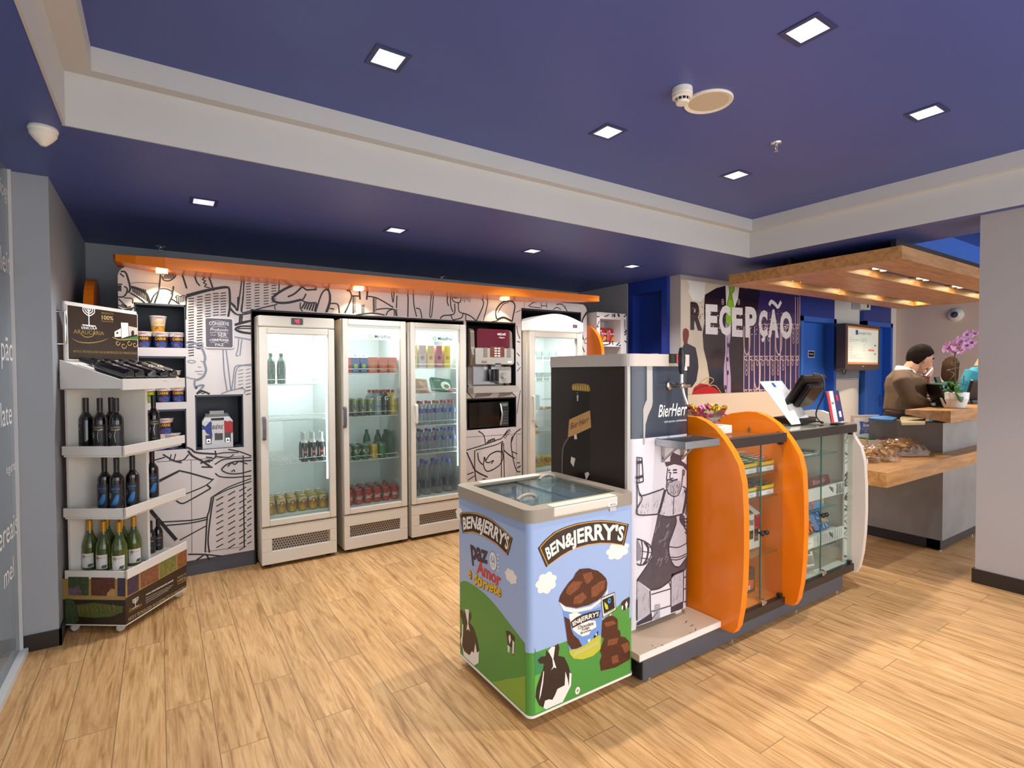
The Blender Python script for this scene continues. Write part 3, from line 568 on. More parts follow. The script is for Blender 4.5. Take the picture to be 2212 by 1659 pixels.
# ============================================================ coolers
LED=mat('cooler_led','#f4fbff',.5,em='#eaf6ff',ems=7); RED7=mat('red_digits','#ff3040',.5,em='#ff2438',ems=4); LCD=mat('display_black','#241a1c',.2)
def cooler(label,x0,x1,yf,yb,zt,header,pane,handle,hmat,shelves,zfl,grille,brand=None,digits=None,led=1.0,zb=.03,gw=.56):
    c=(x0+x1)/2; t=thing('drinks_cooler',label,'cooler',(c,(yf+yb)/2,0),0,None)
    mb=MB(); s=.035; zi=zfl; zh=header or zt
    mb.box(x0,x0+s,yf+.05,yb,zb,zt,FWH).box(x1-s,x1,yf+.05,yb,zb,zt,FWH).box(x0,x1,yb-s,yb,zb,zt,FIN).box(x0+s,x1-s,yf+.05,yb,zt-.04,zt,FWH).box(x0+s,x1-s,yf+.05,yb-s,zb,zi,FIN)
    mb.box(x0+s,x0+s+.004,yf+.06,yb-s,zi,zt-.04,FIN).box(x1-s-.004,x1-s,yf+.06,yb-s,zi,zt-.04,FIN)
    link('cabinet',mb,t,bevel=.006)
    for fx_ in (x0+.05,x1-.05):
        for fy in (yf+.07,yb-.07): link('foot',MB().lathe([(.022,0),(.022,.012),(.012,.014),(.012,zb)],BLACK,(fx_,fy,0),10),t)
    # lower service panel with perforated grille
    g0,g1,gz0,gz1=grille; zd=pane[2]-.05
    mb=MB(); mb.box(x0,x1,yf-.005,yf+.05,zb,gz0,FWH).box(x0,x1,yf-.005,yf+.05,gz1,zd-.01,FWH).box(x0,g0,yf-.005,yf+.05,gz0,gz1,FWH).box(g1,x1,yf-.005,yf+.05,gz0,gz1,FWH); link('service_panel',mb,t,bevel=.004)
    mb=MB(); mb.box(g0,g1,yf+.012,yf+.03,gz0,gz1,mat('grille_metal','#9a938c',.4,.5)); fg_=Fr((0,yf+.012,0),(1,0,0),(0,0,1)); nx=int((g1-g0)/.0205)
    for j in range(5):
        for i in range(nx): mb.disc(fg_,g0+.012+i*.0205+(.010 if j%2 else 0),gz0+.011+j*.0195,.0062,.0066,BLACK,.0008,8)
    link('grille',mb,t)
    # door
    px0,px1,pz0,pz1=pane; y0,y1=yf-.012,yf+.04; dz1=(header-.004) if header else zt-.003
    mb=MB(); mb.box(x0+.002,px0,y0,y1,zd,dz1,FWH).box(px1,x1-.002,y0,y1,zd,dz1,FWH).box(px0,px1,y0,y1,zd,pz0,FWH).box(px0,px1,y0,y1,pz1,dz1,FWH)
    d=link('door',mb,t,bevel=.006)
    mb=MB(); mb.box(px0-.004,px1+.004,yf+.010,yf+.016,pz0-.004,pz1+.004,FGLASS)
    if brand:
        fb=Fr((0,yf+.0099,0),(1,0,0),(0,0,1)); BR=mat('print_teal','#3d6a66',.5); GRN=mat('print_green','#8cc79a',.5)
        mb.add([(px0,yf+.0095,pz1-.12),(px1,yf+.0095,pz1-.12),(px1,yf+.0095,pz1),(px0,yf+.0095,pz1)],[(0,1,2,3)],mat('pane_header_print','#dfeee9',.5,em='#e6f5f0',ems=.35))
        mb.text(brand,fb,px0+.26+.05,pz1-.105,.030,BR,.0012,w=.145,bold=.01)
        for k in range(6): mb.disc(fb,px0+.20+.014*math.cos(k*PI/3),pz1-.092+.014*math.sin(k*PI/3),.006,.006,GRN,.0012,8)
    link('glass_pane',mb,d)
    hx,hz0,hz1=handle; mb=MB(); mb.prism(fx(hx-.011),[(y0,hz0),(y0-.032,hz0+.015),(y0-.036,(hz0+hz1)/2),(y0-.032,hz1-.015),(y0,hz1),(y0,hz1-.02),(y0-.018,hz1-.03),(y0-.018,hz0+.03),(y0,hz0+.02)],0,.024,hmat); link('handle',mb,d,bevel=.003)
    if header:
        mb=MB(); mb.box(x0,x1,yf-.012,yf+.06,header,zt,FWH); h=link('header',mb,t,bevel=.012,seg=3)
        if digits:
            fd_=Fr((0,yf-.012,0),(1,0,0),(0,0,1)); dx,dz,dw,dh=digits[1]
            mb=MB(); mb.prism(fd_,rrect(dx-dw,dx+dw,dz-dh,dz+dh,.008),0,.004,LCD)
            a_=digits[0]; seg7={'4':'fgbc','9':'abcdfg','3':'abcdg','6':'acdefg'}; k=dh*.52; sp=k*1.25; ww=k*.22
            for q,ch in enumerate(a_):
                o=dx+(q-.5*(len(a_)-1))*sp*1.05; P={'a':((-.4,1),(.4,1)),'b':((.4,1),(.4,0)),'c':((.4,0),(.4,-1)),'d':((-.4,-1),(.4,-1)),'e':((-.4,0),(-.4,-1)),'f':((-.4,1),(-.4,0)),'g':((-.4,0),(.4,0))}
                for e in seg7[ch]: mb.stroke(fd_,[(o+x*k*.95,dz+z*k) for x,z in P[e]],ww,RED7,.0048,smooth=False)
            link('display',mb,h)
    for z in shelves:
        mb=MB(); a0,a1=x0+.045,x1-.045; yA,yB=yf+.085,yb-.05
        for i in range(int((a1-a0)/.028)+1): 
            xx=a0+i*.028; mb.box(xx-.0018,xx+.0018,yA,yB,z-.006,z-.002,WIRE)
        mb.tube([(a0,yA,z-.006),(a1,yA,z-.006)],.004,WIRE); mb.tube([(a0+.01,yA-.002,z-.005),(a0+.01,yA-.002,z+.028),(a0+.022,yA-.002,z+.036),(a1-.022,yA-.002,z+.036),(a1-.01,yA-.002,z+.028),(a1-.01,yA-.002,z-.005)],.003,WIRE)
        link('wire_shelf',mb,t)
    mb=MB(); mb.box(x1-s-.022,x1-s-.004,yf+.062,yf+.078,zi+.25,zt-.06,LED) if led>1.2 else mb.box(x0+.06,x1-.06,yf+.066,yf+.082,zt-.075,zt-.055,LED); link('light_tube',mb,t)
    light('cooler_light','AREA',(c,yf+.12,zt-.085),6*led,(.93,.98,1),x1-x0-.14,(math.radians(18),0,0),sy=.05)
    return t
YF=4.56
cooler('white drinks cooler with red digital display, leftmost of the tall coolers',.650,1.232,YF,5.2,2.0,1.912,(.712,1.178,.385,1.858),(.678,1.018,1.207),FGRY,[1.458,1.168,.805],.40,(.726,1.176,.132,.232),digits=('49',(.936,1.962,.045,.026)),led=2.0)
cooler('white drinks cooler stocked with red cola cans, middle one of the tall coolers',1.296,1.868,YF,5.2,2.008,None,(1.345,1.815,.385,1.955),(1.304,1.077,1.262),FGRY,[1.543,1.164,.777],.386,(1.344,1.797,.132,.231),brand='Metalfrio',led=.7)
cooler('white drinks cooler full of water bottles, next to the coffee machine',1.908,2.478,YF,5.2,2.006,None,(1.956,2.412,.385,1.955),(1.951,1.071,1.261),FWH,[1.588,1.353,1.048,.781],.384,(1.985,2.40,.132,.231),brand='Metalfrio',led=1.21)
YF4=4.60
t4=cooler('white arched-top cooler, farthest to the right behind the beer dispenser',3.262,4.00,YF4,5.3,1.99,None,(3.335,3.915,.46,1.915),(3.30,1.02,1.30),FWH,[1.678,1.447,1.136,.869],.485,(3.36,3.86,.15,.27),led=1.6)
mb=MB(); fh=Fr((0,YF4-.03,0),(1,0,0),(0,0,1)); hx0,hx1=3.25,3.985
mb.prism(fh,[(hx0,1.992),(hx1,1.992),(hx1,2.09)]+[(hx1-(hx1-hx0)*i/12,2.09+.085*math.sin(PI*i/12)) for i in range(1,12)]+[(hx0,2.09)],-.3,0,mat('lit_header','#f7faf8',.3,em='#f4faf8',ems=.55)); h4=link('header',mb,t4,bevel=.006)
mb=MB(); a,b=fh.px(1242,705); mb.prism(fh,rrect(a-.03,a+.03,b-.018,b+.018,.004),0,.003,LCD)
for q in (-1,1): mb.text('3' if q<0 else '6',fh,a+q*.008-.003,b-.008,.017,RED7,.0036)
link('display',mb,h4)
# ------------------------------------------------------------ coffee machine
CM=mat('coffee_taupe','#8d7f74',.3,.35); CMS=mat('coffee_silver','#b4ada2',.3,.3); BURG=mat('coffee_burgundy','#5c1426',.12,coat=.6); CB=mat('coffee_black','#141212',.3)
z0=1.3385; x0,x1=2.60,3.10; yf=4.62
t=thing('coffee_machine','burgundy and taupe coffee vending machine in the black niche','coffee machine',((x0+x1)/2,yf+.2,z0))
mb=MB(); side=[(yf+.02,z0),(yf+.45,z0),(yf+.45,1.985),(yf+.10,1.985),(yf+.06,1.96),(yf+.05,1.80),(yf+.02,1.72),(yf+.06,1.62),(yf+.12,1.60),(yf+.12,1.42)]
mb.prism(fx(x0),side,0,.045,CM).prism(fx(x1-.045),side,0,.045,CM).box(x0+.045,x1-.045,yf+.14,yf+.45,z0,1.985,CM); link('body',mb,t,bevel=.01)
mb=MB(); fc=Fr((0,yf,0),(1,0,0),(0,0,1)); L_,R_=2.665,3.055
mb.prism(fc,rrect(L_,R_,1.795,1.985,(.01,.01,.03,.03)),-.14,-.035,BURG); link('top_cover',mb,t,bevel=.012,seg=3)
mb=MB(); mb.text('NESCAFÉ',fc,2.955,1.925,.021,WH,-.034,w=.10,bold=.015); mb.text('Alegria',fc,2.955,1.895,.016,WH,-.034,w=.07,shear=.3); link('lettering',mb,t)
mb=MB(); mb.prism(fc,rrect(2.63,3.09,1.625,1.79,.02),-.14,-.01,CMS); p_=link('control_panel',mb,t,bevel=.012)
mb=MB(); mb.prism(fc,rrect(2.80,2.97,1.70,1.805,.004),-.01,-.006,mat('menu_brown','#7c3a24',.4,noise=.4,nscale=40))
for r in range(4):
    for c_ in (-1,1): mb.fbox(fc,2.885+c_*.02-.014,2.885+c_*.02+.014,1.705+r*.025,1.718+r*.025,-.006,-.005,WH); mb.fbox(fc,2.885+c_*.14-.022,2.885+c_*.14+.022,1.703+r*.025,1.718+r*.025,-.010,-.004,CM)
mb.fbox(fc,2.70,2.76,1.64,1.66,-.01,-.006,CM); mb.fbox(fc,3.01,3.06,1.64,1.66,-.01,-.006,WH); link('menu_buttons',mb,p_)
mb=MB(); mb.fbox(fc,2.86,2.93,1.575,1.635,-.09,-.01,CHROME); mb.fbox(fc,2.67,2.93,1.42,1.60,-.142,-.13,STEEL); mb.lathe([(.028,1.46),(.03,1.49),(.022,1.575)],CB,(2.875,yf+.07,0),14); mb.lathe([(.055,1.452),(.055,1.46)],CB,(2.875,yf+.07,0),16); link('dispenser',mb,t)
mb=MB(); mb.prism(fc,rrect(2.93,3.08,1.43,1.60,.01),-.14,-.05,CMS); mb.lathe([(.03,0),(.03,.03)],CHROME,T=Matrix.Translation((2.985,yf+.05,1.51))@Matrix.Rotation(PI/2,4,'X'),n=18); link('side_module',mb,t,bevel=.006)
mb=MB(); mb.prism(fc,rrect(2.585,3.125,z0,1.405,(.005,.005,.03,.03)),-.12,.03,CMS); link('drip_tray',mb,t,bevel=.012)
# ------------------------------------------------------------ microwave
x0,x1,z0,z1,yf=2.60,3.09,.972,1.237,4.74
t=thing('microwave','black mirrored microwave oven in the niche under the coffee machine','microwave',((x0+x1)/2,yf+.15,.961))
MIR=mat('mirror_door','#3a3634',.06,.9); fm=Fr((0,yf,0),(1,0,0),(0,0,1))
mb=MB(); mb.box(x0,x1,yf,yf+.32,z0,z1,CB); 
for q in (x0+.03,x1-.03): mb.box(q-.012,q+.012,yf+.03,yf+.28,.961,z0,CB)
link('case',mb,t,bevel=.005)
mb=MB(); mb.prism(fm,rrect(x0+.004,x0+.37,z0+.006,z1-.006,.008),.0,.02,MIR); d=link('door',mb,t)
mb=MB(); mb.tube([(x0+.375,yf-.022,z0+.02),(x0+.385,yf-.045,(z0+z1)/2),(x0+.375,yf-.022,z1-.02)],.012,CHROME,8); link('handle',mb,d)
mb=MB(); mb.fbox(fm,x0+.39,x1-.004,z0+.006,z1-.006,0,.012,CB); mb.fbox(fm,x0+.40,x1-.02,z1-.05,z1-.02,.012,.014,mat('lcd','#7fa39a',.2))
for r in range(5):
    for c_ in range(3): mb.fbox(fm,x0+.402+c_*.025,x0+.421+c_*.025,z0+.025+r*.03,z0+.045+r*.03,.012,.014,FGRY)
link('keypad',mb,t)
# ============================================================ ice cream freezer
def warp(mb,t,fr,lo,hi,m,d,bold=.02,n=8,shear=0):
    """lettering stretched between a lower and an upper curve given in frame units"""
    lo=cat(lo,n) if len(lo)>2 else lo; hi=cat(hi,n) if len(hi)>2 else hi
    def at(c,s):
        s=max(0,min(.9999,s))*(len(c)-1); i=int(s); f=s-i; return (c[i][0]*(1-f)+c[i+1][0]*f,c[i][1]*(1-f)+c[i+1][1]*f)
    vs,fs,x0,x1=glyphs(t,bold,shear); out=[]
    for x,y in vs:
        s=(x-x0)/(x1-x0); p=at(lo,s); q=at(hi,s); k=y/.70; out.append(fr(p[0]+(q[0]-p[0])*k,p[1]+(q[1]-p[1])*k,d))
    mb.add(out,fs,m)
CLAMP={}
def PP(fr,o,pts):
    q=[fr.px(*p) for p in Z(*o,pts)]; c=CLAMP.get(id(fr))
    return [(min(max(a,c[0]),c[1]),max(b,c[2])) for a,b in q] if c else q
SKY=mat('print_sky','#9fb7e0',.3,spec=.4); G1=mat('print_green_meadow','#4f9440',.3); G2=mat('print_green_light','#86ad3c',.3); G0=mat('print_green_deep','#3a8a52',.3)
COW=mat('print_cow_brown','#34261f',.35); PW=mat('print_off_white','#f1ece6',.35); GOLD=mat('print_gold','#e5a135',.35); PURP=mat('print_plum','#3d2c44',.35); REDP=mat('print_red','#cf3438',.35); YEL=mat('print_yellow','#ecbb23',.35)
RIM=mat('rim_taupe','#9a9184',.35); RIMW=mat('rim_cream','#ddd5c8',.35); CHOC=mat('print_chocolate','#552a1a',.35,noise=.35,nscale=45); CHOL=mat('print_chocolate_light','#8c4f31',.35,noise=.3,nscale=60)
fz=thing('ice_cream_freezer','small glass-lidded ice cream chest freezer printed with sky, meadow and cows','freezer',(1.62,2.175,0))
x0,x1,y0,y1=1.305,1.940,1.848,2.505; zb,zt_=.055,.905
top=Fr((0,0,0),(1,0,0),(0,1,0)); oc=rrect(x0,x1,y0,y1,.03,6)
mb=MB(); mb.prism(top,oc,zb,.335,G1,sm=True).prism(top,oc,.335,zt_,SKY,sm=True)
mb.prism(top,rrect(x0-.002,x1+.002,y0-.002,y1+.002,.03,6),zb-.006,zb+.004,PW)
fl_=Fr((x0,0,0),(0,-1,0),(0,0,1)); ff=Fr((0,y0,0),(1,0,0),(0,0,1))
CLAMP[id(fl_)]=(-2.476,-1.877,.066); CLAMP[id(ff)]=(1.334,1.911,.066)
ZA=(960,1000,2.9636); ZB=(960,1070,4.2556); ZC=(1130,1180,4.3654)
def banner(fr,o,out,lo,hi,k=.012):
    p=PP(fr,o,out); c=(sum(a for a,b in p)/len(p),sum(b for a,b in p)/len(p)); mb.poly(fr,p,COW,.0010); 
    q=[(c[0]+(a-c[0])*.955,c[1]+(b-c[1])*(.955 if 0 else .93)) for a,b in p]
    mb.stroke(fr,q+[q[0]],.0042,GOLD,.0014,smooth=False); warp(mb,"BEN&JERRY'S",fr,PP(fr,o,lo),PP(fr,o,hi),PW,.0018,bold=.035)
def cloud(fr,o,cx,cy,rx,ry,d=.0007):
    c=fr.px(*Z(*o,[(cx,cy)])[0]); e=fr.px(*Z(*o,[(cx+rx,cy)])[0]); g=fr.px(*Z(*o,[(cx,cy+ry)])[0]); R_=abs(e[0]-c[0]); Q_=abs(g[1]-c[1])
    o=[]
    for i in range(64):
        t=2*PI*i/64; k=.78+.20*abs(math.sin(3.5*t+.4)); o.append((c[0]+R_*k*math.cos(t),c[1]+Q_*k*math.sin(t)))
    mb.poly(fr,o,PW,d)
# left side print
le=[(-2.475,.335),(-2.475,.06),(-1.878,.06),(-1.878,.3349)]
mb.poly(fl_,[(-2.475,.40)]+PP(fl_,ZB,[(72,760)])[:0]+[(-2.475,fl_.px(977,1249)[1])]+cat(PP(fl_,ZB,[(92,765),(200,790),(330,870),(460,1000),(600,1180),(740,1362)]))+[(-1.878,.345),(-1.878,.066),(-2.475,.066)],G1,.0005)
mb.poly(fl_,PP(fl_,ZA,[(305,1425),(350,1397),(400,1382),(470,1375),(535,1376)])+[(-1.876,.065),(-1.95,.065)],G2,.0006)
cloud(fl_,ZB,140,170,38,60); cloud(fl_,ZB,612,745,58,70)
banner(fl_,ZB,[(140,175),(158,155),(230,152),(300,162),(380,190),(450,230),(540,310),(630,395),(608,475),(585,555),(480,450),(360,375),(260,338),(170,348)],[(178,312),(270,300),(370,338),(480,412),(582,498)],[(170,205),(280,195),(390,230),(500,302),(602,388)])
warp(mb,'paz',fl_,PP(fl_,ZB,[(250,575),(400,625)]),PP(fl_,ZB,[(232,395),(402,470)]),PURP,.001,.04)
warp(mb,'Amor',fl_,PP(fl_,ZB,[(298,705),(520,835)]),PP(fl_,ZB,[(305,590),(525,730)]),REDP,.0012,.035)
warp(mb,'e sorvete',fl_,PP(fl_,ZB,[(222,742),(290,812),(370,862),(440,888),(522,935)]),PP(fl_,ZB,[(220,655),(300,690),(380,760),(450,790),(526,832)]),COW,.0009,.05)
warp(mb,'e sorvete',fl_,PP(fl_,ZB,[(219,738),(287,808),(367,858),(437,884),(519,931)]),PP(fl_,ZB,[(217,653),(297,688),(377,758),(447,788),(523,830)]),YEL,.0014,.03)
c=fl_.px(*Z(*ZB,[(448,605)])[0]); k=.030; mb.disc(fl_,c[0],c[1],.034,.046,COW,.0009); mb.disc(fl_,c[0],c[1],.032,.044,PW,.0011); mb.disc(fl_,c[0],c[1],.021,.031,SKY,.0013)
for a_ in (90,270,215,325): mb.stroke(fl_,[(c[0],c[1]),(c[0]+.026*math.cos(math.radians(a_)),c[1]+.037*math.sin(math.radians(a_)))],.008,PW,.0015,smooth=False)
for k in range(5): mb.stroke(fl_,[(c[0]+.038,c[1]+.04-.017*k),(c[0]+.05,c[1]+.046-.02*k)],.007,PW,.0011)
def cow(fr,o,body,*white):
    mb.poly(fr,PP(fr,o,body),COW,.0011)
    for q in white: mb.poly(fr,PP(fr,o,q),PW,.0014)
cow(fl_,ZB,[(145,1050),(165,1055),(185,1090),(190,1045),(225,1050),(235,1090),(248,1065),(248,1130),(232,1170),(272,1220),(305,1330),(320,1420),(316,1540),(275,1595),(180,1510),(142,1370),(140,1290),(172,1180),(165,1140),(150,1110)],[(190,1045),(228,1050),(222,1180),(236,1252),(220,1228),(205,1242),(214,1170)],[(165,1380),(185,1432),(210,1452),(232,1470),(255,1430),(272,1450),(286,1355),(302,1450),(320,1430),(316,1540),(275,1595),(180,1510)],[(166,1180),(160,1290),(150,1330),(162,1400),(172,1290),(176,1190)])
cow(fl_,ZB,[(565,1240),(600,1250),(625,1275),(648,1300),(646,1400),(640,1470),(625,1460),(622,1400),(606,1390),(600,1455),(584,1440),(580,1330)],[(590,1300),(606,1275),(615,1330),(600,1370)],[(628,1330),(644,1350),(640,1460),(626,1450)],[(582,1370),(604,1392),(600,1450),(585,1438)])
# front print
mb.poly(ff,[(1.336,.066)]+PP(ff,ZC,[(62,968),(120,1000),(200,1025),(300,1180),(470,1060),(560,880),(700,740),(870,590),(960,500),(1000,470)])+[(1.908,.52),(1.908,.066)],G1,.0005)
mb.poly(ff,PP(ff,ZC,[(62,968),(120,1000),(200,1030),(200,1180),(62,1240)]),G0,.0007); mb.poly(ff,PP(ff,ZC,[(56,1245),(150,1205),(240,1190),(240,1590),(56,1640)]),mat('print_green_spring','#63b04a',.3),.0006)
cloud(ff,ZA,652,768,70,72); cloud(ff,ZA,1110,560,76,60)
banner(ff,ZA,[(597,545),(640,495),(700,442),(770,410),(850,385),(930,372),(1000,366),(1090,372),(1180,392),(1166,460),(1150,530),(1080,518),(1000,516),(920,526),(850,545),(790,572),(740,602),(650,668)],[(662,618),(745,556),(860,510),(1000,488),(1140,496)],[(642,550),(738,478),(856,424),(1000,392),(1152,408)])
cow(ff,ZC,[(135,1075),(165,1042),(212,1035),(218,975),(240,1010),(268,945),(300,942),(330,915),(342,955),(330,1032),(388,1045),(428,1130),(440,1180),(455,1200),(450,1310),(372,1480),(355,1520),(215,1575),(190,1520),(150,1500),(115,1420),(125,1330),(158,1230),(186,1160),(195,1108),(152,1105)],[(235,985),(268,945),(300,945),(284,1060),(312,1150),(288,1140),(262,1168),(282,1130),(274,1060)],[(190,1175),(178,1260),(158,1370),(150,1450),(166,1400),(186,1290),(196,1180)],[(190,1520),(205,1455),(240,1442),(275,1446),(300,1400),(322,1345),(350,1330),(390,1310),(398,1180),(418,1250),(430,1322),(436,1190),(455,1200),(450,1310),(372,1480),(355,1520),(215,1575)])
mb.poly(ff,PP(ff,ZC,[(372,600),(395,760),(420,920),(442,1020),(475,1058),(560,1066),(660,1032),(728,968),(748,560),(640,605),(480,632)]),mat('print_tub_blue','#6f98d8',.3),.0012)
mb.poly(ff,PP(ff,ZC,[(430,985),(520,962),(600,920),(665,860),(732,835),(728,968),(660,1032),(560,1066),(475,1058),(442,1020)]),mat('print_lime','#c2c043',.35),.0015)
mb.poly(ff,PP(ff,ZC,[(430,640),(500,620),(560,650),(600,700),(680,700),(690,760),(640,790),(620,830),(560,850),(520,830),(470,790),(440,700)]),PW,.0014)
mb.poly(ff,PP(ff,ZC,[(385,660),(440,692),(452,780),(475,835),(522,878),(555,940),(500,965),(455,970),(420,920)]),CHOC,.0016)
mb.poly(ff,PP(ff,ZC,[(338,525),(400,572),(500,592),(640,562),(765,470),(798,390),(796,440),(742,512),(640,592),(480,628),(380,606)]),PW,.0018)
mb.poly(ff,PP(ff,ZC,[(335,520),(345,470),(380,410),(430,340),(470,300),(495,250),(530,215),(580,208),(620,206),(660,220),(700,228),(745,262),(780,300),(792,345),(785,410),(745,470),(700,510),(620,552),(500,582),(400,565)]),CHOC,.0020)
for q in ([(420,380),(470,330),(560,330),(520,400),(440,460),(400,440)],[(560,260),(640,240),(660,300),(600,360),(580,330)],[(640,390),(720,330),(775,320),(760,400),(690,470),(640,480)],[(480,480),(560,430),(600,480),(540,540),(470,540)]): mb.poly(ff,PP(ff,ZC,q),CHOL,.0023)
mb.poly(ff,PP(ff,ZC,[(445,712),(500,668),(560,640),(640,615),(728,600),(712,672),(640,690),(560,722),(462,772)]),COW,.0020)
warp(mb,"BEN&JERRY'S",ff,PP(ff,ZC,[(468,752),(560,702),(705,655)]),PP(ff,ZC,[(458,715),(560,660),(712,614)]),PW,.0024,.03)
for t_,lo,hi in (('Chocolate',[(515,782),(660,738)],[(512,752),(662,705)]),('Fudge',[(552,798),(622,772)],[(550,776),(622,750)]),('Brownie',[(542,828),(636,795)],[(540,806),(638,775)])): warp(mb,t_,ff,PP(ff,ZC,lo),PP(ff,ZC,hi),COW,.0024,.015)
for lo,hi in (([(485,1012),(700,905)],[(484,1002),(700,895)]),([(478,1030),(705,920)],[(477,1020),(705,910)])): warp(mb,'SORVETE DE CHOCOLATE COM BROWNIE',ff,PP(ff,ZC,lo),PP(ff,ZC,hi),PW,.0022,.0)
cow(ff,ZC,[(604,840),(632,818),(640,870),(622,925),(608,900)],[(606,880),(634,870),(620,925)])
mb.poly(ff,PP(ff,ZC,[(664,845),(706,795),(704,830),(664,872)]),BLACK,.0022); c=ff.px(*Z(*ZC,[(686,830)])[0]); mb.disc(ff,c[0],c[1],.005,.006,PW,.0025)
mb.poly(ff,PP(ff,ZC,[(815,640),(830,632),(832,690),(820,698)]),RIMW,.0014)
mb.poly(ff,PP(ff,ZC,[(730,485),(860,430),(876,600),(748,676)]),COW,.0018); mb.poly(ff,PP(ff,ZC,[(735,490),(856,438),(871,596),(752,668)]),RIMW,.0020); mb.poly(ff,PP(ff,ZC,[(745,503),(850,458),(862,580),(760,632)]),BLACK,.0022)
c=ff.px(*Z(*ZC,[(810,512)])[0]); mb.disc(ff,c[0],c[1],.0105,.0125,mat('print_cyan','#4f9bd6',.35),.0025); mb.disc(ff,c[0]+.002,c[1]+.001,.0045,.005,BLACK,.0027); mb.poly(ff,PP(ff,ZC,[(762,522),(765,560),(778,595),(800,590),(795,555)]),mat('print_leaf','#c5d03a',.35),.0026)
warp(mb,'FAIRTRADE',ff,PP(ff,ZC,[(766,638),(855,596)]),PP(ff,ZC,[(765,622),(854,580)]),BLACK,.0024,.01)
mb.poly(ff,PP(ff,ZC,[(745,702),(780,672),(832,650),(865,665),(890,690),(892,780),(915,800),(918,850),(960,856),(1000,900),(1026,970),(1012,1060),(962,1090),(872,1140),(800,1158),(732,1175),(720,1090),(740,1030),(722,980),(745,920),(762,870),(735,850)]),CHOC,.0016)
for q in ([(800,880),(900,860),(880,920),(790,940)],[(920,930),(985,900),(1010,970),(960,1010)],[(830,1040),(890,1020),(900,1090),(840,1110)],[(760,720),(850,700),(880,730),(780,760)]): mb.poly(ff,PP(ff,ZC,q),CHOL,.0019)
cow(ff,ZC,[(925,530),(950,505),(1005,478),(1008,520),(1000,575),(985,580),(978,555),(962,600),(935,608),(924,590)],[(960,545),(975,515),(985,545),(970,600)],[(928,560),(942,560),(938,605),(926,590)])
c=ff.px(*Z(*ZC,[(512,1360)])[0]); mb.disc(ff,c[0],c[1],.014,.017,PW,.0012); mb.disc(ff,c[0],c[1],.006,.007,RIM,.0015)
link('body',mb,fz)
mb=MB(); R0=rrect(x0-.008,x1+.008,y0-.008,y1+.008,.05,7)
def ring(mb,out,inn,z0,z1,m,sm=True):
    n=len(out); vs=[(a,b,z) for z in (z0,z1) for a,b in out]+[(a,b,z) for z in (z0,z1) for a,b in inn]
    mb.add(vs,[(i,(i+1)%n,n+(i+1)%n,n+i) for i in range(n)],m,sm); mb.add(vs,[(2*n+i,3*n+i,3*n+(i+1)%n,2*n+(i+1)%n) for i in range(n)],m,sm); mb.add(vs,[(n+i,n+(i+1)%n,3*n+(i+1)%n,3*n+i) for i in range(n)],m); mb.add(vs,[(i,2*n+i,2*n+(i+1)%n,(i+1)%n) for i in range(n)],m)
ring(mb,R0,rrect(x0+.058,x1-.058,y0+.062,y1-.062,.012,7),.898,.955,RIM); link('rim',mb,fz,bevel=.014,seg=3)
for ya,yb_ in ((y0-.0105,y0+.05),(y1-.05,y1+.0105)): link('rim_insert',MB().box(x0+.125,x1-.115,ya,yb_,.905,.957,RIMW),fz,bevel=.012,seg=3)
mb=MB(); f2=Fr((0,y0-.0106,0),(1,0,0),(0,0,1)); a,b=ff.px(1327,1089); mb.fbox(f2,a-.05,a+.006,b-.004,b+.012,0,.0006,PW); mb.text('FRICON',f2,a-.02,b,.008,BLUE,.0012,w=.035,bold=.01); mb.fbox(f2,a-.035,a+.004,b-.028,b-.008,.008-.0106,.0012-.0095,mat('sticker_grey','#c9c3bc',.5)); link('maker_sticker',mb,fz)
FZG=glass('freezer_glass','#d9e2e2',.05,.03,.10,1.0); DGRY=mat('dark_gasket','#2e2c2b',.5)
mb=MB(); mb.box(x0+.05,x1-.05,y0+.058,y0+.066,.925,.943,DGRY).box(x0+.05,x1-.05,y1-.066,y1-.058,.925,.943,DGRY).box(x0+.05,x0+.058,y0+.06,y1-.06,.925,.943,DGRY).box(x1-.058,x1-.05,y0+.06,y1-.06,.925,.943,DGRY); link('gasket',mb,fz)
ACR=glass('acrylic','#e8eeea',.12,.05,.08)
for nm,xa,xb,za in (('sliding_lid',x0+.058,x0+.345,.932),('sliding_lid',x0+.33,x1-.058,.940)):
    mb=MB(); mb.box(xa,xb,y0+.066,y1-.066,za,za+.005,FZG); l=link(nm,mb,fz)
    hx=xa+.075 if za<.935 else xb-.10; hy=y0+.20 if za<.935 else y1-.16
    mb=MB(); mb.box(hx-.055,hx+.055,hy-.02,hy+.02,za+.005,za+.020,ACR); mb.tube(cat([(hx-.052,hy,za+.02),(hx-.03,hy,za+.033),(hx,hy,za+.038),(hx+.03,hy,za+.033),(hx+.052,hy,za+.02)]),.008,RIM,8); link('lid_handle',mb,l)
mb=MB(); ring(mb,rrect(x0+.05,x1-.05,y0+.05,y1-.05,.02),rrect(x0+.06,x1-.06,y0+.06,y1-.06,.02),.45,.92,FIN,False); mb.box(x0+.06,x1-.06,y0+.06,y1-.06,.45,.455,FIN); link('inner_tank',mb,fz)
for ax in (x0+.07,x1-.07):
    for ay in (y0+.07,y1-.07):
        mb=MB(); mb.lathe([(.0,-.012),(.022,-.012),(.025,-.006),(.025,.006),(.022,.012),(.0,.012)],BLACK,T=Matrix.Translation((ax,ay,.025))@Matrix.Rotation(PI/2,4,'X'),n=14); mb.box(ax-.014,ax+.014,ay-.018,ay+.018,.04,.056,DGRY); link('caster',mb,fz)
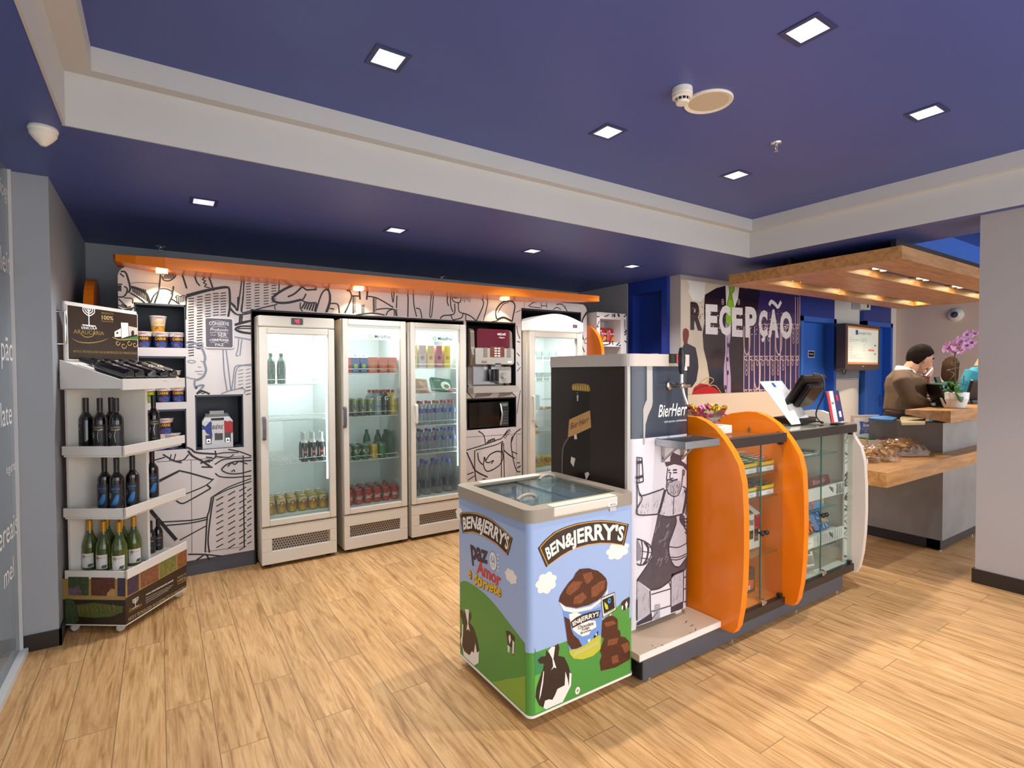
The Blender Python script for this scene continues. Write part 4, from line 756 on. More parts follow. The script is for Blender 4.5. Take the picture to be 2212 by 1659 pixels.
# tubs seen through the lids
TUBS=[mat('tub_'+n,c,.4,noise=.3,nscale=30) for n,c in (('cocoa','#5b3222'),('cream','#e9ddc9'),('sky','#8fb3de'),('berry','#b8597a'))]
t=thing('ice_cream_tub','','ice cream tub'); link('cup',MB().lathe([(.036,0),(.044,.09)],TUBS[2],n=16),t); link('lid',MB().lathe([(.047,.09),(.047,.100),(.043,.103),(0,.103)],PW,n=16),t); TS=Stock(t)
for i in range(4):
    for j in range(4):
        TS.put((x0+.13+.115*i,y0+.13+.125*j,.64),'ice cream tub under the freezer glass, %s from the left, %s row from the front'%(ORD[i],ORD[j]),'ice cream tubs in the chest freezer')
mb=MB(); mb.box(x0+.065,x1-.065,y0+.065,y1-.065,.636,.639,WIRE); link('basket_floor',mb,fz)
# ============================================================ counter base
PLG=mat('plinth_grey','#50535d',.4); BOARD=mat('worn_board','#cfb79f',.5,noise=.06,nscale=9); BRN=mat('board_edge_brown','#6f5743',.6); DARKB=mat('dark_strip','#2d2624',.35)
t=thing('counter_plinth','long dark grey plinth carrying the counter units','plinth',(2.98,2.2,0))
mb=MB(); mb.box(1.975,3.985,1.82,2.60,.015,.122,PLG).box(1.97,1.975,1.83,2.6,.015,.122,BLACK); link('base_board',mb,t)
for fx_ in (2.03,2.72,3.40,3.93):
    for fy in (1.815,2.55): link('foot',MB().lathe([(.012,0),(.012,.018)],CHROME,(fx_,fy+.02,0),10),t)
mb=MB(); mb.box(1.925,2.566,1.80,2.66,.135,.167,BOARD).box(1.925,2.566,1.796,1.80,.135,.166,WHITE).box(1.935,2.566,1.806,2.66,.122,.135,BRN); 
fb_=Fr((0,0,.167),(1,0,0),(0,1,0))
for u,v,w_,dx,dy in ((1480,1346,.004,.03,.01),(1491,1353,.004,.03,.004),(1502,1362,.004,.02,.012),(1490,1368,.004,.014,.004),(1411,1396,.003,.004,.016),(1427,1394,.004,.012,-.008),(1413,1400,.003,.01,-.006)):
    a,b=fb_.px(u,v); mb.stroke(fb_,[(a,b),(a+dx,b+dy)],w_,DARKB,.0005,smooth=False)
single('platform_board',mb,'worn beige board with white front edge under the beer dispenser','board')
# ============================================================ beer dispenser
BCAP=mat('cap_beige','#cabfb6',.4); BSIDE=mat('wrap_brown_black','#2a211f',.35,spec=.4); BNAVY=mat('wrap_navy','#353d4c',.25,coat=.3); BWHT=mat('wrap_white','#dedbe4',.35); BINK=mat('etch_ink','#3b323c',.5); BING=mat('etch_grey','#8d8791',.5); SIL=mat('silver_strip','#c4bfba',.3,.3)
bd=thing('beer_dispenser','tall draught beer machine wrapped with a bearded brewer drawing','beer dispenser',(2.26,2.28,.167))
bx0,bx1,by0,by1=2.02,2.505,1.955,2.615
mb=MB(); mb.box(bx0,bx1,by0+.02,by1,.205,1.575,BSIDE)
mb.box(bx0-.004,bx0+.018,by0+.012,by0+.03,.205,1.578,SIL)
front=[(bx0+.018,by0+.02),(bx0+.05,by0+.004),(bx0+.12,by0),(bx1-.12,by0),(bx1-.03,by0+.004),(bx1,by0+.025),(bx1,by0+.06),(bx0+.018,by0+.06)]
mb.prism(top,front,.205,1.195,BWHT,sm=True).prism(top,front,1.195,1.575,BNAVY,sm=True)
fs2=Fr((bx0,0,0),(0,-1,0),(0,0,1)); fd2=Fr((0,by0,0),(1,0,0),(0,0,1)); E3=(1180,750,4.7389); DD=(1320,930,3.529)
CLAMP[id(fd2)]=(bx0+.055,bx1-.032,.21)
# bottle picture on the side
mb.poly(fs2,PP(fs2,E3,[(275,450),(270,560),(255,640),(232,760),(225,920),(185,1000),(165,1100),(160,1300),(170,1420),(440,1440),(450,1100),(440,800),(438,620),(440,450)]),mat('print_bottle_black','#120e0d',.3),.0008)
mb.poly(fs2,PP(fs2,E3,[(262,420),(270,380),(310,370),(400,375),(440,390),(455,440),(440,455),(270,440)]),mat('print_cap_gold','#a8843a',.3,noise=.4,nscale=60),.0012)
for k in range(7): mb.stroke(fs2,PP(fs2,E3,[(280+24*k,395),(276+25*k,440)]),.006,mat('print_cap_light','#d7b661',.3),.0016)
mb.poly(fs2,PP(fs2,E3,[(237,742),(300,712),(450,645),(462,820),(300,895),(222,925)]),mat('print_label_tan','#b98a55',.4,noise=.15,nscale=14),.0012)
warp(mb,'Bier Herr',fs2,PP(fs2,E3,[(250,840),(440,765)]),PP(fs2,E3,[(250,780),(440,700)]),COW,.0016,.0,shear=.3)
for q in ([(312,465),(328,465),(328,470),(312,470)],[(314,490),(332,490),(328,550),(318,555)],[(285,900),(312,890),(318,940),(290,942)],[(258,1120),(300,1140),(282,1225),(250,1180)],[(395,1290),(430,1275),(445,1300),(410,1360)]): mb.poly(fs2,PP(fs2,E3,q),BCAP,.0016)
mb.stroke(fs2,PP(fs2,E3,[(232,920),(180,1010),(166,1120),(163,1300)]),.012,mat('print_glint','#5b5350',.4),.0012)
# silver swoosh, sticker and lettering on the dark front
mb.poly(fd2,PP(fd2,E3,[(1028,168),(1085,168),(1088,560),(1080,610),(1040,700),(1015,790),(1008,995),(992,995),(990,640),(1000,600),(1028,535)]),SIL,.0012)
mb.poly(fd2,PP(fd2,E3,[(1360,180),(1455,182),(1455,238),(1358,235)]),PW,.0012)
warp(mb,'BierHerr',fd2,PP(fd2,E3,[(1145,715),(1480,690)]),PP(fd2,E3,[(1140,590),(1480,560)]),PW,.0014,.012,shear=.35)
warp(mb,'CERVEJARIA ARTESANAL',fd2,PP(fd2,E3,[(1206,774),(1442,752)]),PP(fd2,E3,[(1206,757),(1442,735)]),PW,.0014,.01)
def dk(L,m=BINK,wk=.0042,fr=fd2,o=DD):
    for w,*p in L: mb.stroke(fr,PP(fr,o,p),w*wk/3.529*1.25,m,.0016+random.random()*.0004,smooth=len(p)>2)
def dpoly(p,m,d=.0010): mb.poly(fd2,PP(fd2,DD,p),m,d)
dpoly([(355,640),(440,655),(545,635),(560,655),(600,880),(600,980),(560,1060),(480,1100),(440,1150),(370,1200),(300,1215),(190,1140),(168,1160),(240,1080),(310,970),(305,870),(340,720)],mat('etch_apron','#554d57',.5,noise=.25,nscale=30))
dpoly([(490,650),(525,650),(525,690),(570,760),(585,850),(575,960),(520,1035),(480,1030),(445,960),(440,870),(470,780),(495,700)],mat('etch_jug','#c6c1cb',.5,noise=.1,nscale=30),.0013)
dpoly([(450,240),(452,200),(470,165),(500,180),(530,190),(537,245)],mat('etch_hat','#4a3a42',.5)); dpoly([(408,240),(450,236),(530,228),(582,260),(575,305),(550,272),(480,256),(420,276)],mat('etch_hat','#4a3a42'),.0014)
dpoly([(538,232),(543,190),(570,155),(596,145),(590,188),(560,232)],PW,.0015)
SHD=mat('etch_wash','#b9b4be',.5,noise=.15,nscale=40)
dpoly([(425,385),(422,440),(440,480),(475,500),(510,490),(530,440),(540,390),(500,378)],SHD); dpoly([(230,495),(330,465),(400,440),(365,620),(330,640),(210,640),(165,600),(215,560)],mat('etch_shirt','#cfcbd4',.5,noise=.12,nscale=30)); dpoly([(415,455),(440,500),(540,490),(575,455),(550,635),(440,650),(365,625)],mat('etch_shirt','#cfcbd4'))
dpoly([(168,1150),(290,1220),(300,1395),(195,1450),(168,1310)],SHD); dpoly([(460,1095),(550,1060),(550,1300),(455,1342)],SHD); dpoly([(186,1470),(308,1388),(316,1448),(300,1470),(190,1512)],BINK); dpoly([(455,1345),(548,1300),(548,1375),(520,1392),(455,1405)],BINK)
dpoly([(165,840),(205,832),(232,900),(225,985),(165,1005)],BING); 
dk([(4,(150,212),(135,395)),(4,(235,207),(246,388)),(4,(150,212),(190,206),(235,209)),(5,(135,395),(190,402),(246,388)),(10,(145,252),(190,246),(238,238)),(10,(138,362),(190,362),(244,346)),(3,(165,214),(155,395)),(3,(190,210),(184,398)),(3,(214,210),(214,396)),(4,(140,255),(118,252),(110,275),(138,280)),(4,(112,282),(92,296),(98,318),(134,318)),(4,(95,322),(88,345),(104,355),(132,352)),(4,(100,356),(112,380),(135,400)),(4,(118,385),(135,470),(165,600)),(4,(190,402),(215,475)),(5,(215,475),(232,497),(330,468),(402,442)),(5,(215,475),(235,520),(200,590),(165,602)),(5,(165,602),(205,642),(330,640),(362,632)),
(13,(412,450),(388,540),(362,632)),(13,(575,455),(565,540),(548,632)),(6,(355,640),(440,658),(545,636)),(4,(432,280),(425,330),(421,378)),(4,(548,300),(545,350),(540,392)),(4,(548,300),(560,312),(552,345)),(5,(434,305),(450,300)),(6,(470,302),(500,300)),(4,(436,318),(452,322)),(5,(472,322),(502,320)),(4,(456,320),(446,352),(456,366),(474,362)),(6,(421,380),(445,374),(468,380),(506,372)),(4,(440,395),(470,390)),(4,(425,385),(420,440),(440,482),(475,502),(512,490),(532,440),(540,390)),(4,(478,505),(472,640)),(4,(545,425),(590,448),(612,500),(614,640)),(4,(560,450),(575,560),(570,640)),
(5,(490,650),(495,700),(470,780),(440,870),(446,960),(480,1030),(520,1036),(576,960),(586,850),(570,760),(525,690),(525,650)),(4,(440,885),(510,890),(582,856)),(4,(446,965),(510,965),(574,938)),(4,(450,982),(510,984),(570,955)),(5,(530,680),(560,672),(604,670),(606,690),(545,692)),(4,(575,700),(600,705),(606,722)),(4,(560,722),(592,728),(602,742)),(4,(556,745),(590,752),(598,768)),(4,(560,770),(580,790),(598,770)),
(5,(165,835),(215,830),(262,850),(302,885),(306,945),(268,1010),(220,1026),(165,1024)),(9,(255,850),(282,900),(270,980),(245,1020)),(4,(232,838),(240,920),(225,1022)),(3,(265,880),(300,890)),(3,(230,920),(306,930)),(3,(228,970),(290,980)),(6,(300,1215),(370,1200),(440,1150),(480,1100),(560,1060),(600,980)),(5,(168,1160),(240,1080),(310,970)),(5,(296,1220),(300,1400)),(5,(168,1300),(196,1450)),(5,(455,1110),(455,1342)),(5,(552,1065),(550,1300)),(4,(305,1250),(455,1205)),(4,(305,1380),(452,1335)),(4,(355,1380),(300,1470)),(4,(552,1125),(612,1100)),(4,(552,1310),(612,1285)),(5,(606,985),(606,1330)),(4,(550,1210),(612,1190)),(4,(440,1155),(455,1200)),(4,(165,1490),(190,1500))])
for i in range(46): 
    a_=random.uniform(427,532); b_=random.uniform(388,475); dk([(2,(a_,b_),(a_+random.uniform(-5,5),b_+random.uniform(12,24)))],BINK if i%2 else BING)
for i in range(60):
    rx=random.choice(((230,360,490,620),(380,540,500,630),(178,290,1180,1400),(462,545,1110,1290),(575,608,470,640))); a_=random.uniform(rx[0],rx[1]); b_=random.uniform(rx[2],rx[3]); dk([(2,(a_,b_),(a_+random.uniform(-14,10),b_+random.uniform(14,38)))],BING)
for i in range(16): dk([(2,(330-i*.5,1330+i*8),(372,1322+i*7.6))],BING)
for i in range(20): a_=random.uniform(330,430); b_=random.uniform(700,1080); dk([(3,(a_,b_),(a_+random.uniform(10,30),b_-random.uniform(20,50)))],BING)
link('cabinet',mb,bd)
mb=MB(); mb.prism(top,[(bx0-.012,by1+.005),(bx1+.006,by1+.005)]+rrect(bx0-.012,bx1+.006,by0-.012,by0+.2,(.07,.05,0,0),6)[6:12]+rrect(bx0-.012,bx1+.006,by0-.012,by0+.2,(.07,.05,0,0),6)[:7][::1] if 0 else rrect(bx0-.012,bx1+.006,by0-.012,by1+.005,(.06,.05,0,0),6),1.575,1.64,BCAP); link('top_cap',mb,bd,bevel=.02,seg=4)
mb=MB(); a,b=fd2.px(1453,775); mb.fbox(fd2,a-.045,a+.045,b-.024,b+.026,.010,.022,LCD); mb.fbox(fd2,a-.04,a-.012,b-.02,b+.02,.022,.0225,mat('display_green','#173a24',.3)); mb.fbox(fd2,a+.008,a+.04,b-.022,b+.022,.022,.024,RED7); mb.text('0',fd2,a+.024,b-.012,.026,LCD,.0245); link('display',mb,bd)
for q in (bx0+.03,bx1-.085): link('foot',MB().box(q,q+.055,by0+.03,by0+.14,.167,.207,WHITE),bd,bevel=.008)
for q in (bx0+.03,bx1-.085): link('foot',MB().box(q,q+.055,by1-.10,by1-.03,.167,.207,WHITE),bd)
# tap
cx,cz=fd2.px(1450,832); mb=MB(); BRASS=mat('tap_chrome','#cfc6b8',.15,1)
mb.lathe([(.026,0),(.026,.012),(.018,.016),(.014,.022),(.012,.075),(.016,.08),(.016,.10),(.010,.104)],BRASS,T=Matrix.Translation((cx-.02,by0,cz))@Matrix.Rotation(PI/2,4,'X'),n=16)
mb.tube([(cx-.02,by0-.085,cz+.005),(cx-.02,by0-.085,cz+.035),(cx-.02,by0-.085,cz+.06)],[.014,.010,.012],BRASS,10); mb.tube(cat([(cx-.02,by0-.09,cz-.005),(cx-.018,by0-.10,cz-.05),(cx-.01,by0-.115,cz-.10)]),[.009]*11,BRASS,8)
mb.lathe([(.012,-.03),(.013,.03)],BRASS,T=Matrix.Translation((cx+.01,by0-.085,cz))@Matrix.Rotation(PI/2,4,'Y'),n=12); tp=link('tap',mb,bd)
mb=MB(); mb.lathe([(.009,.055),(.014,.08),(.019,.12),(.020,.15),(.015,.185),(.012,.20),(0,.204)],BLACK,(cx-.02,by0-.085,cz),14); link('tap_lever',mb,tp)
# drip tray on a bracket
mb=MB(); ax,az=fd2.px(1404,952); tx0,tx1,tz=cx-.13,cx+.15,1.185; yA=by0-.20
mb.box(tx0,tx1,yA,by0-.003,tz-.035,tz-.03,STEEL).box(tx0,tx1,yA,yA+.005,tz-.035,tz+.005,STEEL).box(tx0,tx0+.005,yA,by0-.003,tz-.035,tz+.005,STEEL).box(tx1-.005,tx1,yA,by0-.003,tz-.035,tz+.005,STEEL)
dt=link('drip_tray',mb,bd,bevel=.003); mb=MB()
for i in range(14): mb.box(tx0+.008+i*.0192,tx0+.014+i*.0192,yA+.006,by0-.006,tz-.004,tz,STEEL)
for i in range(9): mb.box(tx0+.006,tx1-.006,yA+.01+i*.021,yA+.014+i*.021,tz-.005,tz-.002,STEEL)
link('drip_grid',mb,dt)
for q in (tx0+.05,tx1-.07): mb=MB(); mb.box(q,q+.022,by0-.006,by0-.001,tz-.13,tz-.03,STEEL); mb.tube([(q+.011,by0-.004,tz-.12),(q+.011,by0-.10,tz-.036)],.006,STEEL); link('bracket',mb,dt)
# ============================================================ glass display units
CGL=glass('door_glass','#f6fcf9',.008,.01,.045,.28); EDG=mat('glass_edge_green','#3f6f68',.2); OIN=mat('orange_inner','#e67a12',.4); PIN=mat('white_panel','#ded2c6',.4); LIN=mat('unit_liner','#dcd8cd',.45)
def unit(name_,label,xa,xb,pans,inner,shelf_z,doorx,z0,fy,shared):
    t=thing('display_cabinet',label,'display cabinet',((xa+xb)/2,2.05,.122))
    for (px_,pw,m,prof) in pans: link('side_panel',MB().prism(fx(px_),prof,0,pw,m),t,bevel=.003)
    yb=2.36
    mb=MB(); mb.box(xa,xb,yb-.018,yb,.122,1.14,inner).box(xa,xb,fy+.02,yb-.018,.122,z0,inner); link('carcass',mb,t)
    mb=MB(); mb.box(xa,xb,fy-.02,fy+.015,z0-.05,z0,DARKB); link('bottom_strip',mb,t,bevel=.002)
    mb=MB(); mb.box(xa,xb+(.0 if shared else .012),fy-.025,fy+.03,1.118,1.172,DARKB); link('top_strip',mb,t,bevel=.002)
    for (p,q) in ((xa+.004,doorx-.002),(doorx+.002,xb-.004)):
        mb=MB(); mb.box(p,q,fy-.004,fy+.002,z0+.006,1.118,CGL); mb.box(doorx-.0025 if q<doorx+.001 else doorx+.0005,doorx-.0005 if q<doorx+.001 else doorx+.0025,fy-.0045,fy+.0025,z0+.006,1.118,EDG); d=link('glass_door',mb,t)
        kx=doorx-.022 if q<doorx+.001 else doorx+.022; mb=MB(); mb.lathe([(.006,0),(.006,.012),(.014,.018),(.016,.026),(.010,.034),(0,.036)],BLACK,T=Matrix.Translation((kx,fy-.004,.60))@Matrix.Rotation(PI/2,4,'X'),n=12); link('knob',mb,d)
    mb=MB(); mb.box(doorx-.012,doorx+.018,fy-.024,fy-.004,z0+.005,z0+.04,CHROME); mb.lathe([(.008,0),(.008,.012)],CHROME,T=Matrix.Translation((doorx+.012,fy-.02,z0+.025))@Matrix.Rotation(PI/2,4,'X'),n=10); link('lock',mb,t,bevel=.002)
    for hz in (z0+.004,1.10):
        for hx in ((xb-.03),) : link('hinge',MB().box(hx-.012,hx+.016,fy-.012,fy+.012,hz,hz+.018,BLACK),t)
    return t
OP=lambda yf,z1: fin_outline(yf,2.40,.10,z1,12,.34,.12)
def counter_profile(dy=0,dz=0,ny=0):
    f=[(2.30,.122),(1.80,.122),(1.722,.128),(1.700,.17),(1.680,.276),(1.667,.42),(1.662,.60),(1.664,.78),(1.674,.95),(1.697,1.045),(1.741,1.116),(1.785,1.172),(1.84,1.225),(1.902,1.262),(1.968,1.284),(2.044,1.284),(2.148,1.266),(2.24,1.23),(2.32,1.17),(2.36,1.10),(2.36,.122)]
    return [(y+dy,z+dz) for y,z in f]
FY=1.795
u1=unit('orange','orange snack display cabinet with two glass doors beside the beer dispenser',2.618,3.17,[(2.57,.048,ORANGE,counter_profile()),(3.17,.05,ORANGE,counter_profile())],OIN,None,2.935,.165,FY,True)
for z in (.935,.79,.445):
    mb=MB(); mb.box(2.622,3.166,1.825,2.33,z-.008,z,CGL); mb.box(2.622,3.166,1.823,1.826,z-.008,z,mat('glass_edge_amber','#7a4a1e',.2)); link('glass_shelf',mb,u1)
mb=MB(); mb.box(2.62,3.168,1.80,2.33,1.152,1.158,CGL); link('top_glass',mb,u1)
for (yy,zz) in ((1.82,1.165),(2.02,1.175)): link('screw_cap',MB().lathe([(.011,0),(.011,.008),(.005,.010)],CHROME,T=Matrix.Translation((3.169,yy,zz))@Matrix.Rotation(-PI/2,4,'Y'),n=10),u1)
u2=unit('white','white toiletries display cabinet with glass doors and a rounded end panel',3.222,4.05,[(4.05,.04,PIN,[(y+.045,z-.03 if z>.5 else z) for y,z in counter_profile()])],LIN,None,3.625,.192,FY,False)
for z in (.975,.60,.335):
    mb=MB(); mb.box(3.226,3.99,1.87,2.33,z-.008,z,CGL); mb.box(3.226,3.99,1.868,1.871,z-.008,z,EDG); link('glass_shelf',mb,u2)
for z in (.735,.42):
    mb=MB(); mb.box(3.226,4.01,1.84,2.33,z,z+.012,LIN).box(3.226,4.01,1.828,1.842,z-.05,z+.03,MUW); f_=Fr((0,1.828,z),(1,0,0),(0,0,1))
    for k in range(14): a=3.66+.024*k if z<.5 else 3.9+.008*k; mb.stroke(f_,[(a,-.045),(a+random.uniform(-.006,.012),.026)],.004,INK,.001)
    for k in range(3): mb.stroke(f_,[(3.80+.01*k,.02-.01*k),(3.86,.0-.012*k)],.006,INK,.0013)
    if z<.5: mb.poly(f_,rrect(3.42,3.60,-.042,.024,.008),PW,.0012); mb.text('aceitamos cartões',f_,3.51,-.014,.010,EDG,.0018,w=.12)
    link('front_shelf',mb,u2)
mb=MB(); mb.box(4.01,4.05,1.825,1.835,.192,1.118,MUW); f_=Fr((0,1.825,0),(1,0,0),(0,0,1))
for k in range(34):
    z=random.uniform(.22,1.05); mb.stroke(f_,[(4.012,z),(4.048,z+random.uniform(-.03,.04))],random.choice((.004,.007,.012)),INK,.001)
link('front_post',mb,u2)
mb=MB(); mb.box(3.222,4.062,1.775,2.42,1.172,1.180,mat('counter_top_green','#8f8b79',.25,coat=.4)).box(3.24,3.86,2.15,2.60,1.180,1.186,RIMW); link('counter_top',mb,u2,bevel=.002)
# ============================================================ wine stand
WC=V((-.188,3.885,0)); E1=V((.583,.812,0)).normalized(); E2=V((-E1.y,E1.x,0))
WL=lambda a,b,z: WC+E1*a+E2*b+V((0,0,z))
WR=Matrix((( E1.x,E2.x,0,WC.x),(E1.y,E2.y,0,WC.y),(0,0,1,0),(0,0,0,1)))
STW=mat('stand_white','#e3ded6',.4); WBR=mat('print_wine_brown','#2f211b',.3); WGO=mat('print_dull_gold','#a08447',.4); WGL=mat('print_pale_gold','#c9b27a',.4)
ws=thing('wine_stand','white wheeled wine display stand with dark printed header and base','wine stand',(WC.x,WC.y,0),math.atan2(E1.y,E1.x))
LE,WD=.556,.384
fR=Fr(WL(0,0,0),E1,(0,0,1)); fL=Fr(WL(0,0,0),-E2,(0,0,1))
WZ=(120,980,3.95)
mb=MB(); mb.box(0,LE,0,WD,.055,.33,WBR,WR); mb.box(-.002,LE+.002,-.002,WD+.002,.05,.056,STW,WR)
mb.poly(fR,[(0,.215),(LE,.215),(LE,.33),(0,.33)],WGO,.0008); mb.poly(fL,[(-WD,.205),(0,.205),(0,.33),(-WD,.33)],WGO,.0008)
PH=[mat('photo_'+n,c,.4,noise=.55,nscale=k) for n,c,k in (('leaf','#4b5a3a',60),('barrel','#6b3a26',40),('grape','#4a3a55',70),('plank','#9a5f45',50),('field','#8c8a45',45),('hands','#a4623a',50),('path','#7a6470',40),('vine','#59692c',90))]
def tile(fr,pts,m,d=.0014): mb.poly(fr,PP(fr,WZ,pts),m,d)
tile(fR,[(612,1050),(710,1005),(708,1165),(612,1215)],PH[2]); tile(fR,[(725,990),(878,915),(876,1075),(725,1150)],PH[3]); tile(fR,[(890,910),(1025,840),(1025,985),(890,1060)],PH[4]); tile(fR,[(1040,832),(1118,795),(1118,940),(1040,980)],PH[5])
tile(fL,[(110,1050),(285,1052),(285,1210),(110,1208)],PH[0]); tile(fL,[(110,1150),(200,1120),(230,1208),(110,1208)],PH[6],.0018); tile(fL,[(305,1055),(508,1058),(508,1215),(305,1210)],PH[1]); tile(fL,[(440,1190),(480,1150),(508,1155),(508,1215),(440,1213)],mat('photo_cask_end','#b98a5a',.4),.0018); tile(fL,[(530,1060),(598,1062),(598,1218),(530,1216)],PH[2])
tile(fL,[(85,1235),(150,1240),(180,1320),(200,1420),(160,1460),(85,1455)],PH[0],.0012); tile(fL,[(175,1290),(330,1270),(480,1290),(580,1300),(575,1350),(480,1390),(330,1400),(200,1390)],PH[7],.0016)
for i in range(9): mb.stroke(fL,PP(fL,WZ,[(190+38*i,1300-2*i),(205+38*i,1350)]),.006,PH[3],.002,smooth=False)
def wt(t,lo,hi,m=WGL,fr=fR,o=WZ,b=.0,d=.0016,**k): warp(mb,t,fr,PP(fr,o,lo),PP(fr,o,hi),m,d,b,**k)
wt('www.vinicolaaraucaria.com.br',[(768,1212),(1005,1085)],[(768,1196),(1005,1068)],PW,b=.02)
for k in range(3): wt('Fazenda Araucaria, estrada da vinicola, Parana',[(768,1238+20*k),(1000-20*k,1122+22*k)],[(768,1229+20*k),(1000-20*k,1113+22*k)],STW)
wt('PRODUTO',[(1040,1068),(1112,1030)],[(1040,1052),(1112,1014)]); wt('100%',[(1038,1100),(1112,1066)],[(1038,1078),(1112,1042)]); wt('PARANAENSE',[(1042,1118),(1110,1082)],[(1042,1108),(1110,1072)])
wt('ARTE E TECNOLOGIA NA ELABORAÇÃO DE VINHOS FINOS',[(618,1432),(1118,1145)],[(618,1402),(1118,1118)])
wt('ARAUCARIA',[(622,1360),(738,1298)],[(622,1325),(738,1270)],WGO)
def menorah(fr,cx,cz,w,h,m,d,arms=True):
    mb.stroke(fr,[(cx,cz),(cx,cz+h)],w*.09,m,d,smooth=False); mb.stroke(fr,[(cx-w*.6,cz),(cx+w*.6,cz)],w*.08,m,d,smooth=False)
    for k in (1,2,3):
        r=w*.17*k; mb.stroke(fr,[(cx-r,cz+h),(cx-r*.92,cz+h-r*.5),(cx,cz+h-r),(cx+r*.92,cz+h-r*.5),(cx+r,cz+h)],w*.075,m,d+.0003*k)
        for s in (-1,1): mb.disc(fr,cx+s*r,cz+h+.004,w*.07,w*.07,m,d+.001,8)
    mb.disc(fr,cx,cz+h+.004,w*.07,w*.07,m,d+.0014,8)
a,b=fR.px(*Z(*WZ,[(680,1310)])[0]); menorah(fR,a,b,.045,.05,PW,.0016)
link('base_box',mb,ws)
BP=lambda *a: MB().box(*a,STW,WR)
link('back_board',BP(.045,.625,WD-.014,WD,.33,1.985),ws); link('divider',BP(.295,.315,.075,WD-.014,.34,1.49),ws)
for i,z in enumerate((.335,.708,1.078)):
    mb=MB(); mb.box(.005,LE,.004,WD-.016,z-.012,z,STW,WR)
    h=.042
    mb.box(.0,LE+.004,-.006,.006,z-.012,z+h,STW,WR).box(.0,.012,-.006,WD-.014,z-.012,z+h,STW,WR); 
    if i: mb.box(.012,LE-.01,.008,.016,z-.026,z-.01,STW,WR).box(.012,.022,.008,WD-.014,z-.026,z-.01,STW,WR)
    link('shelf_tray',mb,ws,bevel=.002)
mb=MB(); f0=Fr(WL(.012,0,0),-E2,(0,0,1)); sidep=[(-(WD-.014),1.455),(0,1.455),(0,1.512),(-(WD-.014),1.632)]
mb.prism(f0,sidep,0,.012,STW); f1=Fr(WL(LE,0,0),-E2,(0,0,1)); mb.prism(f1,sidep,0,.012,STW)
mb.add([WL(.0,.0,1.492),WL(LE,.0,1.492),WL(LE,WD-.014,1.615),WL(0,WD-.014,1.615)],[(0,1,2,3)],STW); mb.box(0,LE+.006,-.012,.0,1.452,1.518,STW,WR).box(.0,LE,.0,WD-.014,1.455,1.462,STW,WR)
fT=Fr(WL(0,-.0121,0),E1,(0,0,1))
for a_ in (.36,.50): mb.fbox(fT,a_-.025,a_+.025,1.498,1.512,0,.001,PW); mb.text('R$ 58,00',fT,a_,1.502,.006,REDP,.0016,w=.03)
link('slanted_tray',mb,ws)
mb=MB(); fH=Fr(WL(0,WD-.0145,0),E1,(0,0,1)); HZ=(120,620,4.147)
mb.fbox(fH,.05,.625,1.632,1.968,0,.006,STW); mb.poly(fH,[(.056,1.638),(.619,1.638),(.619,1.962),(.056,1.962)],WBR,.0066)
a,b=fH.px(*Z(*HZ,[(290,345)])[0]); menorah(fH,a,b,.085,.105,PW,.0074)
for t_,lo,hi,m_,bo in (('VINÍCOLA',[(218,378),(362,380)],[(218,352),(362,356)],PW,.01),('ARAUCÁRIA',[(148,415),(425,432)],[(152,378),(422,398)],WGO,.0),('PRODUTO',[(402,240),(508,250)],[(402,222),(508,234)],WGO,0),('100%',[(404,290),(508,298)],[(404,252),(508,264)],WGL,.01),('PARANAENSE',[(402,312),(506,318)],[(402,300),(506,306)],WGO,0),('ARTE E TECNOLOGIA NA ELABORAÇÃO DE VINHOS FINOS',[(146,585),(720,604)],[(146,565),(720,584)],WGO,0)): wt(t_,lo,hi,m_,fH,HZ,bo,.0074)
mb.stroke(fH,PP(fH,HZ,[(132,458),(200,492),(300,500),(400,485),(465,460)]),.006,WGO,.0074,taper=.9); mb.stroke(fH,PP(fH,HZ,[(215,420),(260,448),(320,440),(345,400)]),.005,WGO,.0078)
mb.poly(fH,PP(fH,HZ,[(518,400),(575,370),(578,445),(520,448)]),STW,.0074); mb.poly(fH,PP(fH,HZ,[(576,318),(640,322),(645,440),(582,460)]),PW,.0078); mb.poly(fH,PP(fH,HZ,[(645,350),(722,365),(722,425),(650,440)]),BCAP,.0076); mb.poly(fH,PP(fH,HZ,[(668,440),(668,400),(685,385),(695,405),(692,436)]),WBR,.0082)
mb.poly(fH,PP(fH,HZ,[(585,470),(660,452),(728,438),(728,468),(600,482)]),mat('print_lawn','#3f7a3e',.4),.0082); mb.poly(fH,PP(fH,HZ,[(535,405),(550,400),(550,420),(535,422)]),WBR,.008)
mb.stroke(fH,PP(fH,HZ,[(500,450),(560,472),(640,468),(725,475)]),.007,WGO,.0086)
for cx,cy,r in ((545,500,22),(600,525,26),(650,500,24),(700,515,22)): mb.stroke(fH,PP(fH,HZ,[(cx+r*math.cos(t*.7)*(1-t*.09),cy+r*1.2*math.sin(t*.7)*(1-t*.09)) for t in range(9)]),.004,WGL,.0088)
link('header_sign',mb,ws)
for a_,b_ in ((.035,.06),(.035,WD-.04),(LE-.035,.04),(LE-.035,WD-.04)):
    p=WL(a_,b_,.024); mb=MB(); mb.lathe([(0,-.011),(.02,-.011),(.024,-.005),(.024,.005),(.02,.011),(0,.011)],mat('castor_clear','#b9b4ae',.3),T=Matrix.Translation(p)@Matrix.Rotation(PI/2,4,'X')@Matrix.Rotation(.5,4,'Y'),n=14); mb.box(p.x-.012,p.x+.012,p.y-.014,p.y+.014,.035,.052,DGRY); link('caster',mb,ws)
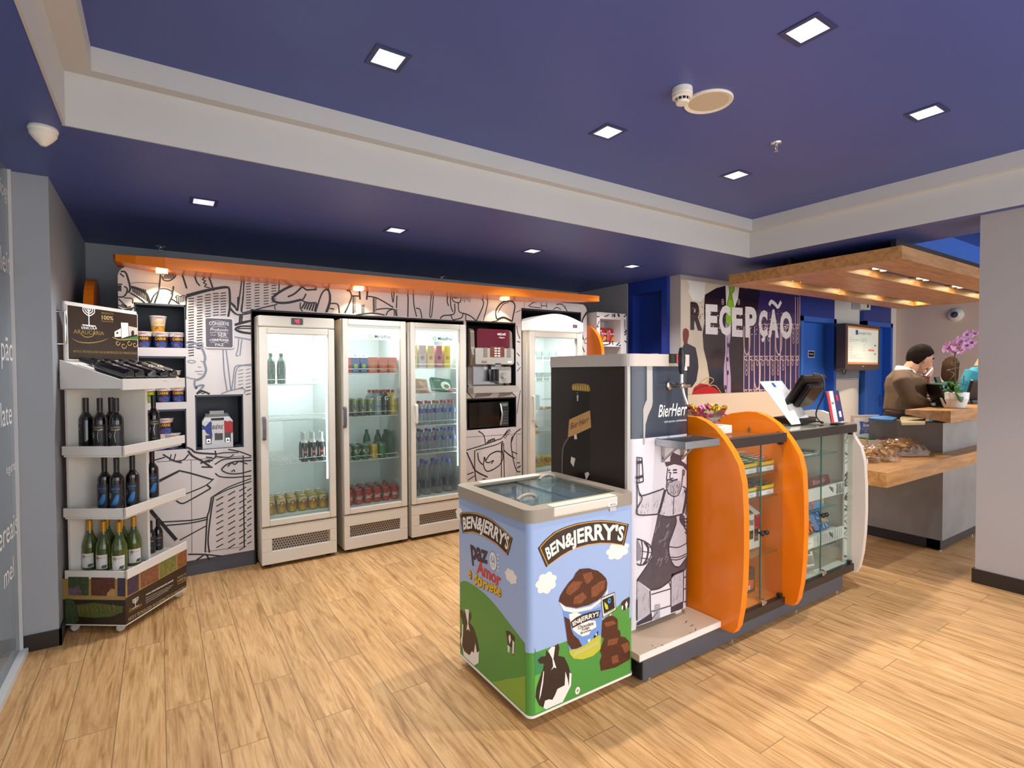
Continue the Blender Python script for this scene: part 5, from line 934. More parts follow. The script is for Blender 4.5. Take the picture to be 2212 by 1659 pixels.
# ------------------------------------------------------------ bottles
BG=mat('bottle_black','#0f0d10',.08,coat=.6); CAPS=mat('capsule_black','#1c181b',.35); LBK=mat('label_charcoal','#29252a',.45); MED=mat('medal_silver','#cfc6b4',.35,.4); LBL=mat('label_blue','#2f7fc4',.4); WG=mat('bottle_green','#4b5a1e',.07,coat=.6,noise=.25,nscale=6); GCAP=mat('capsule_gold','#c08c2a',.35,.5); LWH=mat('label_white','#e4dfd9',.5)
def bottle(kind):
    t=thing('wine_bottle','','bottle')
    if kind=='white': pr=[(.036,0),(.040,.006),(.041,.14),(.038,.165),(.026,.20),(.017,.225),(.0145,.245)]; nk=[(.0150,.235),(.0152,.30),(.0135,.304),(0,.304)]; bm,cm=WG,GCAP; R_=.0412
    elif kind=='small': pr=[(.026,0),(.029,.005),(.029,.115),(.024,.14),(.013,.16),(.012,.175)]; nk=[(.0125,.165),(.0128,.215),(.011,.218),(0,.218)]; bm,cm=BG,CAPS; R_=.0292
    else: pr=[(.034,0),(.0375,.006),(.0375,.185),(.034,.203),(.020,.222),(.0145,.235),(.014,.25)]; nk=[(.0148,.238),(.0152,.298),(.0155,.318),(.0135,.321),(0,.321)]; bm,cm=BG,CAPS; R_=.0377
    link('body',MB().lathe(pr,bm,n=20),t); link('capsule',MB().lathe(nk,cm,n=16),t)
    mb=MB(); w=1.05; f=lambda z,r=R_: Cy((0,0,0),r,-PI/2)
    def band(z0,z1,a0,a1,m,d): 
        n=8; c=f(0); mb.add([c(R_*(a0+(a1-a0)*i/n),z,d) for z in (z0,z1) for i in range(n+1)],[(i,i+1,n+2+i,n+1+i) for i in range(n)],m,True)
    c=f(0)
    if kind=='black': band(.02,.16,-w,w,LBK,.0003); mb.text('ANGUSTIFOLIA',c,.004,.138,.010,WGL,.0009,w=.052); mb.stroke(c,[(.006,.125),(.0,.09),(.006,.05)],.003,MED,.0009,taper=.8); mb.stroke(c,[(-.02,.131),(.01,.127),(.03,.131)],.003,MED,.0009); mb.text('VINHO TINTO',c,.004,.028,.005,MED,.0009,w=.04)
    if kind=='blue':
        band(.02,.16,-w,w,LBK,.0003); mb.text('GRALHA',c,.006,.128,.012,LBL,.0009,w=.045,bold=.02); mb.text('AZUL',c,.006,.112,.010,LBL,.0009,w=.03)
        for k in range(9): mb.stroke(c,[(-.022+.004*k,.03+.004*(k%3)),(-.006+.003*k,.06),(.012+.0015*k,.098)],.004,LBL,.0008+.0002*k,taper=.8)
    if kind=='white':
        band(.018,.105,-w*.9,w*.75,LWH,.0003); mb.text('CHARDONNAY',c,.004,.085,.006,WGO,.0009,w=.035)
        for k in range(6): mb.stroke(c,[(.004+.004*k,.022),(.006+.004*k,.034+.002*(k%2)),(.012+.004*k,.040)],.003,LBK,.0009)
    if kind=='small': band(.025,.10,-w,w,LBK,.0003); mb.text('Angustifolia',c,0,.082,.008,MED,.0009,w=.036); mb.text('TINTO',c,0,.035,.005,MED,.0009)
    link('front_label',mb,t)
    if kind!='small':
        mb=MB(); c=Cy((0,0,0),R_,-PI/2); a,b=(-.028,.098) if kind!='white' else (-.020,.088)
        mb.disc(c,a,b,.012,.012,MED,.0014); mb.disc(c,a,b,.0075,.0075,LBK if kind!='white' else WGO,.0017); mb.poly(c,[(a-.008,b-.010),(a-.001,b-.008),(a-.006,b-.028)],MED,.0013); mb.poly(c,[(a+.001,b-.008),(a+.008,b-.010),(a+.007,b-.028)],MED,.0013); link('medal',mb,t)
    return Stock(t)
SB={k:bottle(k) for k in ('black','blue','white','small')}
def wine(kind,a,b,z,label,rz=-.32,group=None): p=WL(a,b,z+.0006); SB[kind].put((p.x,p.y,z+.0006),label,group,rz)
Z3,Z2,Z1=1.078,.708,.335
wine('black',.150,.345,Z3,'black wine bottle at the left end of the upper stand shelf, label turned away',-1.6)
wine('black',.135,.243,Z3,'black wine bottle with silver medal in the middle of the upper stand shelf')
wine('black',.130,.135,Z3,'black wine bottle with silver medal beside the front corner of the upper stand shelf',-.25)
wine('black',.225,.245,Z3,'black wine bottle half hidden behind the upper stand row',-.3)
wine('black',.40,.172,Z3,'black wine bottle partly behind the divider on the upper stand shelf',-.05)
wine('black',.502,.172,Z3,'black wine bottle nearest the far end of the upper stand shelf',.0)
wine('blue',.155,.24,Z2,'blue-labelled wine bottle on the left of the second stand shelf',-.5)
wine('blue',.140,.150,Z2,'blue-labelled wine bottle near the front corner of the second stand shelf')
wine('blue',.225,.115,Z2,'wine bottle peeking out behind the blue-labelled bottle near the shelf corner',-.3)
wine('blue',.39,.18,Z2,'blue-labelled wine bottle beside the divider edge of the second stand shelf',-.05)
wine('blue',.482,.175,Z2,'blue-labelled wine bottle nearest the far end of the second stand shelf',.0)
wine('white',.150,.338,Z1,'green white-wine bottle with gold cap at the left end of the bottom shelf')
wine('white',.128,.232,Z1,'green white-wine bottle with gold cap, middle of the front bottom row')
wine('white',.115,.122,Z1,'green white-wine bottle with gold cap at the front corner of the bottom shelf',-.1)
wine('white',.235,.122,Z1,'green white-wine bottle leaning on the divider front of the bottom shelf',.2)
wine('white',.24,.30,Z1,'gold-capped bottle in the back bottom row, left one')
wine('white',.245,.208,Z1,'gold-capped bottle in the back bottom row, right one')
wine('small',.385,.18,Z1,'small black wine bottle closest to the divider on the bottom shelf',0)
wine('small',.440,.165,Z1,'small black wine bottle in the middle of three on the bottom shelf',0)
wine('small',.513,.165,Z1,'small black wine bottle at the far end of the bottom shelf',.1)
sl=math.atan2(1.615-1.492,WD-.014)
for i,(a_,k,lb,r0) in enumerate(((.085,'blue','blue-labelled wine bottle lying in the slanted top tray, nearest the glass wall',2.6),(.170,'blue','blue-labelled wine bottle lying second in the slanted top tray',2.6),(.275,'black','black wine bottle with gold medal lying in the middle of the slanted top tray',2.6),(.393,'black','black wine bottle lying fourth in the slanted top tray',.0),(.480,'black','black wine bottle lying at the far end of the slanted top tray',1.0))):
    d=(E2*math.cos(sl)+V((0,0,math.sin(sl)))); nrm=(V((0,0,1))*math.cos(sl)-E2*math.sin(sl)); p=WL(a_,.022,1.492+.022*math.tan(sl))+nrm*.0392
    xax=d.cross(nrm)*-1; M=Matrix((nrm.cross(d),nrm*-1 if 0 else d.cross(nrm.cross(d)),d)).transposed(); M=Matrix.Rotation(0,3,'Z')@M
    q=Matrix((nrm.cross(d),nrm,d)).transposed()  # columns: side, up, along
    q=Matrix([[ (nrm.cross(d))[r], nrm[r]*-1 if 0 else nrm[r], d[r]] for r in range(3)])
    if q.determinant()<0: q=Matrix([[ (d.cross(nrm))[r], nrm[r], d[r]] for r in range(3)])
    q=q@Matrix.Rotation(PI+(.5 if r0>2 else .2),3,'Z'); SB[k].put(tuple(p),lb,None,0,q.to_euler())
# ============================================================ mural at the reception
fm_=Fr((0,4.045,0),(1,0,0),(0,0,1)); MZ=(1460,580,5.529); my=mat('poster_cream','#dcd0bd',.25,coat=.3,noise=.12,nscale=2.2); MP=mat('poster_plum','#241a2b',.18,coat=.4); MP2=mat('poster_violet','#352a63',.2,coat=.3); TIE=mat('poster_tie_green','#86c01f',.3); LIL=mat('poster_lilac','#b9a3c9',.3); GATE=mat('poster_gate','#d8bcc0',.4); SILH=mat('poster_silhouette','#232238',.3); RUST=mat('poster_rust','#7d2a1c',.4); RED2=mat('poster_red','#c0181c',.3); PLG2=mat('poster_plaster','#e6e6e2',.4,noise=.1,nscale=5)
t=thing('mural_poster','large dark reception poster with a green tie and grungy white lettering','poster',(6.28,4.045,1.27)); mb=MB()
mx0,mx1,mz0,mz1=5.005,7.535,1.275,2.60; mb.box(mx0,mx1,4.045,4.0495,mz0,mz1,my)
def mp_(pts,m,d): 
    q=[(min(max(a,mx0),mx1),min(max(b,mz0),mz1)) for a,b in PP(fm_,MZ,pts)]; mb.poly(fm_,q,m,d)
mp_([(590,205),(480,235),(345,315),(335,480),(340,640),(318,780),(330,960),(370,1120),(398,1290),(390,1500),(1480,1500),(1480,200)],MP,.001)
mp_([(860,200),(1480,200),(1480,1480),(800,1480),(810,700),(900,480)],MP2,.0014) ; mp_([(860,200),(1000,200),(960,660),(810,1000),(805,1480),(780,1480),(790,600)],MP,.0016)
mp_([(130,110),(160,200),(150,280),(200,380),(300,400),(345,330),(350,110)],PLG2,.001)
mp_([(592,200),(755,200),(740,360),(700,470),(610,560),(598,400)],PLG2,.002); mp_([(590,560),(660,640),(650,820),(630,960),(640,1120),(655,1300),(655,1490),(590,1490),(570,1380),(572,1180),(590,1000)],LIL,.0018)
mp_([(630,210),(695,215),(692,270),(668,305),(640,290)],TIE,.0026); mp_([(640,295),(668,308),(686,460),(660,660),(628,695),(592,620),(612,420)],TIE,.0028)
for p in ([(630,212),(640,290),(612,420),(592,620),(628,695)],[(695,215),(692,270),(668,308),(686,460),(660,660)],[(612,820),(612,960),(600,1120),(610,1300),(604,1485)],[(640,270),(660,360),(650,360)]): mb.stroke(fm_,PP(fm_,MZ,p),.008,MP,.0032)
for x,y in ((625,915),(614,1085),(618,1245),(592,1420)): a,b=PP(fm_,MZ,[(x,y)])[0]; mb.disc(fm_,a,b,.02,.03,MP2,.003)
mp_([(75,960),(95,900),(85,850),(80,780),(90,725),(120,712),(150,740),(156,800),(140,860),(138,895),(235,945),(262,1080),(270,1180),(245,1340),(190,1420),(75,1420)],SILH,.0014); mp_([(82,770),(92,722),(122,712),(152,742),(156,800),(138,860),(135,905),(100,900),(84,850)],RUST,.0018)
mp_([(190,1505),(215,1420),(290,1370),(400,1390),(480,1430),(540,1505)],RED2,.002); mb.stroke(fm_,PP(fm_,MZ,[(215,1460),(300,1410),(420,1405),(500,1450),(540,1500)]),.012,MP,.0024)
for p in ([(280,1370),(330,1330),(400,1300),(450,1330),(420,1370),(390,1400),(470,1400),(540,1490)],[(340,1380),(390,1330),(380,1390)]): mb.stroke(fm_,PP(fm_,MZ,p),.010,mat('poster_gold','#d9a36a',.4),.003)
for i in range(11):
    x=812+i*62; mb.stroke(fm_,PP(fm_,MZ,[(x,690),(x-2,1100),(x-4,1470)]),.022 if i%2 else .014,GATE,.0034,smooth=False)
for i,x in enumerate((1425,1455,1478)): mb.stroke(fm_,PP(fm_,MZ,[(x,340),(x,690)]),.014,GATE,.0034,smooth=False)
for y in (690,1070,1470):
    for x in range(830,1470,62):
        if y<700 and x<1010: continue
        a,b=PP(fm_,MZ,[(x,y)])[0]; e=.026; mb.stroke(fm_,[(a+e*math.cos(t_*PI/4),b+e*.72*math.sin(t_*PI/4)) for t_ in range(9)],.010,GATE,.0038)
    mb.stroke(fm_,PP(fm_,MZ,[(800 if y>700 else 1010,y-24),(1480,y-24)]),.006,GATE,.0036,smooth=False); mb.stroke(fm_,PP(fm_,MZ,[(800 if y>700 else 1010,y+24),(1480,y+24)]),.006,GATE,.0036,smooth=False)
for x,y,k in [(840,1100,3),(907,1100,2),(970,1100,1),(1033,1100,1),(1095,1100,1),(1155,1100,3),(1217,1100,3),(1277,1100,2),(1337,1100,1),(1400,720,3),(1450,720,3),(1040,760,2),(1105,750,2),(1390,1100,1),(1445,1100,1)]:
    for q in range(k):
        a,b=PP(fm_,MZ,[(x,y+28+58*q)])[0]; e=.020; mb.stroke(fm_,[(a+e*math.sin(t_*PI/4),b+e*1.7*math.cos(t_*PI/4)) for t_ in range(9)],.008,GATE,.0042)
for x0,y0 in ((845,1030),(1225,1030),(968,1440)): mb.stroke(fm_,PP(fm_,MZ,[(x0-36,y0-320),(x0-32,y0-80),(x0,y0),(x0+32,y0-80),(x0+36,y0-320)]),.02,GATE,.0040)
GR=mat('poster_letter_white','#e9e6ea',.45)
def grunge(t_,lo,hi,m,seed):
    warp(mb,t_,fm_,PP(fm_,MZ,lo),PP(fm_,MZ,hi),m,.0050,.05); rr=random.Random(seed)
    (x0,y1),(x1,_)=lo[0],lo[-1]; y0=hi[0][1]
    for _ in range(26):
        x=rr.uniform(x0-6,x1+6); y=rr.uniform(y0-6,y1+10); s=rr.uniform(3,8); mp_([(x+s*math.cos(k)*rr.uniform(.5,1.2),y+s*math.sin(k)*rr.uniform(.5,1.2)) for k in range(0,6)],m,.0054+rr.random()*.001)
    for _ in range(12):
        x=rr.uniform(x0,x1); y=rr.uniform(y0,y1); s=rr.uniform(2,6); mp_([(x+s*math.cos(k)*rr.uniform(.4,1),y+s*math.sin(k)*rr.uniform(.4,1)) for k in range(0,6)],MP if m is GR else my,.0066+rr.random()*.001)
grunge('R',[(172,712),(312,725)],[(172,412),(312,420)],MP,1)
for i,(c,x0,x1,yb,yt) in enumerate((('E',350,495,760,440),('C',512,648,768,455),('E',665,795,790,478),('P',825,960,800,470),('C',985,1090,790,510),('A',1098,1225,800,500),('O',1240,1385,815,525))): grunge(c,[(x0,yb),(x1,yb+8)],[(x0,yt),(x1,yt+8)],GR,i+5)
mb.stroke(fm_,PP(fm_,MZ,[(1040,790),(1050,830),(1020,862)]),.05,GR,.006); mb.stroke(fm_,PP(fm_,MZ,[(1110,440),(1135,395),(1180,425),(1215,460),(1252,395)]),.05,GR,.006)
for x,y in ((556,385),(556,412),(748,385),(748,412)): a,b=PP(fm_,MZ,[(x,y)])[0]; mb.stroke(fm_,[(a+.018*math.cos(k*PI/4),b+.018*math.sin(k*PI/4)) for k in range(9)],.008,GATE,.005)
link('print',mb,t)
struct('trim_6',MB().box(5.0,7.56,4.02,4.049,0,1.27,CREAM))
# ============================================================ reception
CONC=mat('concrete_laminate','#8f8f90',.45,noise=.28,nscale=3.2); CONB=mat('concrete_brown','#6f665e',.45,noise=.25,nscale=3.2); KICKB=mat('kick_black','#2c2d33',.4)
t=thing('reception_desk','concrete-look reception desk block with a black kickboard','desk',(5.52,1.73,0)); mb=MB()
mb.box(5.50,5.62,1.73,2.95,.10,.69,CONC).box(5.62,9.3,1.73,1.85,.10,.69,CONC); link('lower_block',mb,t)
mb=MB(); mb.box(5.88,5.99,1.855,2.62,.8005,1.067,CONC).box(5.99,9.3,1.855,1.97,.8005,1.077,CONC); link('upper_block',mb,t)
mb=MB(); mb.box(5.53,5.62,1.755,2.95,.012,.10,KICKB).box(5.53,9.3,1.75,1.85,.012,.10,KICKB); link('kickboard',mb,t)
for x,y in ((5.56,1.765),(6.3,1.76),(5.56,2.6)): link('foot',MB().lathe([(.012,0),(.012,.014)],CHROME,(x,y,0),10),t)
mb=MB(); mb.prism(Fr((0,0,0),(1,0,0),(0,1,0)),[(4.40,1.715),(9.3,1.715),(9.3,1.99),(6.02,1.99),(6.02,2.66),(4.40,2.66)],.691,.80,WOOD); single('desk_worktop',mb,'lower oak worktop cantilevered from the reception desk, holding bags and a box','worktop',bevel=.002)
mb=MB(); P=[(5.80,1.775),(9.3,1.775),(9.3,2.09),(5.66,2.07)]; lo=[1.078,1.078,1.078,1.145]
mb.add([(x,y,z) for (x,y),z in zip(P,lo)]+[(x,y,1.187) for x,y in P],[(3,2,1,0),(4,5,6,7),(0,1,5,4),(1,2,6,5),(2,3,7,6),(3,0,4,7)],WOOD); single('high_worktop',mb,'upper oak worktop of the reception desk under the orchid pot','worktop',bevel=.002)
# canopy with light troughs
cx0,cx1,cy0,cy1,cz0,cz1=5.02,9.12,1.87,3.44,2.45,2.556
tr=[(5.26,8.88,2.94,3.16),(5.26,8.88,2.18,2.40)]
c=thing('wooden_canopy','oak ceiling canopy with two rows of sunken spotlights over the reception desk','canopy',((cx0+cx1)/2,(cy0+cy1)/2,cz0)); mb=MB()
for y0,y1 in ((cy0,2.18),(2.40,2.94),(3.16,cy1)): mb.box(cx0,cx1,y0,y1,cz0,cz1,WOOD)
for x0,x1 in ((cx0,5.26),(8.88,cx1)):
    for _,_,y0,y1 in tr: mb.box(x0,x1,y0,y1,cz0,cz1,WOOD)
link('board',mb,c)
for x0,x1,y0,y1 in tr:
    mb=MB(); mb.box(x0,x1,y0,y1,cz1-.035,cz1-.03,BLUE); link('trough_lining',mb,c)
for y in (2.9,2.0): link('hanger',MB().box(5.2,9.0,y-.02,y+.02,cz1,ZL,BLACK),c)
SP=mat('spot_lamp_glow','#fff2d6',.4,em='#ffe3b0',ems=26)
for r,yy in enumerate((3.15,2.37)):
    for i,xx in enumerate((5.76,6.77,7.76,8.77)):
        if r==1 and i==3: pass
        y=yy-.07 if r==0 else yy-.06
        t=thing('twin_spotlight','twin spotlight sunk in the %s canopy trough, %s from the left'%(('rear','front')[r],ORD[i]),'spotlight',(xx,y,cz1-.06),0,'twin spotlights in the wooden canopy')
        mb=MB(); mb.box(xx-.16,xx+.16,y-.09,y+.09,cz1-.042,cz1-.036,BLACK); link('housing',mb,t)
        for s in (-.08,.08): link('lamp',MB().lathe([(.045,cz1-.05),(.035,cz1-.043)],SP,(xx+s,y,0),14),t)
        light('spot_beam','SPOT',(xx,y,cz1-.06),70,(1,.86,.68),.04,(0,0,0),120,.6)
# orchid
pc=hit(2061,881,2,1.188); t=thing('potted_orchid','pink orchid in a white pot on the upper oak worktop','orchid',(pc.x,pc.y,1.188))
POT=mat('pot_white','#eceef0',.25,coat=.3); LEAF=mat('orchid_leaf','#3d6f22',.35,noise=.2,nscale=9); STEM=mat('orchid_stem','#5a4a2a',.5); PETAL=mat('orchid_petal','#dfb0dc',.5,noise=.15,nscale=12); PET2=mat('orchid_lip','#a84f9c',.4); WIR=mat('wire_grey','#6d655c',.4,.5); SOIL=mat('bark_soil','#4a3a2a',.8,noise=.4,nscale=40)
r=.112; link('pot',MB().lathe([(.075,1.188),(.082,1.193),(r*.97,1.275),(r,1.335),(r-.006,1.335),(r-.012,1.325),(0,1.325)],POT,(pc.x,pc.y,0),28),t); link('soil',MB().lathe([(r-.013,1.326),(0,1.33)],SOIL,(pc.x,pc.y,0),20,cap=False),t)
vf=Fr((pc.x,pc.y,0),RT*1.0-V((0,0,RT.z)),(0,0,1))   # faces the room
def q(u,v,d=0): a,b=vf.px(u,v); return vf(a,b,d)
st=[q(2064,848),q(2064,830),q(2063,800),q(2062,775),q(2063,763),q(2068,752),q(2075,740),q(2085,728)]
link('flower_stem',MB().tube(cat(st),.006,STEM,8),t)
mb=MB(); w=[q(2048,820,.02),q(2052,812,.04),q(2056,806,.02),q(2051,800,-.02),q(2043,800,.02),q(2060,795,.04),q(2074,797,.0),q(2068,790,-.04),q(2050,785,.02),q(2068,781,.03),q(2072,778,-.03),q(2056,773,.0)]; mb.tube(cat(w),.003,WIR,5); mb.tube(cat([q(2064,845),q(2075,830,.03),q(2072,812,.05),q(2082,818,.0),q(2074,826,-.03),q(2084,832,.02)]),.003,WIR,5); link('support_wire',mb,t)
def leaf(pts,w,m=LEAF):
    mb=MB(); c_=cat(pts,6); n=len(c_); vs=[]
    for i,p in enumerate(c_):
        p=V(p); a=V(c_[min(n-1,i+1)])-V(c_[max(0,i-1)]); s=a.cross(vf.n).normalized(); k=w*math.sin(PI*(.08+.9*i/(n-1)))**.7
        vs+=[p-s*k,p+vf.n*k*-.25,p+s*k]
    mb.add(vs,[(3*i+j,3*i+j+1,3*i+4+j,3*i+3+j) for i in range(n-1) for j in (0,1)],m,True); o=link('leaf',mb,t); s=o.modifiers.new('thick','SOLIDIFY'); s.thickness=.004; return o
leaf([q(2060,845),q(2058,838,.06),q(2054,850,.10),q(2052,867,.13)],.042); leaf([q(2060,846),q(2045,832,.03),q(2030,829,.05),q(2005,828,.06)],.016); leaf([q(2060,846),q(2050,830,.05),q(2040,825,.04)],.022); leaf([q(2058,848),q(2040,842,.05),q(2025,843,.06)],.014); leaf([q(2062,846),q(2060,832,.02),q(2055,825,.06)],.024)
def flower(u,v,s,rz,d=0):
    c_=q(u,v,d); mb=MB(); 
    for k,(a_,wd,ln) in enumerate(((90,.75,1),(210,.75,1),(330,.75,1),(10,1.15,1),(170,1.15,1))):
        a_=math.radians(a_+rz); f_=Fr(c_+vf.n*(.004*k),vf.u*math.cos(a_)+vf.v*math.sin(a_),vf.v*math.cos(a_)-vf.u*math.sin(a_)); L_=s*ln
        for e in (-1,1):
            vs=[]
            for i in range(7):
                x=i/6; y=wd*.42*L_*math.sin(PI*min(.97,.12+.85*x))**.8; vs+=[f_(x*L_,0,.25*s*x*x),f_(x*L_,e*y,.25*s*x*x-.18*s*math.sin(PI*x))]
            mb.add(vs,[(2*i,2*i+1,2*i+3,2*i+2) for i in range(6)],PETAL,True)
    mb.lathe([(0,-.008),(.010,-.004),(.012,.006),(.004,.018),(0,.02)],PET2,T=Matrix.Translation(c_+vf.n*.02)@Matrix.Rotation(.4,4,'X'),n=8); link('flower',mb,t)
for u,v,s,rz,d in ((2044,752,.062,15,0),(2055,746,.062,60,.03),(2060,755,.055,120,-.03),(2067,738,.060,30,.03),(2076,748,.058,-20,.05),(2082,737,.058,50,.0),(2090,742,.055,10,.03),(2092,728,.052,80,-.02),(2099,722,.045,20,.02),(2072,757,.050,200,.0),(2080,725,.050,-10,.03)): flower(u,v,s,rz,d)
# items on the lower worktop
ZW=.8005
bc=hit(1893,965,2,ZW); t=thing('charity_box','open cream display box with a blue logo cushion print and sweets inside','box',(bc.x,bc.y,ZW)); BOXC=mat('box_cream','#d9c8b4',.5); CARD=mat('logo_blue','#2f5aa8',.4)
def loc(o,rz): return Matrix.Translation(o)@Matrix.Rotation(rz,4,'Z')
T=loc(V((bc.x,bc.y,ZW)),-.55)
mb=MB(); w,d_,h=.34,.22,.08
for b_ in ((-w/2,w/2,-d_/2,-d_/2+.008,0,h),(-w/2,w/2,d_/2-.008,d_/2,0,h),(-w/2,-w/2+.008,-d_/2,d_/2,0,h),(w/2-.008,w/2,-d_/2,d_/2,0,h),(-w/2,w/2,-d_/2,d_/2,0,.006)): mb.box(*b_,BOXC,T)
fo=Fr(T@V((0,-d_/2,0)),T.to_3x3()@V((1,0,0)),(0,0,1)); mb.fbox(fo,-.02,w/2,0,h,0,.002,PW); mb.text('C',fo,.08,.015,.05,mat('print_violet','#6b4f86',.5),.003); link('tray',mb,t)
mb=MB(); mb.box(-w/2,w/2-.06,d_/2+.0,d_/2+.02,0.02,.30,BOXC,T); fo=Fr(T@V((0,d_/2-.001,0)),T.to_3x3()@V((1,0,0)),(0,0,1)); mb.fbox(fo,-w/2+.02,w/2-.075,.075,.275,0,.002,PW)
k=-.03; pts=[]
for i in range(24):
    a_=2*PI*i/24; rr=.062*(1+.10*math.cos(4*a_+PI))/max(abs(math.cos(a_)),abs(math.sin(a_)))*.95; pts.append((k+rr*math.cos(a_),.175+rr*math.sin(a_)))
mb.poly(fo,pts,CARD,.0035); mb.text('ibis',fo,k,.185,.034,PW,.0045,bold=.02); mb.text('budget',fo,k,.155,.020,GOLD,.0045,w=.08); mb.text('HOTEL',fo,k,.135,.008,PW,.0045); link('lid',mb,t)
SW=[mat('sweet_'+n,c_,.3,coat=.5,noise=.3,nscale=50) for n,c_ in (('green','#147a3a'),('orange','#d9481c'),('red','#b8202a'))]
tp=thing('wrapped_sweet','','sweet'); pouch_mb=MB(); pouch_mb.lathe([(0,-.03),(.014,-.02),(.018,0),(.014,.02),(0,.03)],SW[0],n=8,T=Matrix.Rotation(PI/2,4,'Y')); link('wrapper',pouch_mb,tp)
tp2=thing('wrapped_sweet','','sweet'); pm=MB(); pm.lathe([(0,-.03),(.014,-.02),(.018,0),(.014,.02),(0,.03)],SW[1],n=8,T=Matrix.Rotation(PI/2,4,'Y')); link('wrapper',pm,tp2)
s1,s2_=Stock(tp),Stock(tp2)
for i in range(14):
    a=-.12+.075*(i%4)+random.uniform(-.01,.01); b=-.06+.042*(i//4); p=T@V((a,b,.035+.022*(i%3))); (s1 if a<-.02 else s2_).put(tuple(p),'green wrapped sweet in the open cream box' if a<-.02 else 'orange-red wrapped sweet in the open cream box','green sweets in the cream box' if a<-.02 else 'orange sweets in the cream box',random.uniform(0,3))
# bags of golden biscuits
COOK=mat('biscuit_brown','#b07a3c',.5,noise=.5,nscale=35); COO2=mat('biscuit_gold','#d9b26a',.4,noise=.4,nscale=50); CELL=glass('cellophane','#fff3dc',.06,.12,.12,1.0)
def cookiebag(u,v,label,w,d_,h,rz,seed):
    p=hit(u,v,2,ZW); t=thing('biscuit_bag',label,'bag of biscuits',(p.x,p.y,ZW)); T=loc(V((p.x,p.y,ZW)),rz); rr=random.Random(seed); mb=MB()
    for i in range(60):
        a=rr.uniform(-w/2,w/2)*.9; b=rr.uniform(-d_/2,d_/2)*.85; k=1-(2*a/w)**4*.6; z=rr.uniform(.012,h*.85)*k; r_=rr.uniform(.020,.032)
        M=T@Matrix.Translation((a,b,z))@Matrix.Rotation(rr.uniform(-.7,.7),4,'X')@Matrix.Rotation(rr.uniform(-.7,.7),4,'Y'); mb.lathe([(r_*.8,-.005),(r_,0),(r_*.8,.006),(r_*.3,.007)],COOK if i%3 else COO2,T=M,n=9)
    o=link('biscuits',mb,t); o['kind']='stuff'
    mb=MB(); n,m=18,9; vs=[]
    for j in range(m+1):
        for i in range(n+1):
            x=i/n*2-1; y=j/m*2-1; k=max(0,(1-abs(x)**5)*(1-abs(y)**4)); vs.append(T@V((x*w/2*1.08,y*d_/2*1.05,.004+h*1.05*k**.6*(1+.12*math.sin(9*x+5*y+seed)+.08*math.sin(17*x-11*y)))))
    mb.add(vs,[(j*(n+1)+i,j*(n+1)+i+1,(j+1)*(n+1)+i+1,(j+1)*(n+1)+i) for j in range(m) for i in range(n)],CELL,True); link('cellophane',mb,t)
cookiebag(1884,994,'clear bag of golden biscuits near the front edge of the lower oak worktop',.33,.22,.10,-.35,3)
cookiebag(1946,982,'clear bag of golden biscuits beside the cream sweets box',.36,.22,.12,-.5,8)
# folders and papers on the block behind
ZB_=1.0678
def folded(name,u0,v0,pts,label,cat_,m,h=.012,z=ZB_):
    f_=Fr((0,0,z),(1,0,0),(0,1,0)); P=[]
    for u,v in pts: p=hit(u,v,2,z+h); P.append((p.x,p.y))
    mb=MB(); mb.prism(f_,P,0,h,m); return single(name,mb,label,cat_,bevel=.003)
folded('folder',0,0,[(1944,903),(1950,897),(1990,892),(2000,900),(1998,912),(1948,913)],'thick beige folder on the grey block beside the upper oak worktop','folder',mat('folder_beige','#b3a37f',.6,noise=.1,nscale=12),.022)
folded('paper_folder',0,0,[(1876,903),(1888,899),(1915,898),(1938,902),(1928,907),(1905,906)],'bright blue paper folder lying on the grey desk block','folder',mat('folder_blue','#1f6fae',.5),.02)
# terminals behind the upper worktop
def slab(name,label,cat_,px_,dist_y,th,m,m2=None):
    f_=Fr((0,dist_y,0),(1,0,0),(0,0,1)); P=[f_.px(*p) for p in px_]; mb=MB(); mb.prism(f_,P,-th,0,m); return single(name,mb,label,cat_,bevel=.002)
# screens standing on the worktop edge, tilted
def screen(label,cx,cy,w,h,rz,tilt,z0):
    t=thing('computer_monitor',label,'monitor',(cx,cy,z0)); T=loc(V((cx,cy,z0)),rz)@Matrix.Translation((0,0,.04))@Matrix.Rotation(tilt,4,'X')
    link('screen_shell',MB().box(-w/2,w/2,-.015,.02,0,h,CB,T),t,bevel=.008); T2=loc(V((cx,cy,z0)),rz); link('stand',MB().box(-.08,.08,-.06,.07,0,.012,CB,T2).box(-.03,.03,.0,.03,.01,.12,CB,T2),t); return t
screen('black monitor back between the receptionist and the orchid pot',6.28,2.0,.26,.20,.75,-.35,1.188)
screen('black monitor leaning behind the orchid at the pillar edge',7.18,1.99,.22,.22,-.5,.3,1.188)
mb=MB(); p=hit(2068,838,2,1.34); 
t=thing('card_terminal','black payment tablet standing behind the orchid pot','tablet',(6.50,2.03,1.188)); T=loc(V((6.50,2.03,1.188)),.2); link('tablet',MB().box(-.14,.14,-.01,.01,.16,.30,CB,T@Matrix.Rotation(-.25,4,'X')),t,bevel=.006); link('stand',MB().box(-.02,.02,-.01,.01,.0,.2,CB,T).box(-.06,.06,-.04,.04,0,.01,CB,T),t)
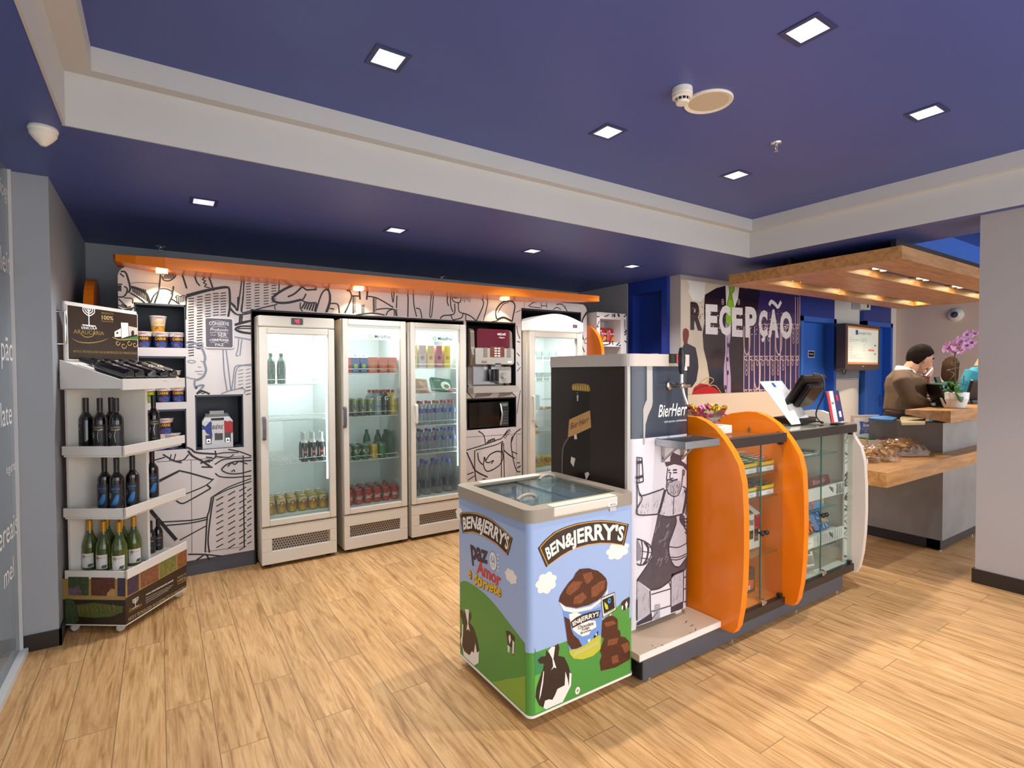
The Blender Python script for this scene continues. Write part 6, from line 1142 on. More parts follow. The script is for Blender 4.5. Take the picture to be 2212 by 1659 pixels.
# wall screen
yT=3.80; fT=Fr((0,yT,0),(1,0,0),(0,0,1)); TZ=(1700,620,5.923); tv=thing('wall_screen','black-framed information screen in front of the white pillar','screen',(8.6,yT,1.5)); TVF=mat('screen_frame','#4a403c',.35)
P=PP(fT,TZ,[(752,460),(1192,505),(1185,1050),(1100,1062),(950,1068),(820,1062),(748,1040)])
mb=MB(); mb.prism(fT,P,-.13,0,TVF); link('frame',mb,tv,bevel=.01)
def tq(pts,m,d): mb.poly(fT,PP(fT,TZ,pts),m,d)
mb=MB(); tq([(778,495),(1168,540),(1160,992),(776,985)],mat('screen_orange','#e08a52',.3,em='#e08a52',ems=.25),.002); tq([(780,520),(1166,562),(1160,968),(778,958)],mat('screen_pale','#dfe6da',.3,em='#e4eadc',ems=.25),.003); tq([(875,548),(906,552),(908,612),(876,608)],CARD,.004); TXT=mat('screen_text','#6f7a74',.5)
warp(mb,'ibis budget Curitiba',fT,PP(fT,TZ,[(915,603),(1072,612)]),PP(fT,TZ,[(915,570),(1072,582)]),TXT,.004,0); tq([(1038,796),(1112,802),(1112,826),(1038,820)],mat('screen_red','#d96a4a',.3,em='#d96a4a',ems=.6),.004)
for y,x1 in ((640,828),(690,892),(760,830),(798,832),(835,838),(865,915),(885,880),(905,960)): warp(mb,'tarifas e servicos',fT,PP(fT,TZ,[(792,y+8),(x1,y+9)]),PP(fT,TZ,[(792,y),(x1,y+1)]),TXT,.004,0)
for y in (655,695,735,768,805): warp(mb,'R$ 139' if y>680 else 'dia',fT,PP(fT,TZ,[(950 if y<700 else 975,y+8),(1020 if y<700 else 995,y+9)]),PP(fT,TZ,[(950 if y<700 else 975,y),(1020 if y<700 else 995,y+1)]),TXT,.004,0)
mb.stroke(fT,PP(fT,TZ,[(792,672),(1020,685)]),.004,TXT,.004,smooth=False); tq([(1115,742),(1135,744),(1135,758),(1115,756)],CB,.004); tq([(1115,852),(1130,853),(1130,868),(1115,866)],CB,.004); tq([(966,1006),(986,1014),(966,1022)],PW,.002); link('display',mb,tv)
mb=MB(); a,b=fT.px(1860,745); mb.box(a-.1,a+.1,yT+.13,4.115,b-.1,b+.1,BLACK); link('wall_mount',mb,tv); mb=MB(); c_=[fT(*fT.px(*p),-.1) for p in Z(*TZ,[(712,1045),(735,1075),(770,1085),(800,1062)])]; mb.tube(cat(c_),.004,CB,5); link('cable',mb,tv)
f_=Fr((0,4.113,0),(1,0,0),(0,0,1)); t=thing('wall_telephone','black wall telephone beside the information screen','telephone',(8.65,4.1,1.8)); a,b=f_.px(1815,745); mb=MB(); mb.prism(f_,rrect(a-.09,a+.09,b-.20,b+.2,.02),0,.05,CB); link('housing',mb,t,bevel=.008)
mb=MB(); mb.tube(cat([f_(a-.04,b+.17,.08),f_(a-.05,b+.1,.10),f_(a-.05,b-.1,.10),f_(a-.04,b-.17,.08)]),.022,BLACK,8); mb.tube(cat([f_(a-.04,b-.17,.08),f_(a-.06,b-.4,.06),f_(a+.02,b-.46,.05),f_(a+.1,b-.38,.05)]),.006,BLACK,5); link('handset',mb,t)
t=thing('emergency_light','white emergency light box under the canopy edge above the screen','light box',(9.1,4.05,2.3)); a,b=f_.px(1852,662); mb=MB(); mb.prism(f_,rrect(a-.17,a+.17,b-.06,b+.06,.01),0,.12,WHITE); link('case',mb,t,bevel=.006); mb=MB(); mb.fbox(f_,a+.05,a+.09,b-.03,b+.03,.12,.13,DGRY).fbox(f_,a+.17,a+.24,b+.02,b+.05,.02,.07,WHITE); link('lamp_head',mb,t)
fB=Fr((10.70,0,0),(0,-1,0),(0,0,1)); a,b=fB.px(2065,680); t=thing('dome_camera','white dome camera on the cream wall above the orchid','camera',(10.69,-a,b)); T=Matrix.Translation((10.70,-a,b))@Matrix.Rotation(-PI/2,4,'Y'); link('base_ring',MB().lathe([(.105,0),(.105,.02),(.09,.045),(.05,.07)],WHITE,T=T,n=24,cap=False),t); link('lens',MB().lathe([(.045,.066),(.04,.085),(0,.10)],mat('lens_grey','#4a4648',.15),T=T,n=18),t)
# ============================================================ things on the counter
ZC_=1.1865; GT=1.1585
b0=(2.86,2.12); t=thing('white_carton','small white box under the sweets bowl on the orange cabinet top','box',(b0[0],b0[1],GT)); mb=MB(); mb.box(2.80,2.99,2.02,2.22,GT,GT+.05,PW); link('carton',mb,t,bevel=.003)
zb=GT+.051; bx,by=2.86,2.12; t=thing('sweets_bowl','clear bowl heaped with magenta and gold foil sweets','bowl',(bx,by,zb)); BOWL=glass('bowl_glass','#f6f6f4',.04,.02,.08)
link('bowl',MB().lathe([(.05,zb),(.055,zb+.004),(.10,zb+.05),(.125,zb+.10),(.122,zb+.10),(.097,zb+.052),(.052,zb+.008),(0,zb+.008)],BOWL,(bx,by,0),28,cap=False),t)
FO=[mat('foil_'+n,c_,.22,.75) for n,c_ in (('magenta','#b51f62'),('gold','#d6b02c'),('pink','#d25aa8'))]
kinds=[]
for i,m in enumerate(FO):
    s=thing('foil_sweet','','sweet'); mb=MB(); mb.lathe([(0,-.017),(.013,-.013),(.018,0),(.013,.013),(0,.017)],m,n=8)
    for e in (-1,1): mb.add([V((.014*e,0,.002)),V((.036*e,.012,.010)),V((.040*e,0,-.006)),V((.036*e,-.012,.008))],[(0,1,2),(0,2,3)],m)
    link('wrapper',mb,s); kinds.append(Stock(s))
NM=('magenta','gold','pink')
for i in range(44):
    lay=i//11; r_=(.045+.02*lay)*math.sqrt(random.random())*1.15; a_=random.uniform(0,2*PI); z=zb+.028+.027*lay
    k=1 if (lay==3 and i%3) else random.choice((0,0,2,1)); kinds[k].put((bx+r_*math.cos(a_),by+r_*math.sin(a_),z),NM[k]+' foil-wrapped sweet in the clear bowl',NM[k]+' foil sweets in the bowl',0,(random.uniform(-.6,.6),random.uniform(-.6,.6),random.uniform(0,6)))
# price list
p=hit(1722,921,2,ZC_); sx,sy=3.30,1.98
yS=2.0; f_=Fr((0,yS,0),(1,0,0),(0,0,1)); P=[f_.px(*q_) for q_ in ((1647,824),(1695,821),(1727,920),(1700,924),(1682,924))]
t=thing('price_list','tilted white price list in a clear stand on the counter','price list',(3.5,2.0,ZC_)); x0_,x1_=P[0][0],P[1][0]
dx=P[2][0]-P[1][0]; zt=P[0][1]; T=Matrix.Translation((0,0,0)); L0=V((x0_+dx,yS-.09,ZC_+.004)); U=V((1,0,0)); Vv=(V((x0_,yS+.02,zt))-L0); fl2=Fr(L0,U,Vv); hh=Vv.length; ww=x1_-x0_
# lean sideways as well: keep the sheet's own skew small
vs=lambda a,b,d=0: L0+U*a*ww+Vv*b-fl2.n*0+fl2.n*d
mb=MB(); mb.add([vs(0,0),vs(1,0),vs(1,1),vs(0,1),vs(0,0,-.004),vs(1,0,-.004),vs(1,1,-.004),vs(0,1,-.004)],[(0,1,2,3),(7,6,5,4),(0,4,5,1),(1,5,6,2),(2,6,7,3),(3,7,4,0)],PW); PTX=mat('print_grey','#8e8a90',.6)
fq=lambda a,b,d: vs(a,b,d)
mb.add([vs(.44,.86,.001),vs(.56,.86,.001),vs(.56,.96,.001),vs(.44,.96,.001)],[(0,1,2,3)],CARD)
for c0 in (.12,.56):
    for k in range(18): mb.text(random.choice(('agua mineral 4,00','refrigerante 5,50','suco de uva 6,00','cerveja 7,00','barra 3,00','cafe 4,50')),fq,c0,.76-.04*k,.014,PTX,.001,al='L',w=.30 if k%4 else .2)
mb.text('CARDAPIO',fq,.5,.80,.018,PTX,.001,w=.3); link('sheet',mb,t)
# till screen, its stand and the red-white-blue beer card
till=hit(1740,916,2,ZC_); tx,ty=till.x+.05,till.y+.10
t=thing('till_monitor','black till monitor seen from behind on the white counter','monitor',(tx,ty,ZC_)); T=loc(V((tx,ty,ZC_)),.12)
mb=MB(); TT=T@Matrix.Translation((0,.0,.09))@Matrix.Rotation(.55,4,'X'); mb.box(-.19,.19,.0,.035,0,.27,CB,TT).box(-.12,.12,-.045,.0,.05,.22,CB,TT); link('shell',mb,t,bevel=.012)
mb=MB(); mb.box(-.11,.11,-.10,.10,0,.04,CB,T); link('base',mb,t,bevel=.006); mb=MB(); mb.box(-.04,.04,-.03,.02,.03,.16,CB,T); link('neck',mb,t)
mb=MB(); mb.tube(cat([TT@V((.0,.03,.275)),TT@V((.0,-.03,.285)),TT@V((.01,-.09,.20)),TT@V((.02,-.12,.05)),T@V((.05,-.15,.006)),T@V((.12,-.13,.006)),T@V((.10,-.02,.006))]),.005,mat('cable_grey','#4a4748',.5),6); link('cable',mb,t)
cx_,cy_=till.x+.10,till.y-.16; t=thing('beer_card','red, white and blue beer card propped before the till monitor','card',(cx_,cy_,ZC_)); T=loc(V((cx_,cy_,ZC_)),.1)@Matrix.Rotation(-.18,4,'X'); fo=Fr(T@V((0,0,0)),T.to_3x3()@V((1,0,0)),T.to_3x3()@V((0,0,1)))
mb=MB(); mb.prism(fo,rrect(-.11,.11,.02,.23,.012),0,.004,mat('card_navy','#2b3568',.4)); mb.poly(fo,[(-.108,.022),(-.065,.022),(-.06,.228),(-.098,.228)],REDP,.005); mb.poly(fo,[(-.065,.022),(.0,.022),(.005,.228),(-.06,.228)],PW,.0052); mb.text('Bier',fo,-.03,.14,.02,BLACK,.006,w=.045,shear=.3)
for k in range(4): mb.text('chope artesanal',fo,-.03,.10-.018*k,.006,PTX,.006,w=.045)
mb.fbox(fo,.04,.075,.05,.09,.004,.006,PW); mb.fbox(fo,.04,.07,.16,.20,.004,.006,REDP); link('card',mb,t); mb=MB(); mb.box(-.05,.05,-.02,.03,0,.012,CB,loc(V((cx_,cy_,ZC_)),.1)); link('holder',mb,t); p=0
# ============================================================ goods
SILV=mat('can_silver','#c9ccd0',.25,.9)
def can(kind,col,h=.128,r=.0345,tall=False):
    t=thing('drink_can','','can'); m=mat('can_'+kind,col,.25,.35,coat=.3)
    link('body',MB().lathe([(r*.78,0),(r,.008),(r,h-.014),(r*.80,h-.002)],m,n=18),t); link('lid',MB().lathe([(r*.82,h-.003),(r*.82,h),(r*.74,h-.002),(0,h-.003)],SILV,n=18,cap=False),t)
    c=Cy((0,0,0),r,-PI/2); mb=MB()
    if kind=='cola': mb.text('Coca-Cola',c,.0,h*.42,.024,PW,.0008,w=.060,shear=.3,bold=.015); mb.stroke(c,[(-.03,h*.36),(-.005,h*.39),(.03,h*.33)],.004,PW,.0009)
    if kind=='fruit':
        mb.add([c(-.045+.09*i/8,z,.0004) for z in (h*.62,h-.014) for i in range(9)],[(i,i+1,10+i,9+i) for i in range(8)],mat('can_pale','#e6dfc2',.3,.3),True); mb.stroke(c,[(-.016,h*.45),(-.008,h*.72),(.012,h*.74),(.018,h*.55),(.006,h*.40),(-.004,h*.47)],.009,mat('can_swirl','#8a2f1c',.35),.0012)
    if kind=='guarana': mb.disc(c,0,h*.62,.026,.017,PW,.0008); mb.text('Antarctica',c,0,h*.58,.010,REDP,.0013,w=.042,shear=.2); mb.text('GUARANÁ',c,0,h*.30,.008,PW,.0009,w=.03)
    if kind=='beerwhite': mb.disc(c,0,h*.6,.024,.018,REDP,.0008); mb.text('Original',c,0,h*.57,.010,PW,.0013,w=.035)
    if kind=='tonic': mb.text('Schweppes',c,0,h*.48,.015,BLACK,.0009,w=.058,shear=.3,rot=.35)
    if kind=='citrus': mb.poly(c,[(-.03,h*.42),(.03,h*.72),(.03,h*.9),(-.03,h*.6)],mat('can_band','#e5c51f',.3),.0008); mb.text('Schweppes',c,0,h*.62,.012,BLACK,.0013,w=.05,shear=.3,rot=.5)
    if kind=='grape': mb.disc(c,0,h*.55,.015,.030,mat('can_violet','#5b2c8f',.3),.0008); mb.add([c(-.045+.09*i/8,z,.0004) for z in (.006,h*.25) for i in range(9)],[(i,i+1,10+i,9+i) for i in range(8)],BLACK,True); mb.text('UVA',c,0,h*.82,.010,mat('can_leaf','#5f8a2c',.3),.0009)
    if mb.v: link('print',mb,t)
    return Stock(t)
def pet(kind,liq,capc,h,r,lab,txt,op=.25,gl=True,name='water_bottle',cat_='bottle'):
    t=thing(name,'',cat_); m=glass('pet_'+kind,liq,op,.05,.07) if gl else mat('pet_'+kind,liq,.12,coat=.5)
    prof=[(r*.86,0),(r,.012*h/.2),(r,.30*h),(r*.93,.34*h),(r,.38*h),(r,.62*h),(r*.86,.74*h),(r*.45,.86*h),(r*.36,.90*h)]
    link('body',MB().lathe(prof,m,n=18),t); link('cap',MB().lathe([(r*.44,.89*h),(r*.44,.985*h),(r*.38,h),(0,h)],mat('cap_'+capc,capc,.4),n=12),t)
    if lab:
        mb=MB(); c=Cy((0,0,0),r*1.005,-PI/2); z0,z1=lab[1]*h,lab[2]*h; ml=mat('wrap_'+lab[0],lab[0],.45); mb.add([c(r*(-2.2+4.4*i/14),z,.0004) for z in (z0,z1) for i in range(15)],[(i,i+1,16+i,15+i) for i in range(14)],ml,True)
        mw=mat('wrap_white','#e9ebec',.5); mb.poly(c,[(-r*.55,z0+.004),(r*.55,z0+.004),(r*.55,z1-.004),(-r*.55,z1-.004)],mw,.0009); mb.text(txt,c,0,(z0+z1)/2-.004,(z1-z0)*.28,mat('wrap_ink','#44506a',.5),.0015,w=r*.8); link('label',mb,t)
    elif txt:
        mb=MB(); c=Cy((0,0,0),r*.97,-PI/2); mb.text(txt,c,0,.60*h,.034,PW,.002,bold=.03); link('label',mb,t)
    return Stock(t)
def carton(kind,col,w,d,h,txt,top,extra=None):
    t=thing('drink_carton','','carton'); m=mat('carton_'+kind,col,.4); mb=MB(); mb.box(-w/2,w/2,-d/2,d/2,0,h,m); f=Fr((0,-d/2,0),(1,0,0),(0,0,1))
    if extra: mb.disc(f,0,h*.45,w*.3,w*.3,mat('carton_'+extra,extra,.4),.0008)
    if txt: mb.text(txt,f,0,h*.12,h*.10,PW,.0014,w=w*.7,bold=.01)
    if kind=='red': mb.poly(f,[(-.012,h*.35),(.004,h*.55),(0,h*.55),(.014,h*.8),(-.004,h*.6),(.0,h*.6)],YEL,.0012)
    link('box',mb,t,bevel=.002)
    if top=='gable': link('gable_top',MB().prism(Fr((-w/2,0,h),(0,1,0),(0,0,1)),[(-d/2,0),(d/2,0),(.004,h*.22),(-.004,h*.22)],0,w,PW),t); link('screw_cap',MB().lathe([(.012,0),(.012,.014)],PW,(0,-d*.2,h*1.1),10),t)
    return Stock(t)
def row(stock,xs,y,z,what,where,grp=None,dep='front'):
    for i,x in enumerate(xs): stock.put((x,y,z),'%s, %s from the left, %s row, %s'%(what,ORD[i],dep,where),grp,random.uniform(-.12,.12))
lin_=lambda a,b,n: [a+(b-a)*i/(n-1) for i in range(n)]
ROWS=('front','second','third','fourth')
# leftmost cooler
cf=can('fruit','#c79a25')
for r in range(3): row(cf,lin_(.735,1.150,6) if r<1 else lin_(.745,1.145,6),4.675+.078*r,.4008,'yellow juice can','leftmost cooler floor','yellow juice cans in the leftmost cooler',ROWS[r])
BE=mat('beer_brown','#1d140f',.1,coat=.5)
def beer():
    t=thing('beer_bottle','','bottle'); link('body',MB().lathe([(.027,0),(.031,.006),(.031,.125),(.025,.155),(.014,.185),(.0125,.235)],BE,n=16),t); link('foil_neck',MB().lathe([(.0265,.158),(.0155,.186),(.0142,.242),(0,.244)],mat('foil_white','#d9d6d2',.35,.4),n=14,cap=False),t)
    c=Cy((0,0,0),.0315,-PI/2); mb=MB(); mb.poly(c,[(-.024,.045),(0,.034),(.024,.045),(.024,.115),(-.024,.115)],PW,.0006); mb.disc(c,0,.082,.018,.014,REDP,.0012); mb.text('Stella',c,0,.078,.010,PW,.0018,w=.026); link('label',mb,t); return Stock(t)
bb=beer(); row(bb,(1.005,1.075,1.145),4.675,.806,'beer bottle with red oval label','leftmost cooler shelf',None,'front'); row(bb,(1.01,1.08,1.148),4.76,.806,'brown beer bottle','leftmost cooler shelf',None,'second')
gb=pet('dark_green','#1f3a2a','#2a3c33',.25,.034,('#23402c',.30,.55),'vinho',.6,False,'green_bottle'); row(gb,(.755,.835),4.68,1.459,'dark green bottle','leftmost cooler top shelf')
# middle cooler
cc=can('cola','#c41a1f')
for r in range(4): row(cc,lin_(1.372,1.788,6),4.672+.078*r,.387,'red cola can','middle cooler floor','red cola cans in the middle cooler',ROWS[r])
z=.778; kinds_=[('beerwhite','#c8c6c3','white and red beer can'),('guarana','#146b3a','green guarana can'),('guarana','',''),('tonic','#d8b314','yellow tonic can'),('citrus','#3c9a3a','green and yellow citrus can')]
gu=can('guarana','#146b3a'); lst=[(can('beerwhite','#c8c6c3'),'white can with a red oval'),(gu,'green guarana can'),(gu,'green guarana can'),(can('tonic','#d8b314'),'yellow tonic can'),(can('citrus','#2d7a34'),'green and yellow citrus can')]
for r in range(3):
    for i,(s,n) in enumerate(lst): s.put((1.362+.079*i,4.672+.078*r,z),'%s, %s from left, %s row, middle cooler'%(n,ORD[i],ROWS[r]),None,random.uniform(-.2,.2))
gr=pet('green_soda','#5fae86','#1f5c33',.235,.034,None,None,.22,True,'green_bottle')
for i,(x,y) in enumerate(((1.768,4.69),(1.768,4.77),(1.70,4.85),(1.775,4.86),(1.62,4.93))): gr.put((x,y,z),'green soda bottle, %s from the front on the middle cooler can shelf'%ORD[i])
cg=can('grape','#8f9a62',.155,.031)
for r in range(2): row(cg,lin_(1.362,1.575,4),4.672+.07*r,1.165,'grape drink can','middle cooler',None,ROWS[r])
for k,(n,c_,x) in enumerate((('grey','#8e98a0',1.640),('dark','#1c1519',1.712),('yellow','#c8a417',1.784))):
    s=pet('sport_'+n,c_,'#a3392b',.225,.0355,None,'G',.8,False,'sports_bottle')
    for r in range(3): s.put((x-.012*r,4.678+.076*r,1.165),'%s sports drink bottle in the %s row of the middle cooler'%(n,ROWS[r]))
cr=carton('red','#c33a34',.058,.058,.135,None,'gable'); cr.put((1.372,4.68,1.544),'red juice carton at the left of the top middle cooler shelf')
cb=carton('blue','#22428f',.062,.06,.135,'suco','gable','#a8c43f'); row(cb,(1.442,1.512),4.68,1.544,'blue juice carton','top middle cooler shelf')
co_=carton('orange','#d0541d',.080,.08,.140,'suco',None,'#dd7236'); row(co_,(1.595,1.685,1.772),4.685,1.544,'orange juice pack','top middle cooler shelf')
# water cooler
jc=[carton('pale_yellow','#e6d78a',.072,.07,.215,'suco',None,'#d65a34'),carton('pink','#d9b1b4',.072,.07,.215,'suco',None,'#8a7f86'),carton('peach','#e9c069',.066,.07,.215,'suco',None,'#d35a2a'),carton('berry','#c86d86',.06,.07,.215,'suco',None,'#7a2f4a'),carton('lemon','#e6c23a',.066,.07,.215,'suco',None,'#cf7f2a')]
for i,(s,n) in enumerate(zip(jc,('pale yellow','pink','peach','berry red','lemon yellow'))): s.put((1.985+.087*i,4.69,1.589),n+' juice carton on the top shelf of the water cooler',None,0)
t=thing('snack_pack','clear pack of orange crisps on the second shelf of the water cooler','snack pack',(2.05,4.69,1.354)); mb=MB(); pouch(mb,Fr((2.06,4.69,1.354),(1,0,-.1),(.0,.5,1)),.20,.15,.06,mat('crisps_pack','#d9955a',.35,noise=.45,nscale=25,coat=.4)); link('pouch',mb,t); mb=MB(); mb.text('FOODS',Fr((2.03,4.652,1.40),(1,0,0),(0,.1,1)),0,0,.02,mat('print_maroon','#8a1f24',.4),.001,w=.09,bold=.02); link('print',mb,t)
t=thing('cheese_pack','green flat pack with a white dish picture on the second shelf of the water cooler','snack pack',(2.29,4.70,1.354)); f=Fr((2.29,4.665,1.356),(1,0,-.12),(.0,.45,1)); mb=MB(); mb.prism(f,rrect(-.11,.11,.012,.145,.012),-.03,0,mat('pack_green','#12603f',.35)); mb.disc(f,.04,.07,.05,.045,PW,.001); mb.disc(f,.05,.065,.03,.02,mat('pack_olive','#6f7a3a',.5),.002); mb.text('queijo',f,-.04,.115,.018,PW,.001,w=.07); mb.fbox(f,.07,.11,.015,.05,0,.001,REDP); link('pack',mb,t,bevel=.003)
wr=pet('water_small','#e3edf2','#c83c36',.225,.033,('#5c63a8',.50,.66),'agua',.10); wb=pet('water_blue','#e0ebf2','#3a48b8',.225,.033,('#5c63a8',.50,.66),'agua',.10); wg=pet('water_large','#e0ebf2','#3f63d0',.32,.047,('#4a4f6a',.20,.42),'agua mineral',.10)
for r in range(2):
    row(wr,lin_(1.985,2.395,6),4.68+.075*r,1.049,'red-capped water bottle','water cooler','red-capped water bottles',ROWS[r]); row(wb,lin_(1.985,2.395,6),4.68+.075*r,.782,'small blue-capped water bottle','water cooler','blue-capped water bottles',ROWS[r]); row(wg,lin_(2.0,2.35,4),4.69+.105*r,.3848,'large blue-capped water bottle','water cooler floor','large water bottles',ROWS[r])
# right-hand arched cooler
t=thing('plastic_cup','','cup'); link('cup',MB().lathe([(.03,0),(.042,.09),(.040,.09),(.029,.004),(0,.004)],ACR,n=18,cap=False),t); s=Stock(t)
for i in range(4): s.put((3.40+.10*i,4.74,1.448),'clear dessert cup, %s from the left in the arched cooler'%ORD[i])
for i in range(4): s.put((3.40+.10*i,4.74,1.679),'clear dessert cup, %s from the left on the top shelf of the arched cooler'%ORD[i])
t=thing('food_tray','','food tray'); mb=MB(); mb.box(-.055,.055,-.05,.05,0,.03,mat('tray_ochre','#c99a4a',.5,noise=.3,nscale=30)); mb.box(-.02,.02,-.0508,-.05,.005,.026,PW); link('tray',mb,t,bevel=.004); s=Stock(t)
for i in range(3): s.put((3.40+.125*i,4.74,1.137),'ochre food tray, %s from the left in the arched cooler'%ORD[i])
PKY=mat('pack_yellow','#d6b028',.35,noise=.35,nscale=18,coat=.3)
t=thing('snack_pack','','snack pack'); mb=MB(); pouch(mb,O3,.15,.13,.05,PKY); mb.disc(O3,.0,.06,.045,.03,mat('pack_food','#b5562c',.4,noise=.4,nscale=40),.027); link('pouch',mb,t); s=Stock(t)
for i,(x,z_,lb) in enumerate(((3.44,.870,'yellow food pack on the lower shelf of the arched cooler'),(3.40,.4858,'yellow food pack on the floor of the arched cooler, left one'),(3.52,.4858,'yellow food pack on the floor of the arched cooler, beside the left one'),(3.66,.4858,'yellow food pack on the floor of the arched cooler, partly behind the beer dispenser'))): s.put((x,4.74+.02*i,z_),lb,None,.2-.15*i,(-.5,0,.2-.1*i))
t=thing('paper_notice','pale blue paper stuck inside the arched cooler glass','notice',(3.40,4.622,1.1)); mb=MB(); mb.box(3.352,3.412,4.618,4.6195,1.14,1.30,mat('paper_pale_blue','#bcd9e2',.6)); link('paper',mb,t)
# noodle cups in the niches
CUPW=mat('cup_white','#e8e2dc',.45)
def noodle(kind,body,low,word):
    t=thing('noodle_cup','','noodle cup'); h=.118; rb,rt=.040,.054; R_=lambda z: rb+(rt-rb)*z/h
    link('cup',MB().lathe([(rb,0),(R_(.045),.045),(R_(.085),.085),(rt,h-.008),(rt+.003,h-.006),(rt+.003,h),(0,h)],CUPW,n=20,bands=[mat('cup_'+low,low,.45),mat('cup_'+body,body,.45),CUPW,CUPW,CUPW,CUPW]),t)
    mb=MB(); c=Cy((0,0,0),rt+.001,-PI/2); c2=lambda a,b,d=0: V((0,0,b))+V(((R_(b)+d)*math.cos(-PI/2+a/R_(b)),(R_(b)+d)*math.sin(-PI/2+a/R_(b)),0))
    mb.text(word,c2,0,.058,.019,YEL,.0015,w=.072,bold=.03); mb.disc(c2,.006,.022,.032,.018,mat('noodle_bowl','#b06a3a',.5,noise=.5,nscale=60),.0012); mb.text('NISSIN',c2,0,.098,.009,REDP,.0012,w=.045,bold=.02); mb.disc(c2,0,.089,.036,.008,mat('cup_pink','#d98a92',.45),.0008); link('print',mb,t); return Stock(t)
nc=noodle('beef','#4a2430','#264a9c','CARNE'); ny=noodle('chicken','#d9d3c6','#d79a2e','GALINHA'); ng=noodle('veg','#3f7a3a','#8fa83a','LEGUMES')
def cupx(u,y,z,v=730): p=hit(u,v,1,y); return (p.x,y,z)
for s,u,y,z_,lb in ((nc,310,4.80,1.7395,'noodle cup at the left of the top niche, partly behind the header sign'),(nc,347,4.80,1.7395,'noodle cup in the middle of the top niche'),(nc,382,4.80,1.7395,'noodle cup at the right of the top niche'),(ny,342,4.80,1.8585,'yellow noodle cup stacked on top in the top niche'),(ng,317,4.80,1.3335,'green noodle cup in the second niche'),(nc,351,4.80,1.3335,'noodle cup in the middle of the second niche floor'),(nc,383,4.80,1.3335,'noodle cup at the right of the second niche floor'),(nc,371,4.80,1.4525,'noodle cup stacked on top in the second niche'),(nc,338,4.80,.9755,'noodle cup on the left of the third niche floor'),(nc,368,4.80,.9755,'noodle cup on the right of the third niche floor'),(nc,353,4.80,1.0945,'noodle cup stacked on top in the third niche')): s.put(cupx(u,y,z_),lb,None,random.uniform(-.15,.15))
# beer gift carton
t=thing('beer_gift_box','','gift box'); w,d,h=.212,.14,.215; f=Fr((0,-d/2,0),(1,0,0),(0,0,1)); GB=mat('gift_white','#dcd9d8',.5); PB=mat('paint_blue','#2c3f8f',.5); PR=mat('paint_red','#b82a2c',.5)
mb=MB(); mb.box(-w/2,w/2,-d/2,d/2,0,h,GB)
mb.poly(f,[(-w/2,.19),(-.085,.175),(-.072,.19),(-.06,.205),(-.048,.215),(-.040,.20),(-.042,.15),(-.038,.10),(-.044,.06),(-.062,.07),(-.058,.11),(-.078,.12),(-.09,.15),(-w/2,.15)],PB,.0008); mb.poly(f,[(.044,.205),(.052,.214),(.07,.205),(.085,.212),(w/2,.20),(w/2,.115),(.09,.11),(.085,.075),(.07,.10),(.06,.085),(.046,.11)],PR,.0008)
mb.text('BIÈRE',f,0,.15,.030,BLACK,.0014,w=.080,shear=.25,bold=.01); mb.stroke(f,[(-.025,.112),(-.008,.118),(.004,.110),(.026,.116)],.003,BLACK,.0014)
for x0,x1,z0,z1 in ((-.085,-.045,.035,.105),(-.022,.034,.062,.115),(.046,.090,.042,.118)): mb.poly(f,[(x0,z0),(x1,z0),(x1,z1),(x0,z1)],mat('gift_window','#2a2626',.3),.0012)
for xc in (-.065,.068): mb.poly(f,[(xc-.014,.042),(xc+.014,.042),(xc+.014,.075),(xc-.014,.075)],SILV,.0018); mb.poly(f,[(xc-.011,.05),(xc+.011,.05),(xc+.0,.07)],BLACK,.0022)
link('carton',mb,t)
mb=MB(); g=Fr((0,-d/2,h),(1,0,0),(0,.8,.6)); g=Fr((0,-d/2,h),(1,0,0),(0,.07,.055))
for pts in ([(-w/2+.004,0),(-.045,0),(-.045,.035),(.045,.035),(.045,0),(w/2-.004,0),(w/2-.03,.075),(-w/2+.03,.075)],): mb.prism(g,pts,-.003,0,GB)
mb.add([V((-w/2,-d/2,h)),V((-w/2,d/2,h)),V((-w/2+.028,0,h+.055)),V((w/2,-d/2,h)),V((w/2,d/2,h)),V((w/2-.028,0,h+.055))],[(0,1,2),(3,5,4),(1,4,5,2)],GB); mb.box(-.05,.05,-.004,.004,h+.03,h+.075,GB); link('carry_handle',mb,t); gs=Stock(t)
gs.put((.380,4.78+.07,.959),'white beer gift carton with blue and red paint splashes in the slate niche')
gs.put((3.02,1.985,.4455),'white beer gift carton behind the orange cabinet doors')
